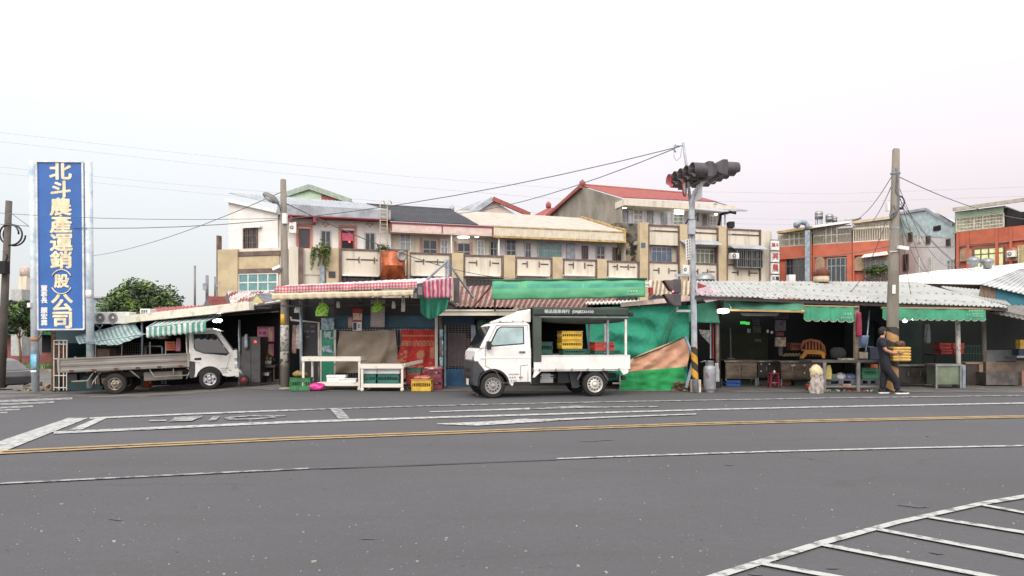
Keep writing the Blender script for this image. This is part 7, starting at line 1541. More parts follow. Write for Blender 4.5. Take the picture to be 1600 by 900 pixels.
t = thing('tube_lamp', 'unlit white tube lamp hanging below the gold awning pole', 'lamp', tuple(P(1190, 491, 20.8))); b = MB(); b.bar(P(1158, 490.5, 20.8), P(1216, 491, 20.8), .07, .05); b.build('lamp_housing', sm('dull_white', (150, 150, 148)), t); b = MB(); b.tube([P(1160, 492.5, 20.8), P(1214, 493, 20.8)], .02, 6); b.build('tube', sm('unlit_tube', (170, 170, 166)), t)
t = thing('work_lamp', 'glaring bare lamp at the left end of the plain green awning strip', 'lamp', tuple(P(1130, 486, 19.8)))
b = MB(); b.lathe([(0, -.16), (.05, -.15), (.075, 0), (.05, .15), (0, .16)], P(1130, 486, 19.8), axis=(1, 0, .03), n=14); b.build('bulb', M_['lamp'], t)
b = MB(); b.bar(P(1121, 483, 19.9), P(1140, 483, 19.9), .12, .02); b.tube([P(1133, 476, 20), P(1139, 474, 19.9), P(1143, 482, 19.8)], .015, 5); b.build('reflector', M_['alu'], t)
t = thing('hanging_lamp', 'pair of bright lamps glowing just right of the concrete pole', 'lamp', tuple(P(1412, 498, 22.6)))
for p, y, r in ((1409, 497, .06), (1414, 500, .085), (1427, 497.5, .06)):
    b = MB(); b.lathe([(0, -r), (r * .7, -r * .7), (r, 0), (r * .7, r * .7), (0, r)], P(p, y, 22.6), n=12); b.build('bulb', M_['lamp'], t)
b = MB(); b.bar(P(1405, 492.5, 22.6), P(1432, 492.5, 22.6), .08, .03); b.build('lamp_rail', M_['alu'], t)
for nm, loc, e in (('lamp_light', P(1132, 492, 19.5), 18), ('lamp_light', P(1414, 508, 22.4), 12)):
    d_ = bpy.data.lights.new(nm, 'POINT'); d_.energy = e; d_.shadow_soft_size = .1; o_ = bpy.data.objects.new(nm, d_); COL.objects.link(o_); o_.location = loc
# posts
def post(label, px0, pxb, y0, yb, w, Y, m=None, foot=None):
    t = thing('hall_post', label, 'post', (X_(pxb, Y), Y, 0)); b = MB(); r = w / 2 / FL * Y
    b.tube([P(pxb, yb, Y), P(px0, y0, Y)], r, 10); b.build('post', m or M_['conc'], t); return t
post('peeling grey post behind the gas cylinder', 1121, 1121, 470, 606, 6, 20.6, sm('peeling_post', (120, 108, 98), col2=(84, 72, 66), scale=6))
t = post('middle post of the hall standing behind the goods table', 1338, 1337.5, 478, 569, 8.5, 20.1, sm('weathered_post', (142, 128, 112), col2=(104, 92, 80), scale=5))
post('white streaked post in front of the dark right part of the hall', 1496, 1498.5, 488, 605, 6.8, 21.2, sm('streaked_post', (168, 164, 158), col2=(104, 98, 92), scale=6, lo=.4, hi=.5))
post('darker slim post at the right end of the long scalloped awning', 1537, 1539, 490, 599, 6, 22.8)
t = thing('hall_post', 'pair of thin red and grey posts beside the gas cylinder', 'post', (X_(1113, 20.8), 20.8, 0))
for p, m in ((1110.5, M_['galv']), (1114.5, M_['red'])): b = MB(); b.pb(p - .9, 497, p + .9, 560, 20.8, .04); b.build('post', m, t)
b = MB(); b.tube([P(1358.5, 485, 21), P(1353, 549, 20.6)], .02, 6); tag(b.build('hook_pole', M_['galv']), 'thin pole leaning between the middle post and the person', 'pole')
# things hung left: grey mesh, broom
cloth('grey_mesh_bag', 'pale grey mesh hanging between the signal pole and the thin red post', 'net', [P(1092, 515, 20.7), P(1110, 516, 20.7), P(1109, 538, 20.7), P(1094, 522, 20.7)], sm('grey_net', (140, 138, 134), col2=(90, 88, 84), scale=10), fold=.03, nf=3, nu=16, nv=10)
# stainless counters
st2 = sm('worn_stainless', (124, 112, 98), rough=.4, metal=.65, col2=(88, 76, 64), scale=2, stretch=(1, 1, 2.5)); st3 = sm('dark_stainless', (82, 78, 74), rough=.45, metal=.6, col2=(58, 54, 52), scale=2)
def counter(label, x0, x1, Y, ytop, yb, n, m, dep=.6, legs=True, top=True, knobs=(), topm=None, cat='counter'):
    t = thing('steel_counter', label, cat, (X_((x0 + x1) / 2, Y), Y + dep / 2, 0)); zt = Z_(ytop, Y); zb = Z_(yb, Y)
    b = MB(); b.bb(X_(x0, Y), Y + .03, zb, X_(x1, Y), Y + dep, zt - .05); b.build('cabinet', m, t)
    b = MB(); b.bb(X_(x0, Y) - .06, Y - .05, zt - .05, X_(x1, Y) + .06, Y + dep + .03, zt); b.build('counter_top', topm or M_['steel'], t, bevel=.008)
    for i in range(n):
        a, c = X_(x0, Y) + (X_(x1, Y) - X_(x0, Y)) * (i + .03) / n, X_(x0, Y) + (X_(x1, Y) - X_(x0, Y)) * (i + .97) / n
        b = MB(); b.bb(a, Y + .01, zb + .03, c, Y + .03, zt - .09); d_ = b.build('cabinet_door', m, t, bevel=.006)
        b = MB(); b.box((c - .06, Y - .005, (zb + zt) / 2 + .02), (.015, .03, .12)); b.build('handle', M_['alu'], d_)
    for x in (x0 + 1, x1 - 1):
        for dy in (.06, dep - .06): b = MB(); b.bb(X_(x, Y) - .02, Y + dy - .02, 0, X_(x, Y) + .02, Y + dy + .02, zb); b.build('leg', M_['alu'], t)
    if knobs: b = MB(); [b.lathe([(0, -.03), (.02, -.03), (.025, 0)], P(x, y, Y + .01), axis=(0, 1, 0), n=8) for x, y in knobs]; b.build('knob', M_['white'], t)
    return t
counter('stainless counter with two plain doors left of the red stool', 1134, 1183, 22.3, 563, 592, 2, st2, .6)
counter('dark drawer section of the counter right behind the red stool', 1184, 1218, 22.5, 563.5, 590, 2, st3, .6, knobs=((1189, 569), (1189, 580), (1202, 569)))
counter('stainless counter with three doors below the orange plastic frame', 1221, 1284, 22.0, 564, 593, 3, st2, .7, knobs=((1238, 571.5), (1241, 571), (1257, 571), (1257, 583)))
counter('long dark steel counter right of the person', 1404, 1461, 22.0, 570, 600, 3, st3, .6)
b = MB(); b.pb(1122, 520, 1200, 562, 24.6, .05); b.build('counter_backdrop', sm('olive_board', (56, 62, 46), rough=.8), rm_)
t = thing('steel_bin', 'pale green stainless cabinet standing before the white streaked post', 'cabinet', (X_(1483, 21), 21, 0))
b = MB(); b.pb(1463, 571, 1502, 601, 21.1, .5); b.build('body', sm('greenish_steel', (128, 140, 118), rough=.3, metal=.4, col2=(104, 116, 96), scale=2), t, bevel=.01)
b = MB(); b.pb(1462, 569, 1504, 572, 21.05, .6); b.build('rim', M_['alu'], t)
for p in (1463.5, 1501.5): b = MB(); b.pb(p - 1.4, 572, p + 1.4, 607, 21.06, .06); b.build('leg', M_['alu'], t)
b = MB(); b.pb(1504, 570, 1509, 606, 21.3, .5); b.build('side_frame', M_['galv'], t)
t = thing('stall_box', 'brown framed dark box between the streaked post and the slim post', 'box', (X_(1522, 22.6), 22.6, 0)); b = MB(); b.pb(1510, 568, 1534, 602, 22.6, .5); b.build('body', sm('dark_brown_box', (64, 54, 50)), t); b = MB(); b.pb(1530, 568, 1536, 604, 22.55, .05); b.pb(1509, 566, 1536, 569, 22.55, .5); b.build('frame', sm('tan_frame', (138, 116, 96)), t)
t = thing('cold_display_case', 'long low stainless case at the right edge below a grey panel', 'display case', (X_(1590, 22), 22, 0))
b = MB(); b.pb(1541, 582, 1597, 602, 22.1, .7); b.build('body', sm('case_steel', (112, 108, 104), rough=.4, metal=.6, col2=(80, 76, 74)), t, bevel=.01)
b = MB(); b.pb(1542, 547, 1588, 565, 22.8, .05); b.build('grey_panel', sm('panel_grey', (104, 106, 108)), t)
b = MB(); b.pb(1541, 565, 1557, 581, 22.6, .3); b.pb(1557, 564, 1640, 581, 22.8, .3); b.build('back_box', sm('tan_box', (124, 106, 90), col2=(96, 84, 74)), t)
b = MB(); b.pb(1589, 556, 1640, 559, 22.2, .5); b.build('shelf', M_['alu'], t); b = MB(); b.pb(1597, 580, 1600, 606, 22, .05); b.build('leg', sm('rust_leg', (140, 104, 86)), t)
t = thing('yellow_machine', 'small yellow item on the shelf at the right edge of the photo', 'machine', (X_(1597, 22.4), 22.4, .9)); b = MB(); b.pb(1594, 531, 1606, 548, 22.4, .2); b.build('body', cy, t); b = MB(); b.pb(1592, 545, 1608, 556, 22.3, .3); b.build('base', sm('navy_base', (34, 44, 74)), t)
# far interior: red and green crates, hanging bags, fence
for k, (x0, x1, y0, y1) in enumerate(((1463, 1482, 536, 545), (1483, 1502, 536, 545), (1465, 1484, 546, 553), (1485, 1501, 546, 553))):
    Yk = 25.0; crate('crate', ['upper left red crate deep inside the hall', 'upper right red crate deep inside the hall', 'lower left red crate deep inside the hall', 'lower right red crate deep inside the hall'][k], crd, X_(x1, Yk) - X_(x0, Yk) - .04, .35, (y1 - y0) / FL * Yk - .02, (X_((x0 + x1) / 2, Yk), Yk, Z_(y1, Yk)), group='red crates in the hall')
t = thing('storage_rack', 'dark rack carrying the red crates deep inside the hall', 'rack', (X_(1480, 25.3), 25, 0)); b = MB(); b.pb(1460, 553.2, 1505, 555.5, 24.7, .6); b.pb(1461, 555, 1463, 592, 24.7, .05); b.pb(1502, 555, 1504, 592, 24.7, .05); b.build('shelf', M_['dark'], t)
t = thing('mesh_fence', 'green wire fence panel inside the right end of the hall', 'fence', (X_(1520, 25), 25, 0)); b = MB()
for i in range(16): b.pb(1504 + i * 2.4, 540, 1504.4 + i * 2.4, 590, 25, .01)
for y in (540, 552, 565, 590): b.pb(1504, y, 1542, y + .7, 24.99, .02)
b.build('mesh', sm('fence_green', (48, 86, 70)), t)
hang('plastic_bag', 'whitish plastic bags hanging deep in the hall right of the lamps', 'bag', P(1449, 506, 23.5), .16, .62, sm('pale_bag', (132, 132, 136), rough=.4), fold=4)
t = thing('wall_pictures', 'cluster of framed notices hanging above the counter in the left of the hall', 'notices', tuple(P(1183, 520, 23.5)))
for (x0, y0, x1, y1, c) in ((1177, 497, 1187, 508, (100, 110, 112)), (1177, 509, 1189, 520, (120, 124, 118)), (1180, 530, 1189, 534, (150, 120, 120)), (1168, 513.5, 1173, 520, (190, 196, 206))): b = MB(); b.pb(x0, y0, x1, y1, 23.5, .03); b.build('frame', sm('notice_%d' % x0, c, col2=tuple(int(q_ * .6) for q_ in c), scale=9), t)
t = thing('neon_sign', 'small glowing green sign inside the left of the hall', 'sign', tuple(P(1164, 505, 23.4))); b = MB()
for x0, x1, y0 in ((1157, 1165, 502), (1165.5, 1171.5, 503)): b.pb(x0, y0, x1, y0 + 4.5, 23.4, .03)
b.build('letters', mat('neon_glow', (.12, .85, .15), emit=.6), t); b = MB(); b.pb(1156, 500.5, 1174, 509, 23.44, .04); b.build('backing', M_['dark'], t)
for k, (p, y) in enumerate(((1199.5, 518), (1206, 519.5))):
    t = thing('bulb', ['left one of two small white bulbs hanging over the counter', 'right and larger one of two small white bulbs over the counter'][k], 'bulb', tuple(P(p, y, 22))); b = MB(); b.lathe([(0, -.05), (.035, -.03), (.04, .01), (.02, .05), (0, .06)], P(p, y, 22), n=10); b.build('glass', M_['white'], t); b = MB(); b.tube([P(p, y - 3, 22), P(p, 494, 22)], .006, 4); b.build('cord', M_['black'], t)
t = thing('stall_notices', 'stack of pale printed boxes and cards hanging at the centre of the hall', 'notices', tuple(P(1219, 542, 21)))
for (x0, y0, x1, y1, c) in ((1212, 500, 1228, 517, (104, 96, 108)), (1213, 519, 1225, 525, (112, 38, 44)), (1212, 527, 1228, 541.5, (156, 138, 122)), (1217, 542, 1223, 556, (70, 62, 60)), (1210, 486, 1232, 498, (74, 60, 72))): b = MB(); b.pb(x0, y0, x1, y1, 21.6, .08); b.build('card', sm('card_%d_%d' % (x0, y0), c, col2=tuple(int(q_ * .65) for q_ in c), scale=8), t)
t = thing('weighing_scale', 'small pale scale standing on the left counter', 'scale', tuple(P(1142, 553, 22.5))); b = MB(); b.lathe([(0, 0), (.14, 0), (.12, .04), (0, .05)], P(1142, 561.5, 22.5), n=14); b.build('base', sm('olive_scale', (110, 112, 92)), t); b = MB(); b.tube([P(1142, 560, 22.5), P(1141, 512, 22.5)], .02, 6); b.build('stem', M_['galv'], t)
# orange plastic frame (upturned tray) on the counter
t = thing('plastic_pallet_chair', 'orange plastic slatted frame lying on the counter above the white sack', 'plastic frame', tuple(P(1270, 560, 21.9)))
op = sm('orange_plastic', (176, 112, 70), rough=.5, col2=(140, 84, 56), scale=3); oc = sm('ochre_plastic', (190, 128, 42), rough=.5, col2=(156, 102, 38), scale=3)
b = MB(); b.tube([P(1251, 545, 22.1), P(1256, 534, 22.1), P(1266, 531, 22.1), P(1280, 534, 22.1), P(1287, 541, 22.1), P(1289, 556, 22.1)], .045, 8)
for p in (1259, 1264, 1269, 1274, 1279, 1284): b.bar(P(p, 532.5 + max(0, p - 1270) * .35, 22.1), P(p + 1, 557, 22.1), .07, .04)
b.bar(P(1252, 547, 22.08), P(1289, 549, 22.08), .03, .05); b.build('slatted_back', op, t)
b = MB(); v = [(1249, 560), (1258, 547), (1281, 547), (1289, 551), (1289.5, 560), (1285, 560), (1283, 554), (1262, 553), (1256, 560)]
b.add([P(x, y, 21.75) for x, y in v] + [P(x, y, 21.95) for x, y in v], [tuple(range(9)), tuple(range(17, 8, -1))] + [(i, (i + 1) % 9, (i + 1) % 9 + 9, i + 9) for i in range(9)]); b.build('tray', oc, t)
crate('crate', 'dull orange crate behind the orange plastic frame', sm('dull_orange', (130, 72, 50)), .4, .3, .2, P(1243, 547, 22.4), 0)
b = MB()
for i in range(16): c = P(1225 + i * 1.7, 557.5 - (i % 3), 22.2); b.lathe([(0, 0), (.035, .01), (.045, .04), (.03, .07), (0, .08)], c, n=8)
tag(b.build('small_goods', sm('yellowish_goods', (130, 122, 96)), ), 'row of small pale goods on the counter left of the orange frame', 'goods', kind='stuff')
# red stool
t = thing('plastic_stool', 'dark red plastic stool in front of the drawer counter', 'stool', (X_(1209, 21.4), 21.4, 0)); sr = sm('stool_red', (120, 34, 50), rough=.4); c = Vector((X_(1209, 21.4), 21.4, 0))
b = MB(); b.lathe([(0, .44), (.15, .44), (.16, .42), (.15, .4), (0, .4)], c, n=18); b.build('seat', sr, t)
for a in range(4): a_ = a * 1.57 + .78; b = MB(); b.bar(c + Vector((math.cos(a_) * .19, math.sin(a_) * .19, 0)), c + Vector((math.cos(a_) * .13, math.sin(a_) * .13, .41)), .05, .03); b.build('leg', sr, t)
b = MB(); b.lathe([(.17, .15), (.165, .19), (.155, .19)], c, n=16); b.build('ring', sr, t)
b = MB(); b.lathe([(0, 0), (.03, .01), (.04, .04), (0, .08)], c + Vector((0, -.05, .442)), n=8); tag(b.build('cup', M_['white']), 'tiny white cup on the dark red stool', 'cup')
q = G(1146.5, 603); crate('crate', 'blue crate on the ground under the left counter', cblue, .42, .3, .15, (X_(1146.5, 22.1), 22.3, .01))
crate('crate', 'dark green low crate beside the blue one under the counter', sm('crate_black_green', (30, 54, 44)), .5, .3, .12, (X_(1172, 22.4), 22.8, .01)); crate('crate', 'dark green low crate under the three door counter', sm('crate_black_green', (30, 54, 44)), .5, .3, .12, (X_(1252, 22.4), 22.4, .01))
b = MB(); b.box((X_(1232, 22.3), 22.5, .1), (.24, .2, .18)); tag(b.build('cardboard_box', sm('cardboard', (130, 98, 74))), 'small cardboard box under the counter right of the red stool', 'box')
# gas cylinder
q = G(1111.5, 613.5); t = thing('gas_cylinder', 'tall grey gas cylinder standing beside the signal pole', 'gas cylinder', tuple(q + Vector((0, .17, 0)))); c = q + Vector((0, .17, 0))
b = MB(); b.lathe([(.12, 0), (.13, .03), (.13, .05), (.16, .07), (.165, .12), (.165, .62), (.15, .68), (.1, .72), (0, .74)], c, n=26); b.build('body', sm('cylinder_grey', (150, 152, 156), rough=.45, metal=.3, col2=(124, 124, 130), scale=3), t)
b = MB(); b.lathe([(.11, .71), (.115, .83), (.12, .84), (.1, .84), (.1, .72)], c, n=20); b.build('collar', M_['alu'], t)
b = MB(); b.lathe([(0, .74), (.03, .74), (.03, .8), (.05, .8), (.05, .84), (0, .84)], c, n=10); b.tube([c + Vector((0, 0, .8)), c + Vector((-.15, -.05, .84)), c + Vector((-.24, 0, .8))], .012, 5); b.build('valve', M_['galv'], t)
b = MB()
for i in range(3): b.box(c + Vector((-.13 + i * .03, -.145, .5 - i * .05)), (.02, .02, .05), rz=-.4)
b.build('stencil_mark', M_['red'], t)
hang('plastic_bag', 'clear plastic bag hanging on the right side of the gas cylinder', 'bag', c + Vector((.19, 0, .78)), .12, .5, sm('clear_bag', (166, 166, 170), rough=.2), fold=4)
# white post base block and bits at the signal pole
q = G(1089, 613.5); b = MB(); b.box(q + Vector((0, .14, .17)), (.235, .24, .34)); tag(b.build('concrete_block', sm('cream_block', (206, 194, 168), rough=.8, col2=(180, 160, 134), scale=4), bevel=.015), 'cream block standing at the foot of the signal pole', 'block')
# goods table in front of the middle post
Yt = 19.85; t = thing('goods_table', 'steel framed table with crates and buckets beneath it left of the person', 'table', (X_(1325, Yt), Yt + .4, 0)); fr = sm('frame_grey', (120, 118, 116), rough=.6, col2=(92, 88, 86))
b = MB(); b.bb(X_(1268, Yt), Yt - .02, Z_(566.5, Yt), X_(1376, Yt), Yt + .8, Z_(563, Yt)); b.build('table_top', sm('dark_table_top', (74, 70, 68), rough=.6), t)
for p in (1288, 1341): b = MB(); b.bb(X_(p, Yt) - .04, Yt - .03, 0, X_(p, Yt) + .04, Yt + .05, Z_(566.5, Yt)); b.build('leg', fr, t)
b = MB(); b.bb(X_(1290, Yt), Yt, .12, X_(1374, Yt), Yt + .05, .17); b.bb(X_(1374, Yt), Yt, 0, X_(1377, Yt), Yt + .05, Z_(566.5, Yt)); b.build('rail', fr, t)
pg = sm('pallet_grey', (88, 92, 100), rough=.7, col2=(68, 70, 78))
for k, (x0, x1) in enumerate(((1291, 1337), (1343, 1373))):
    t = thing('plastic_pallet', ['grey plastic pallet under the left half of the goods table', 'grey plastic pallet under the right half of the goods table'][k], 'pallet', (X_((x0 + x1) / 2, 20.1), 20.2, .17)); b = MB(); a, c_ = X_(x0, 20.05), X_(x1, 20.05); b.bb(a, 20.05, .29, c_, 20.6, .33); b.bb(a, 20.05, .175, c_, 20.6, .2); b.build('deck', pg, t)
    for j in range(3): w = (c_ - a) * .16; xx = a + (c_ - a - w) * j / 2; b = MB(); b.bb(xx, 20.04, .2, xx + w, 20.6, .29); b.build('block', pg, t)
b = MB(); b.pb(1318, 600, 1330, 605, 19.95, .1); tag(b.build('food_packet', sm('packet', (196, 150, 130), col2=(150, 80, 60), scale=12)), 'small pink and white packet under the goods table', 'packet')
c = P(1301, 597, 20.3); t = thing('bucket', 'pale green bucket on the pallet under the goods table', 'bucket', tuple(c)); b = MB(); b.lathe([(0, 0), (.1, 0), (.12, .2), (.13, .21), (.12, .22), (.1, .04), (0, .04)], c, n=18); b.build('bucket_body', sm('pale_green_plastic', (138, 156, 146), rough=.4), t)
blob_bag('plastic_bag', 'clear plastic bag on the pallet right of the pale bucket', 'bag', P(1313, 597, 20.3), .14, .12, .13, sm('clear_bag', (166, 166, 170)), 5); blob_bag('plastic_bag', 'navy plastic bag on the pallet beside the middle leg', 'bag', P(1328, 597, 20.3), .15, .12, .12, sm('navy_bag', (44, 62, 110), rough=.3, col2=(90, 104, 130), scale=8), 6)
hang('plastic_bag', 'yellowish bag hanging inside the left leg of the goods table', 'bag', P(1294, 570, 20.0), .16, .4, sm('yellow_bag', (180, 164, 96), rough=.4), fold=3)
c = P(1359, 597, 20.3); crate('crate', 'green crate holding glass bottles under the right half of the goods table', sm('crate_bottle_green', (56, 128, 92), rough=.5), .52, .36, .28, (c.x, 20.35, .335)); 
for k in range(6): b = MB(); b.lathe([(0, 0), (.03, 0), (.03, .12), (.012, .17), (.012, .22), (0, .22)], (c.x - .2 + k * .07, 20.25, .36), n=8); tag(b.build('bottle', M_['pglass']), 'clear glass bottle in the green crate under the goods table', 'bottle', 'bottles in the green crate')
b = MB(); b.box((c.x + .12, 20.4, .68), (.2, .2, .1)); tag(b.build('orange_box', sm('orange_carton', (170, 86, 50))), 'orange carton on top of the green bottle crate', 'box')
q = G(1280, 615); t = thing('rubbish_sack', 'tall clear sack of rubbish with a yellow bag on top standing by the goods table', 'sack', tuple(q + Vector((0, .15, 0)))); c = q + Vector((0, .15, 0))
def f(u, v): a = u * 6.283; r = .98 * (1 + .22 * math.cos(a * 4)) * (.15 + .01 * math.sin(v * 5) + .04 * fn((math.cos(a) * 2.5, math.sin(a) * 2.5, v * 5), 1) + .012 * math.sin(a * 9 + v * 4)) * (1 - .1 * v ** 4); return c + Vector((math.cos(a) * r, math.sin(a) * r * .85, .58 * v))
b = MB(); b.grid(f, 36, 20); b.build('sack_body', sm('clear_sack', (146, 132, 122), rough=.25, col2=(170, 164, 160), scale=9, lo=.4, hi=.6), t)
b = MB()
def f(u, v): a = u * 6.283; s_ = abs(math.sin(v * 3.1415)) ** .6; k = 1 + .25 * fn((math.cos(a) * 3, math.sin(a) * 3, v * 4), 1); return c + Vector((math.cos(a) * .165 * s_ * k - .02, math.sin(a) * .13 * s_ * k, .38 + .38 * v + .04 * fn((a, v * 4, 2), 1)))
b.grid(f, 20, 12); b.build('inner_bag', sm('pale_yellow_bag', (196, 180, 132), rough=.4, col2=(170, 160, 140), scale=6), t)
q = G(1266, 611); t = thing('bucket', 'small red bucket behind the rubbish sack', 'bucket', tuple(q)); b = MB(); b.lathe([(0, 0), (.07, 0), (.09, .17), (.095, .18), (.08, .18), (.06, .03), (0, .03)], q + Vector((0, .1, 0)), n=14); b.build('bucket_body', crd, t); b = MB(); b.tube([q + Vector((-.09, .1, .17)), q + Vector((0, .06, .26)), q + Vector((.09, .1, .17))], .006, 5); b.build('handle', M_['alu'], t)
b = MB()
for i in range(46): x = X_(random.uniform(1292, 1376), 19.9); b.m(i % 4).box((x, 19.9 + random.random() * .3, .025), (random.uniform(.03, .09), .04, .04), rz=random.random() * 3)
tag(b.build('ground_litter', [M_['white'], crd, cgr, M_['wood']]), 'scattered scraps of litter under the goods table', 'litter', kind='stuff')
# things on the goods table
blob_bag('black_bundle', 'round black bundle on the goods table left of the middle post', 'bundle', P(1309, 562, 20.4), .22, .18, .17, sm('black_cloth', (36, 34, 36)), 9, .12)
c = P(1349, 541, 20.8); t = thing('bucket', 'light blue bucket on the shelf right of the middle post', 'bucket', tuple(c)); b = MB(); b.lathe([(0, 0), (.12, 0), (.14, .26), (.15, .27), (.15, .3), (0, .3)], c, n=18); b.build('bucket_body', sm('blue_bucket', (86, 122, 178), rough=.4, col2=(140, 160, 190), scale=6), t)
b = MB(); b.box(P(1349, 542.2, 20.9), (.45, .3, .03)); b.tube([P(1341, 544, 20.8), P(1341, 562, 20.8)], .015, 5); b.tube([P(1358, 544, 20.8), P(1358, 562, 20.8)], .015, 5); tag(b.build('small_shelf', M_['galv']), 'little shelf carrying the light blue bucket', 'shelf')
b = MB(); b.box(P(1322, 561, 20.1) , (.38, .2, .05), rz=.2); b.box(P(1345, 555, 20.5), (.3, .2, .18)); tag(b.build('paper_goods', sm('pale_goods', (150, 144, 126), col2=(110, 104, 90), scale=12)), 'pale paper parcels on the goods table', 'parcel')
b = MB(); b.box(P(1365, 552, 20.7), (.35, .3, .36)); tag(b.build('navy_box', sm('navy_box', (32, 36, 60)), bevel=.02), 'navy box on the goods table just left of the person', 'box')
hang('hanging_cloth', 'crimson and navy cloth hanging on the middle post', 'cloth', P(1342, 488, 19.9), .13, .66, None, fold=2, mats=[sm('crimson_cloth', (140, 30, 60)), sm('navy_cloth', (40, 38, 66))], mf=lambda i, j: 1 if 4 < i < 11 and j < 6 else 0)
# white arched roof and others at the right
t = thing('white_arched_roof', 'bright white low arched roof behind the right end of the market hall', 'roof', (X_(1520, 32), 32, 2))
b = MB()
def f(u, v): 
    top = 428 - 25 * u if u > .22 else 440 - 60 * u; return P(1403 + 250 * u, 442 + 5 * u, 28).lerp(P(1408 + 245 * u, max(402, 438 - 11 * min(1, u * 4.5) - 27 * max(0, u - .2)), 34), v) + Vector((0, 0, .25 * math.sin(v * 3.14)))
b.grid(f, 30, 10); b.build('roof_sheet', sm('bright_white_sheet', (226, 226, 226), rough=.5, col2=(214, 214, 212)), t, solid=.03)
b = MB(); b.pb(1432, 441, 1545, 447.5, 28.3, .3); b.build('eave_trim', sm('tan_trim', (172, 140, 120)), t); b = MB(); b.pb(1410, 446, 1640, 460, 28.6, .2); b.build('wall', sm('dim_wall', (110, 104, 98)), t)
for k, (p, y) in enumerate(((1521, 413), (1543, 415))):
    b = MB(); c = P(p, y + 4, 31); b.lathe([(0, 0), (.16, 0), (.16, .12), (.24, .16), (.26, .28), (.2, .38), (.08, .43), (0, .44)], c, n=16); tag(b.build('roof_ventilator', M_['alu']), ['left round roof ventilator on the bright white roof', 'right round roof ventilator on the bright white roof'][k], 'ventilator')
t = thing('grey_ribbed_roof', 'grey ribbed roof with a teal wall below at the right edge', 'roof', (X_(1580, 26), 26, 2))
b = MB(); surf(b, P(1530, 444, 24), P(1665, 475, 24), P(1680, 418, 28), P(1592, 421, 28), n=18, amp=.04); b.build('roof_sheet', sm('grey_white_sheet', (184, 186, 186), rough=.5, col2=(150, 152, 152), scale=1), t, solid=.02)
b = MB(); b.add([P(1533, 446, 24.2), P(1555, 451, 24.2), P(1555, 470, 24.2), P(1530, 462, 24.2)], [(0, 1, 2, 3)]); b.build('timber_wall', sm('brown_planks', (120, 100, 84), col2=(88, 72, 62), scale=3, stretch=(6, 1, 1)), t, solid=.05)
b = MB(); b.add([P(1555.5, 451, 24.2), P(1665, 475, 24.2), P(1665, 500, 24.2), P(1555.5, 472, 24.2)], [(0, 1, 2, 3)]); b.build('teal_wall', sm('teal_wall_paint', (50, 112, 128), rough=.7), t, solid=.05)
b = MB(); surf(b, P(1512, 463, 23.8), P(1580, 478, 23.4), P(1550, 455, 26), P(1470, 448, 26), n=14, amp=.03); b.build('lower_sheet', whr, t, solid=.02)
t = thing('end_lean_to_roof', 'dark sloping sheet roof over the display case at the right edge', 'roof', (X_(1590, 22), 22, 2))
b = MB(); surf(b, P(1540, 487, 21.8), P(1640, 508, 20.6), P(1660, 478, 23.5), P(1556, 478, 23.5), n=12, amp=.03); b.build('roof_sheet', sm('dark_grey_sheet', (120, 116, 112), rough=.7), t, solid=.02)
b = MB(); b.bar(P(1548, 484, 22), P(1640, 505, 20.8), .06, .12); b.build('beam', sm('grey_beam', (110, 106, 102)), t)
# roof ventilators on the white roof
t = thing('roof_ventilator', 'rusty red turbine ventilator on a cream base above the white market roof', 'ventilator', tuple(P(1283, 441, 24.5))); c = P(1283, 441, 24.5)
b = MB(); b.lathe([(0, 0), (.26, 0), (.24, .2), (0, .2)], c, n=20); b.build('vent_base', sm('cream_vent', (196, 176, 148)), t)
b = MB(); b.lathe([(.2, .2), (.28, .24), (.29, .34), (.22, .42), (.08, .46), (0, .46)], c, n=20); b.build('turbine', M_['rust'], t)
t = thing('condenser_box', 'small white box on the roof left of the duct', 'box', tuple(P(1238, 441, 25))); b = MB(); b.pb(1233, 429, 1243, 440.5, 25, .25); b.build('casing', M_['white'], t)

# ============================================================ POLES AND WIRES
def strip_wrap(par, px0, y0, px1, y1, r, Y, mats, turns=3.2, name='warning_band', nu=48, nv=110):
    A_, B_ = P(px0, y0, Y), P(px1, y1, Y); b = MB()
    b.grid(lambda u, v: A_.lerp(B_, v) + Vector((math.sin(u * 6.283) * (r[0] + (r[1] - r[0]) * v), -math.cos(u * 6.283) * (r[0] + (r[1] - r[0]) * v), 0)), nu, nv, mf=lambda i, j: int(((i / nu) + j / nv * turns) * 2) % 2)
    return b.build(name, mats, par)
lp = thing('lamp_pole', 'concrete pole with a street lamp arm standing left of the checked awning', 'street lamp', tuple(G(445, 608)))
Yp = G(445, 608).y + .12; cp = sm('pole_concrete', (142, 135, 124), rough=.9, col2=(112, 105, 96), scale=2, bump=.3, fine=.1, stretch=(1, 1, .25))
b = MB(); b.tube([P(445.5, 609, Yp), P(445, 440, Yp), P(442.5, 281, Yp), P(442.5, 280, Yp)], [.135, .115, .082, .06], 14); b.build('pole', cp, lp)
b = MB(); b.tube([P(440, 333, Yp), P(437.5, 322, Yp - .1), P(433, 316, Yp - .2), P(430, 315, Yp - .25)], .035, 8); b.build('lamp_arm', M_['galv'], lp)
b = MB(); c = P(423.5, 309.5, Yp - .3); ax = (P(434, 317, Yp) - P(412, 303, Yp)).normalized()
for k in range(1): b.lathe([(0, -.27), (.06, -.25), (.1, -.15), (.115, 0), (.1, .12), (.06, .2), (.045, .26), (0, .27)], c, axis=ax, n=16)
b.build('lamp_head', sm('lamp_head_grey', (112, 112, 110), rough=.6), lp)
b = MB(); b.lathe([(0, -.2), (.06, -.16), (.085, -.03), (.06, .08), (0, .1)], c + Vector((0, -.03, -.045)), axis=ax, n=14); b.build('lamp_glass', sm('lamp_lens_grey', (150, 150, 146), rough=.3), lp)
b = MB(); b.pb(441, 333, 447.5, 349, Yp - .17, .12); b.build('junction_box', M_['white'], lp)
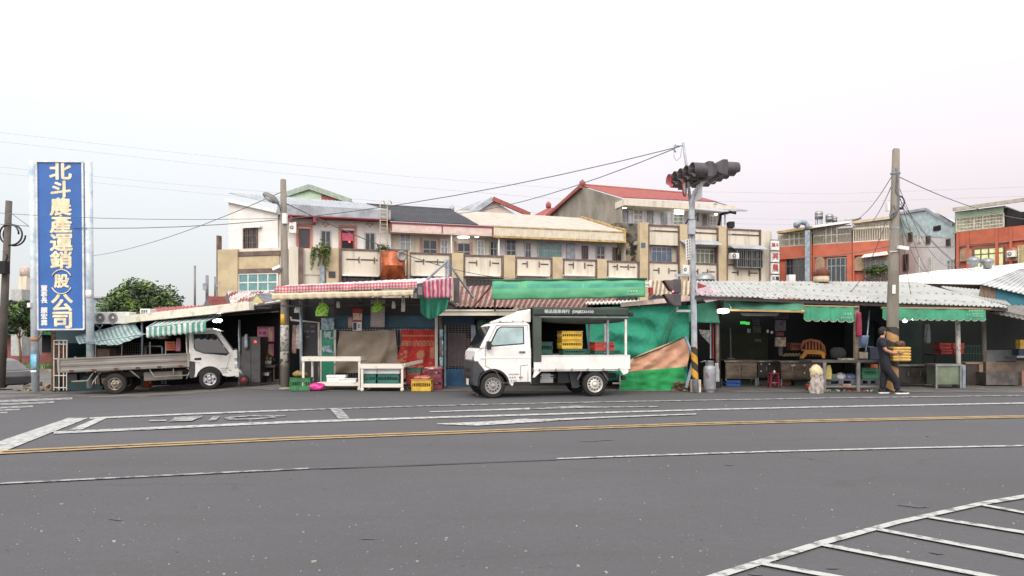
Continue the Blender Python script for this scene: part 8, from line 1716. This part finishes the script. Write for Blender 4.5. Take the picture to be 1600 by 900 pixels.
b = MB(); b.tube([P(439, 419, Yp - .15), P(434, 422, Yp - .15)], .02, 5); b.build('camera_arm', M_['galv'], lp)
t = thing('security_camera', 'white security camera on the lamp pole', 'camera', tuple(P(432, 420, Yp - .2)))
b = MB(); b.bar(P(426, 421, Yp - .2), P(438, 415.5, Yp - .2), .09, .08); b.build('camera_body', M_['white'], t); b = MB(); b.lathe([(0, -.01), (.03, -.01), (.03, .02)], P(425.7, 421.2, Yp - .2), axis=(-1, 0, -.3), n=10); b.build('lens', M_['black'], t)
def wrapped(par, px, y0, y1, r, Y, m, w=2.2, name='poster', a0=0.):
    b = MB(); c = P(px, y1, Y); hh = (y1 - y0) / FL * Y; b.grid(lambda u, v: c + Vector((math.sin((u - .5) * w + a0) * r, -math.cos((u - .5) * w + a0) * r, hh * v)), 12, 2); return b.build(name, m, par, solid=.004)
yb3 = sm('band_yellow', (206, 162, 40), rough=.6)
wrapped(lp, 445, 491, 507, .125, Yp, yb3, 1.2, 'yellow_label', a0=-.35)
b = MB(); b.bb(X_(442.5, Yp) - .01, Yp - .133, Z_(505, Yp), X_(442.5, Yp) + .01, Yp - .13, Z_(493, Yp)); 
wrapped(lp, 445.2, 508, 548, .127, Yp, sm('torn_white_paper', (176, 172, 166), rough=.9, col2=(112, 106, 98), scale=9, lo=.42, hi=.52), 2.6, 'torn_poster')
wrapped(lp, 445.2, 549, 575, .131, Yp, sm('graffiti_grey', (140, 134, 126), rough=.9, col2=(50, 48, 48), scale=5, lo=.45, hi=.5), 2.8, 'dark_scrawl')
b = MB(); b.lathe([(.26, 0), (.22, .05), (0, .06)], G(447, 608) + Vector((0, .12, 0)), n=16); b.build('footing', M_['conc'], lp)

rp = thing('utility_pole', 'tall concrete pole with yellow and black wrap behind the person', 'utility pole', (X_(1393, 19.6), 19.6, 0)); Yr = 19.6
b = MB(); b.tube([P(1393.5, 615, Yr), P(1395, 480, Yr), P(1398, 340, Yr), P(1400, 234, Yr), P(1400.2, 232.5, Yr)], [.155, .145, .118, .09, .07], 16); b.build('pole', cp, rp)
strip_wrap(rp, 1393.6, 612, 1394.7, 511, (.158, .152), Yr, [sm('band_tan', (176, 134, 84), rough=.7), sm('band_black', (48, 44, 42), rough=.7)], 4.0)
b = MB(); b.tube([P(1401, 262, Yr - .1), P(1402, 276, Yr - .1), P(1401, 300, Yr - .12), P(1404, 306, Yr - .1), P(1402, 330, Yr - .1), P(1391, 335, Yr - .13), P(1393, 345, Yr - .12)], .035, 6); b.tube([P(1397, 320, Yr - .12), P(1402, 333, Yr - .13), P(1396, 340, Yr - .13)], .02, 5); b.build('cable_bundle', M_['wire'], rp)
b = MB(); b.tube([P(1404 + 9 * math.sin(a * .35), 316 + 10 * -math.cos(a * .35), Yr - .05) for a in range(0, 10)], .02, 5); b.pb(1407, 323.5, 1412, 327, Yr - .1, .1); b.build('cable_loop', M_['black'], rp)
b = MB(); b.pb(1387, 316, 1391, 329, Yr - .1, .15); b.build('junction_box', M_['white'], rp)
b = MB(); b.pb(1394.5, 445, 1399.5, 459, Yr - .155, .02); b.build('small_plate', M_['white'], rp)
b = MB(); b.tube([P(1390, 393, Yr - .14), P(1401, 393, Yr - .14), P(1407, 388, Yr - .14)], .015, 5); b.build('camera_arm', M_['white'], rp)
for k, (y, ww) in enumerate(((271, .125), (357, .13))): b = MB(); b.lathe([(ww, -.02), (ww, .02)], P(1399 - k * 1.5, y, Yr), n=16); b.build('steel_band', M_['galv'], rp)
t = thing('security_camera', 'white security camera on the right concrete pole', 'camera', tuple(P(1411, 388, Yr - .2)))
b = MB(); b.bar(P(1403, 386, Yr - .2), P(1419, 388.5, Yr - .2), .1, .09); b.build('camera_body', M_['white'], t); b = MB(); b.lathe([(0, 0), (.04, 0), (.04, -.03)], P(1419.2, 388.8, Yr - .2), axis=(1, 0, 0), n=10); b.build('lens', M_['black'], t)
b = MB()
for i in range(22): y = 470 + i * 4; b.box(P(1402.5 + math.sin(i) * .6, y, Yr - .06), (.02, .02, .05), rx=i)
b.build('tape_scraps', M_['rwhite'], rp)

sp_ = thing('traffic_signal_pole', 'grey traffic signal pole with clustered signal heads in front of the tarp', 'traffic signal', tuple(G(1087, 612))); Yk = 19.5; gpl = sm('pole_grey_paint', (160, 164, 168), rough=.5, col2=(132, 136, 142), scale=4)
b = MB(); b.tube([P(1087, 612, Yk), P(1085, 560, Yk), P(1083, 420, Yk), P(1081, 340, Yk), P(1081.5, 315, Yk), P(1086, 300, Yk - .1), P(1095, 290, Yk - .25), P(1098, 284, Yk - .3)], [.085, .08, .075, .075, .07, .062, .055, .05], 14); b.build('pole', gpl, sp_)
b = MB(); b.tube([P(1080, 330, Yk + .1), P(1073, 262, Yk + .1), P(1067.5, 223, Yk + .1)], [.04, .04, .035], 8); b.build('mast', gpl, sp_)
strip_wrap(sp_, 1086, 592, 1084.5, 542, (.086, .084), Yk, [sm('band_orange_yellow', (206, 150, 40), rough=.6), sm('band_black', (48, 44, 42))], 2.0)
b = MB(); b.lathe([(.15, 0), (.15, .03), (.1, .05)], G(1087, 612.3), n=14); b.build('base_plate', M_['galv'], sp_)
for (x0, y0, x1, y1, Yq) in ((1076, 344, 1087, 366, Yk - .2), (1077.5, 326, 1085.5, 343, Yk - .17)): b = MB(); b.pb(x0, y0, x1, y1, Yq, .16); b.build('control_box', gpl, sp_, bevel=.01)
b = MB(); b.tube([P(1076, 342, Yk - .1), P(1071, 350, Yk - .1)], .02, 5); b.tube([P(1087, 337, Yk - .1), P(1091, 332, Yk - .1), P(1090, 345, Yk - .1)], .02, 5); b.tube([P(1075, 366, Yk), P(1088, 363, Yk)], .03, 6); b.build('bracket', M_['dark'], sp_)
# street text plate
b = MB(); v = [P(1071, 375, Yk - .3), P(1080, 372.3, Yk - .1), P(1080.3, 405, Yk - .1), P(1072.5, 406.5, Yk - .3)]; v2 = [q + Vector((-.005, .02, 0)) for q in v]; b.hexa([v[3], v[2], v2[2], v2[3], v[0], v[1], v2[1], v2[0]]); pt_ = b.build('text_plate', M_['white'], sp_, bevel=.004)
b = MB()
for i in range(7):
    for j in range(2):
        q = v[0].lerp(v[3], (i + .6) / 7.3).lerp(v[1].lerp(v[2], (i + .6) / 7.3), .27 + .42 * j) + Vector((0, -.012, 0)); rnd = random.Random(i * 2 + j); w = .045
        b.box(q + Vector((0, 0, .018)), (w, .006, .009)); b.box(q + Vector((0, -.001, 0)), (w * .9, .006, .008)); b.box(q + Vector((0, -.002, -.018)), (w, .006, .009)); b.box(q + Vector((rnd.uniform(-.01, .01), -.003, 0)), (.01, .006, .05))
b.build('characters', sm('plate_ink', (70, 68, 74)), pt_)
b = MB(); b.add([P(1084, 317, Yk - .05), P(1097, 309, Yk - .4), P(1097.5, 284, Yk - .4), P(1088, 290, Yk - .05)], [(0, 1, 2, 3)]); b.build('tilted_plate', sm('plate_back', (176, 176, 176)), sp_, solid=.012)
b = MB(); c = P(1072.5, 295, Yk); b.tube([c + Vector((-.05 + .09 * math.cos(a / 16 * 6.283), .18 * math.cos(a / 16 * 6.283), .2 * math.sin(a / 16 * 6.283))) for a in range(17)], .018, 6); b.build('round_sign_rim', M_['red'], sp_)
b = MB(); b.lathe([(0, 0), (.19, 0), (.19, .01), (0, .01)], c + Vector((-.05, 0, 0)), axis=(.9, -.45, 0), n=20); b.build('round_sign', M_['white'], sp_)
# signal heads
shd = sm('signal_grey', (74, 70, 74), rough=.6, col2=(60, 56, 60), scale=3); shin = sm('signal_visor_inside', (138, 124, 122), rough=.8)
def head(par, C0, yaw, sgn, n=5, lit=None, lab=None):
    """C0: centre of the near lens; the row runs back from it; sgn: side the visors face"""
    rowd = Vector((-math.sin(yaw), math.cos(yaw), 0)); ax_ = Vector((math.cos(yaw), math.sin(yaw), 0)) * sgn; hd = []
    b = MB(); L_ = n * .345; a = C0 - rowd * .19; e = C0 + rowd * (L_ - .155); up_ = Vector((0, 0, 1))
    p = []
    for q, k in ((a, 0), (e, 0)):
        for zz in (-.2, .2): p.append(q + up_ * zz)
    w = ax_ * -.14; w2 = ax_ * -.3
    b.hexa([p[0], p[2], p[2] + w, p[0] + w, p[1], p[3], p[3] + w, p[1] + w])
    s_ = .5
    mid = (p[0] + p[1]) / 2; mid2 = (p[2] + p[3]) / 2
    b.hexa([p[0] + w, p[2] + w, mid2 + (p[2] - mid2) * s_ + w2 - rowd * .1, mid + (p[0] - mid) * s_ + w2 + rowd * .1, p[1] + w, p[3] + w, mid2 + (p[3] - mid2) * s_ + w2 - rowd * .1, mid + (p[1] - mid) * s_ + w2 + rowd * .1])
    h = b.build('signal_head', shd, par, bevel=.012)
    if lab: h['label'] = lab
    for i in range(n):
        c = C0 + rowd * .345 * i; b = MB(); r = .185; m_ = 24; vs = []; fs = []
        for j in range(m_ + 1):
            a_ = 2 * math.pi * j / m_; ln_ = .36 if True else .3; ln_ *= (1 if math.sin(a_) > -.5 else .75)
            d_ = rowd * math.cos(a_) * r + up_ * math.sin(a_) * r; vs += [c + d_, c + d_ + ax_ * ln_]
        b.add(vs, [(2 * j, 2 * j + 1, 2 * j + 3, 2 * j + 2) for j in range(m_)], True); k0 = len(b.v); b.v += [c + (v_ - c) - (v_ - c - ax_ * (v_ - c).dot(ax_)).normalized() * .012 for v_ in vs]; b.f += [(k0 + 2 * j, k0 + 2 * j + 1, k0 + 2 * j + 3, k0 + 2 * j + 2) for j in range(m_)]; b.mi += [1] * m_; b.sm += [True] * m_; b.build('visor', [shd, shin], h)
        b = MB(); b.lathe([(0, .03), (.1, .025), (.175, .005), (.175, 0)], c, axis=ax_, n=20)
        if lit and i == n - 1:
            b.build('lens', mat('lens_red', (.75, .06, .09), emit=14, rough=.3), h)
        else: b.build('lens', sm('lens_dark', (58, 48, 50), rough=.3), h)
    return h
yw = R(13)
head(sp_, P(1101, 266, 19.0), yw, -1, lit=True, lab='five lens signal head facing left with a lit red lens')
head(sp_, P(1132, 263.5, 19.25), yw, 1, lab='five lens signal head facing right')
b = MB(); b.tube([P(1098, 286, Yk - .3), P(1106, 278, Yk - .1), P(1116, 273, 19.4)], .04, 8); b.tube([P(1104, 279, 19.2), P(1108, 288, 19.2), P(1118, 283, 19.2)], .01, 4); b.build('head_bracket', gpl, sp_)
# pedestrian signal
pdS = thing('pedestrian_signal', 'two lens pedestrian signal on short arms left of the signal pole', 'signal', tuple(P(1060, 478, 19.4)))
b = MB(); b.pb(1055, 428, 1079, 432, 19.4, .06); b.pb(1057, 484, 1079, 487.5, 19.4, .06); b.tube([P(1058, 430, 19.42), P(1058, 486, 19.42)], .03, 6); b.build('arm', gpl, pdS)
b = MB(); b.pb(1053, 436, 1064.5, 457.8, 19.3, .32); b.pb(1053, 458.5, 1064.5, 478, 19.3, .32); b.build('housing', shd, pdS, bevel=.02)
for y in (438, 459.5):
    b = MB(); v = [P(1037.5, y, 19.2), P(1053, y, 19.3), P(1053, y + 17, 19.3), P(1047, y + 15, 19.3)]; dd = Vector((0, .3, 0)); b.add(v + [q + dd for q in v], [(0, 1, 2, 3), (4, 5, 6, 7), (0, 1, 5, 4)]); b.build('visor', sm('visor_brown_grey', (92, 80, 80), rough=.7), pdS, solid=.01)
b = MB(); b.lathe([(0, -.02), (.05, -.02), (.05, 0)], P(1052, 453.5, 19.35), axis=(1, 0, 0), n=12); b.build('lens', mat('lens_red', (.75, .06, .09), emit=1.4), pdS)

# wires
def wire(label, a, b_, r=.012, sag=.3, m=None, grp=None, mid=None, n=16):
    a, b_ = Vector(a), Vector(b_); pts = [a.lerp(b_, i / n) - Vector((0, 0, sag * 4 * (i / n) * (1 - i / n))) for i in range(n + 1)]; b = MB(); b.tube(pts, r, 5); return tag(b.build('overhead_wire', m or M_['wire']), label, 'wire', grp)
TP = P(1060, 228, 19.6)
b = MB(); b.box(TP + Vector((.03, 0, .0)), (.26, .03, .03)); b.tube([P(1055, 226, 19.6), P(1052, 232, 19.6), P(1056, 238, 19.6)], .02, 5); b.tube([P(1053, 232, 19.5), P(1053, 245, 19.5), P(1057, 251, 19.5), P(1063, 246, 19.5), P(1065, 232, 19.5)], .008, 4); tag(b.build('wire_clamp', M_['galv']), 'wire clamp with a hanging loop at the top of the signal mast', 'clamp')
wire('thick dark wire from the signal mast down to the left past the lamp pole', P(1062, 229, 19.6), P(-60, 345, 27), .013, 1.0)
wire('thin wire from the signal mast that dips to the roof ladder', P(1055, 232, 19.6), P(610, 328, 48), .014, .9)
wire('wire from the lamp pole running down to the middle of the row', P(447, 318, Yp), P(805, 435, 40), .016, .5)
wire('lower dark wire crossing the blue sign from the left edge', P(-60, 328, 26), P(443, 341, Yp), .009, .15)
wire('wire from the lamp pole top slanting down past the tree top', P(440, 300, Yp), P(120, 402, 45), .012, .4)
wire('slim wire from the leaning pole at the left to the blue sign', P(14, 330, 30), P(140, 402, 31), .012, .2)
wire('pair of cables left of the right concrete pole, upper one', P(1393, 276, Yr), P(1320, 342, 40), .011, .5)
wire('pair of cables left of the right concrete pole, lower one', P(1393, 290, Yr), P(1345, 348, 40), .011, .5)
wire('long cable from the right concrete pole to the right edge', P(1404, 276, Yr), P(1640, 345, 30), .012, .3)
for k, (x, y, Yq, sg_) in enumerate(((1500, 410, 30, .9), (1475, 440, 28, .8), (1425, 470, 23, .2), (1545, 425, 30, .6), (1600, 440, 30, .9), (1420, 360, 22, .1), (1452, 425, 29, .5))):
    wire(['cable from the right pole to the orange house corner', 'cable from the right pole to the bright white roof', 'short cable from the right pole down to the hall roof', 'cable from the right pole to the roof ventilators', 'cable from the right pole to the grey ribbed roof', 'looped short cable close to the right pole', 'cable from the right pole past the grey gabled house'][k], P(1402, 285 + 7 * k, Yr), P(x, y, Yq), .008, sg_)
wire('cable crossing in front of the orange row houses', P(1206, 394, 45), P(1393, 384, Yr + .1), .012, .3)
wire('cable crossing behind the right pole to the balcony house', P(1400, 386, Yr + .1), P(1640, 362, 40), .012, .25)
wire('long drooping cable lying over the white hall roof', P(1270, 430, 26), P(1385, 345, Yr + .2), .01, 1.4)
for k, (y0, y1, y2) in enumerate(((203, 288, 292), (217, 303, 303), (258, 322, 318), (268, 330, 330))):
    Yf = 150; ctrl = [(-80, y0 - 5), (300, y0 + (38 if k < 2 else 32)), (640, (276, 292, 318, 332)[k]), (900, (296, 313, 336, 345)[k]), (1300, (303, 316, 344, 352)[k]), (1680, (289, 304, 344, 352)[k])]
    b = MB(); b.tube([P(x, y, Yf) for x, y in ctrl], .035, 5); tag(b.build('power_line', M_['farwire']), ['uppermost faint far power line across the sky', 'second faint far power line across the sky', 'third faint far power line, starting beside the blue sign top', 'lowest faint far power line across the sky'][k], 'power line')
# thin distant poles left of the corner house
for k, (p, y0, y1, w, Yq) in enumerate(((304.5, 415, 480, 3.4, 40), (323.5, 430, 466, 5, 38), (336, 432, 462, 3, 38))):
    t = thing('distant_pole', ['thin steel pole rising from the red sheet roof', 'stout concrete pole left of the corner house', 'bent pipe pole against the corner house'][k], 'pole', tuple(P(p, y1, Yq))); b = MB(); b.tube([P(p, y1 + 4, Yq), P(p, y0, Yq)], w / 2 / FL * Yq, 8); b.build('shaft', sm('far_pole_grey', (128, 126, 128)), t)
    if k == 1: b = MB(); b.box(P(321, 448, Yq), (.2, .2, .35)); b.build('junction_box', M_['galv'], t)
    if k == 2: b = MB(); b.bar(P(336, 452, Yq), P(343, 440, Yq), .05); b.build('bent_arm', M_['galv'], t)
# ============================================================ PERSON carrying a yellow crate
def skin(name, verts, edges, m, parent, root=0, sub=2, world=True):
    me = bpy.data.meshes.new(name); B = BASE.get(parent, Matrix()); inv = B.inverted()
    me.from_pydata([tuple(inv @ Vector(v[0])) for v in verts], edges, []); o = bpy.data.objects.new(name, me); COL.objects.link(o); o.parent = parent; BASE[o] = B
    md = o.modifiers.new('skin', 'SKIN'); md.use_smooth_shade = True
    for i, v in enumerate(verts):
        sv = me.skin_vertices[0].data[i]; r = v[1]; sv.radius = r if isinstance(r, tuple) else (r, r); sv.use_root = (i == root)
    s_ = o.modifiers.new('smooth', 'SUBSURF'); s_.levels = s_.render_levels = sub; me.materials.append(m); return o
YP = 19.15
def Q_(px, py, dy=0.): return P(px, py, YP + dy)
pe = thing('person', 'person in black with a dark cap carrying a yellow crate past the concrete pole', 'person', (X_(1388, YP), YP, 0))
sk = sm('skin_tone', (176, 128, 108), rough=.55, col2=(160, 112, 94), scale=4); bk = sm('black_shirt', (34, 34, 46), rough=.9, col2=(26, 26, 34), scale=5); tr_ = sm('black_trousers', (28, 28, 38), rough=.9, col2=(22, 22, 28), scale=5); hr = sm('black_hair', (30, 26, 26), rough=.8)
# body: pelvis, spine, neck, head, arms, legs as one surface
V = [(Q_(1384, 568), (.12, .10)), (Q_(1381.5, 553), (.12, .10)), (Q_(1379.5, 540), (.14, .11)), (Q_(1378.5, 532), (.11, .09)), (Q_(1378.5, 527.5), .055), (Q_(1379, 523.5), .06), (Q_(1380, 519), (.088, .075)), (Q_(1380.3, 515), (.082, .07)),
     (Q_(1378, 533, -.17), .06), (Q_(1383.5, 547, -.23), .046), (Q_(1395, 551.5, -.23), .038), (Q_(1403, 551, -.22), .028),
     (Q_(1378, 533, .17), .06), (Q_(1382, 547, .23), .046), (Q_(1393, 553, .22), .038), (Q_(1402, 553, .2), .028),
     (Q_(1386, 575, -.08), .085), (Q_(1396, 589, -.1), .062), (Q_(1401.5, 601, -.1), .048), (Q_(1402, 610.5, -.1), .04), (Q_(1409, 613, -.1), .035),
     (Q_(1382.5, 575, .08), .085), (Q_(1381, 590, .1), .062), (Q_(1379, 601, .1), .048), (Q_(1377, 610, .1), .04), (Q_(1383, 613.5, .1), .035)]
E = [(0, 1), (1, 2), (2, 3), (3, 4), (4, 5), (5, 6), (6, 7), (3, 8), (8, 9), (9, 10), (10, 11), (3, 12), (12, 13), (13, 14), (14, 15), (0, 16), (16, 17), (17, 18), (18, 19), (19, 20), (0, 21), (21, 22), (22, 23), (23, 24), (24, 25)]
body = skin('body', V, E, sk, pe)
# shirt and trousers as garments over it
VS = [(Q_(1385, 578), (.15, .13)), (Q_(1382.5, 562), (.15, .13)), (Q_(1381, 550), (.15, .13)), (Q_(1379.3, 541), (.16, .13)), (Q_(1378.6, 532.5), (.15, .13)), (Q_(1378.7, 527), (.085, .08)), (Q_(1378, 532, -.18), .092), (Q_(1382.2, 543.5, -.235), .072), (Q_(1378, 532, .18), .092), (Q_(1381, 543.5, .235), .072)]
skin('shirt', VS, [(0, 1), (1, 2), (2, 3), (3, 4), (4, 5), (4, 6), (6, 7), (4, 8), (8, 9)], bk, pe)
VT = [(Q_(1383, 560), (.14, .12)), (Q_(1384, 572), (.15, .13)), (Q_(1386.5, 577, -.08), .105), (Q_(1396, 589, -.1), .1), (Q_(1401, 600, -.1), .085), (Q_(1401.6, 610, -.1), .075), (Q_(1382.5, 577, .08), .105), (Q_(1381.3, 590, .1), .1), (Q_(1379.5, 601, .1), .085), (Q_(1378, 610, .1), .075)]
skin('trousers', VT, [(0, 1), (1, 2), (2, 3), (3, 4), (4, 5), (1, 6), (6, 7), (7, 8), (8, 9)], tr_, pe)
# cap, hair, face
def ell(b, c, r, rot=0, n=16, m=10, v0=0., v1=1.):
    c = Vector(c); M = Matrix.Rotation(rot, 3, 'Y'); b.grid(lambda u, v: c + M @ Vector((math.cos(u * 6.283) * math.sin((v0 + (v1 - v0) * v) * 3.1416) * r[0], math.sin(u * 6.283) * math.sin((v0 + (v1 - v0) * v) * 3.1416) * r[1], math.cos((v0 + (v1 - v0) * v) * 3.1416) * r[2])), n, m)
hc = Q_(1380.2, 518.3)
b = MB(); ell(b, hc + Vector((-.018, 0, .015)), (.108, .088, .118), rot=R(-12), v1=.56); ell(b, hc + Vector((-.04, 0, -.01)), (.08, .082, .10), rot=0); b.build('hair', hr, pe)
b = MB(); b.add([hc + Vector(q) for q in ((.06, -.07, .055), (.06, .07, .055), (.165, .045, .03), (.165, -.045, .03))], [(0, 1, 2, 3)]); b.build('cap_brim', hr, pe, solid=.012)
b = MB(); b.add([hc + Vector(q) for q in ((.085, -.018, .02), (.085, .018, .02), (.122, 0, -.022), (.088, -.02, -.035), (.088, .02, -.035))], [(0, 1, 2), (0, 2, 3), (1, 2, 4), (2, 3, 4)]); b.build('nose', sk, pe)
for s_ in (-1, 1):
    b = MB(); ell(b, hc + Vector((.078, s_ * .032, .012)), (.012, .012, .008), n=8, m=6); b.build('eye', M_['black'], pe)
    b = MB(); ell(b, hc + Vector((-.005, s_ * .08, -.01)), (.018, .012, .032), n=10, m=6); b.build('ear', sk, pe)
b = MB(); b.box(hc + Vector((.082, 0, -.058)), (.012, .045, .01)); b.build('mouth', sm('lips', (150, 84, 80)), pe)
# hands on the crate
cr0, cr1 = 1390.5, 1418
for s_, wy in ((-1, -.22), (1, .2)):
    wr = Q_(1402.5, 551, wy); VV = [(wr, .03), (wr + Vector((.05, 0, -.004)), (.036, .024))]; EE = [(0, 1)]
    for k in range(4):
        base = len(VV); z = .028 - k * .019; ln_ = (.034, .04, .038, .03)[k]
        VV += [(wr + Vector((.095, 0, z)), .0095), (wr + Vector((.095 + ln_, .006 * -s_, z - .004)), .009), (wr + Vector((.095 + ln_ * 1.7, .022 * -s_, z - .008)), .008)]; EE += [(1, base), (base, base + 1), (base + 1, base + 2)]
    base = len(VV); VV += [(wr + Vector((.045, 0, .04)), .011), (wr + Vector((.075, .01 * -s_, .062)), .010)]; EE += [(0, base), (base, base + 1)]
    skin('hand', VV, EE, sk, pe, sub=1)
# shoes
for (pa, pb2, dy, lab) in (((1399.5, 611), (1421, 611.5), -.1, 0), ((1373.5, 611), (1388.5, 615), .1, 1)):
    a, e = Q_(*pa, dy), Q_(*pb2, dy); a.z = .0; L_ = min(.32, e.x - a.x); x0 = a.x
    pit = -.0
    prof = [(0, .03), (0, .09), (.03, .12), (.09, .11), (.14, .085), (.22, .06), (.28, .045), (.3, .03)]
    t = MB(); t.prism([(x0 + x * L_ / .3, z) for x, z in prof], a.y - .045, a.y + .045); shoe = t.build('shoe', M_['black'], pe, bevel=.015)
    t = MB(); t.prism([(x0 - .005, .0), (x0 - .005, .035), (x0 + L_ * .6, .035), (x0 + L_ + .01, .04), (x0 + L_ + .005, .01), (x0 + L_ * .8, .0)], a.y - .05, a.y + .05); t.build('sole', M_['white'], shoe, bevel=.008)
# the carried crate: ribbed stacked yellow basket
c = thing('carried_crate', 'yellow ribbed crate carried by the person in black', 'crate', tuple(Q_(1404, 564))); za, zb = Z_(564, YP), Z_(541.5, YP); xa, xb = X_(1390.5, YP), X_(1417, YP)
b = MB(); b.bb(xa + .01, YP - .17, za, xb - .01, YP + .17, zb - .01); b.build('body', sm('crate_ochre', (180, 144, 72), rough=.55), c)
b = MB(); n = 5
for i in range(n):
    z = za + (zb - za) * (i + .5) / n; h_ = (zb - za) / n * .3
    b.bb(xa - .008, YP - .19, z - h_, xb + .008, YP + .19, z + h_)
b.build('ribs', sm('crate_dull_yellow', (198, 164, 84), rough=.6, col2=(168, 134, 66), scale=6), c, bevel=.008)
b = MB(); bc = Q_(1407, 541.5)
blob_bag('net_bag', 'brown net bag of goods heaped on the carried yellow crate', 'bag', bc + Vector((.0, .02, -.02)), .12, .12, .085, sm('brown_net', (96, 58, 50), col2=(64, 40, 38), scale=12), 13, .2)
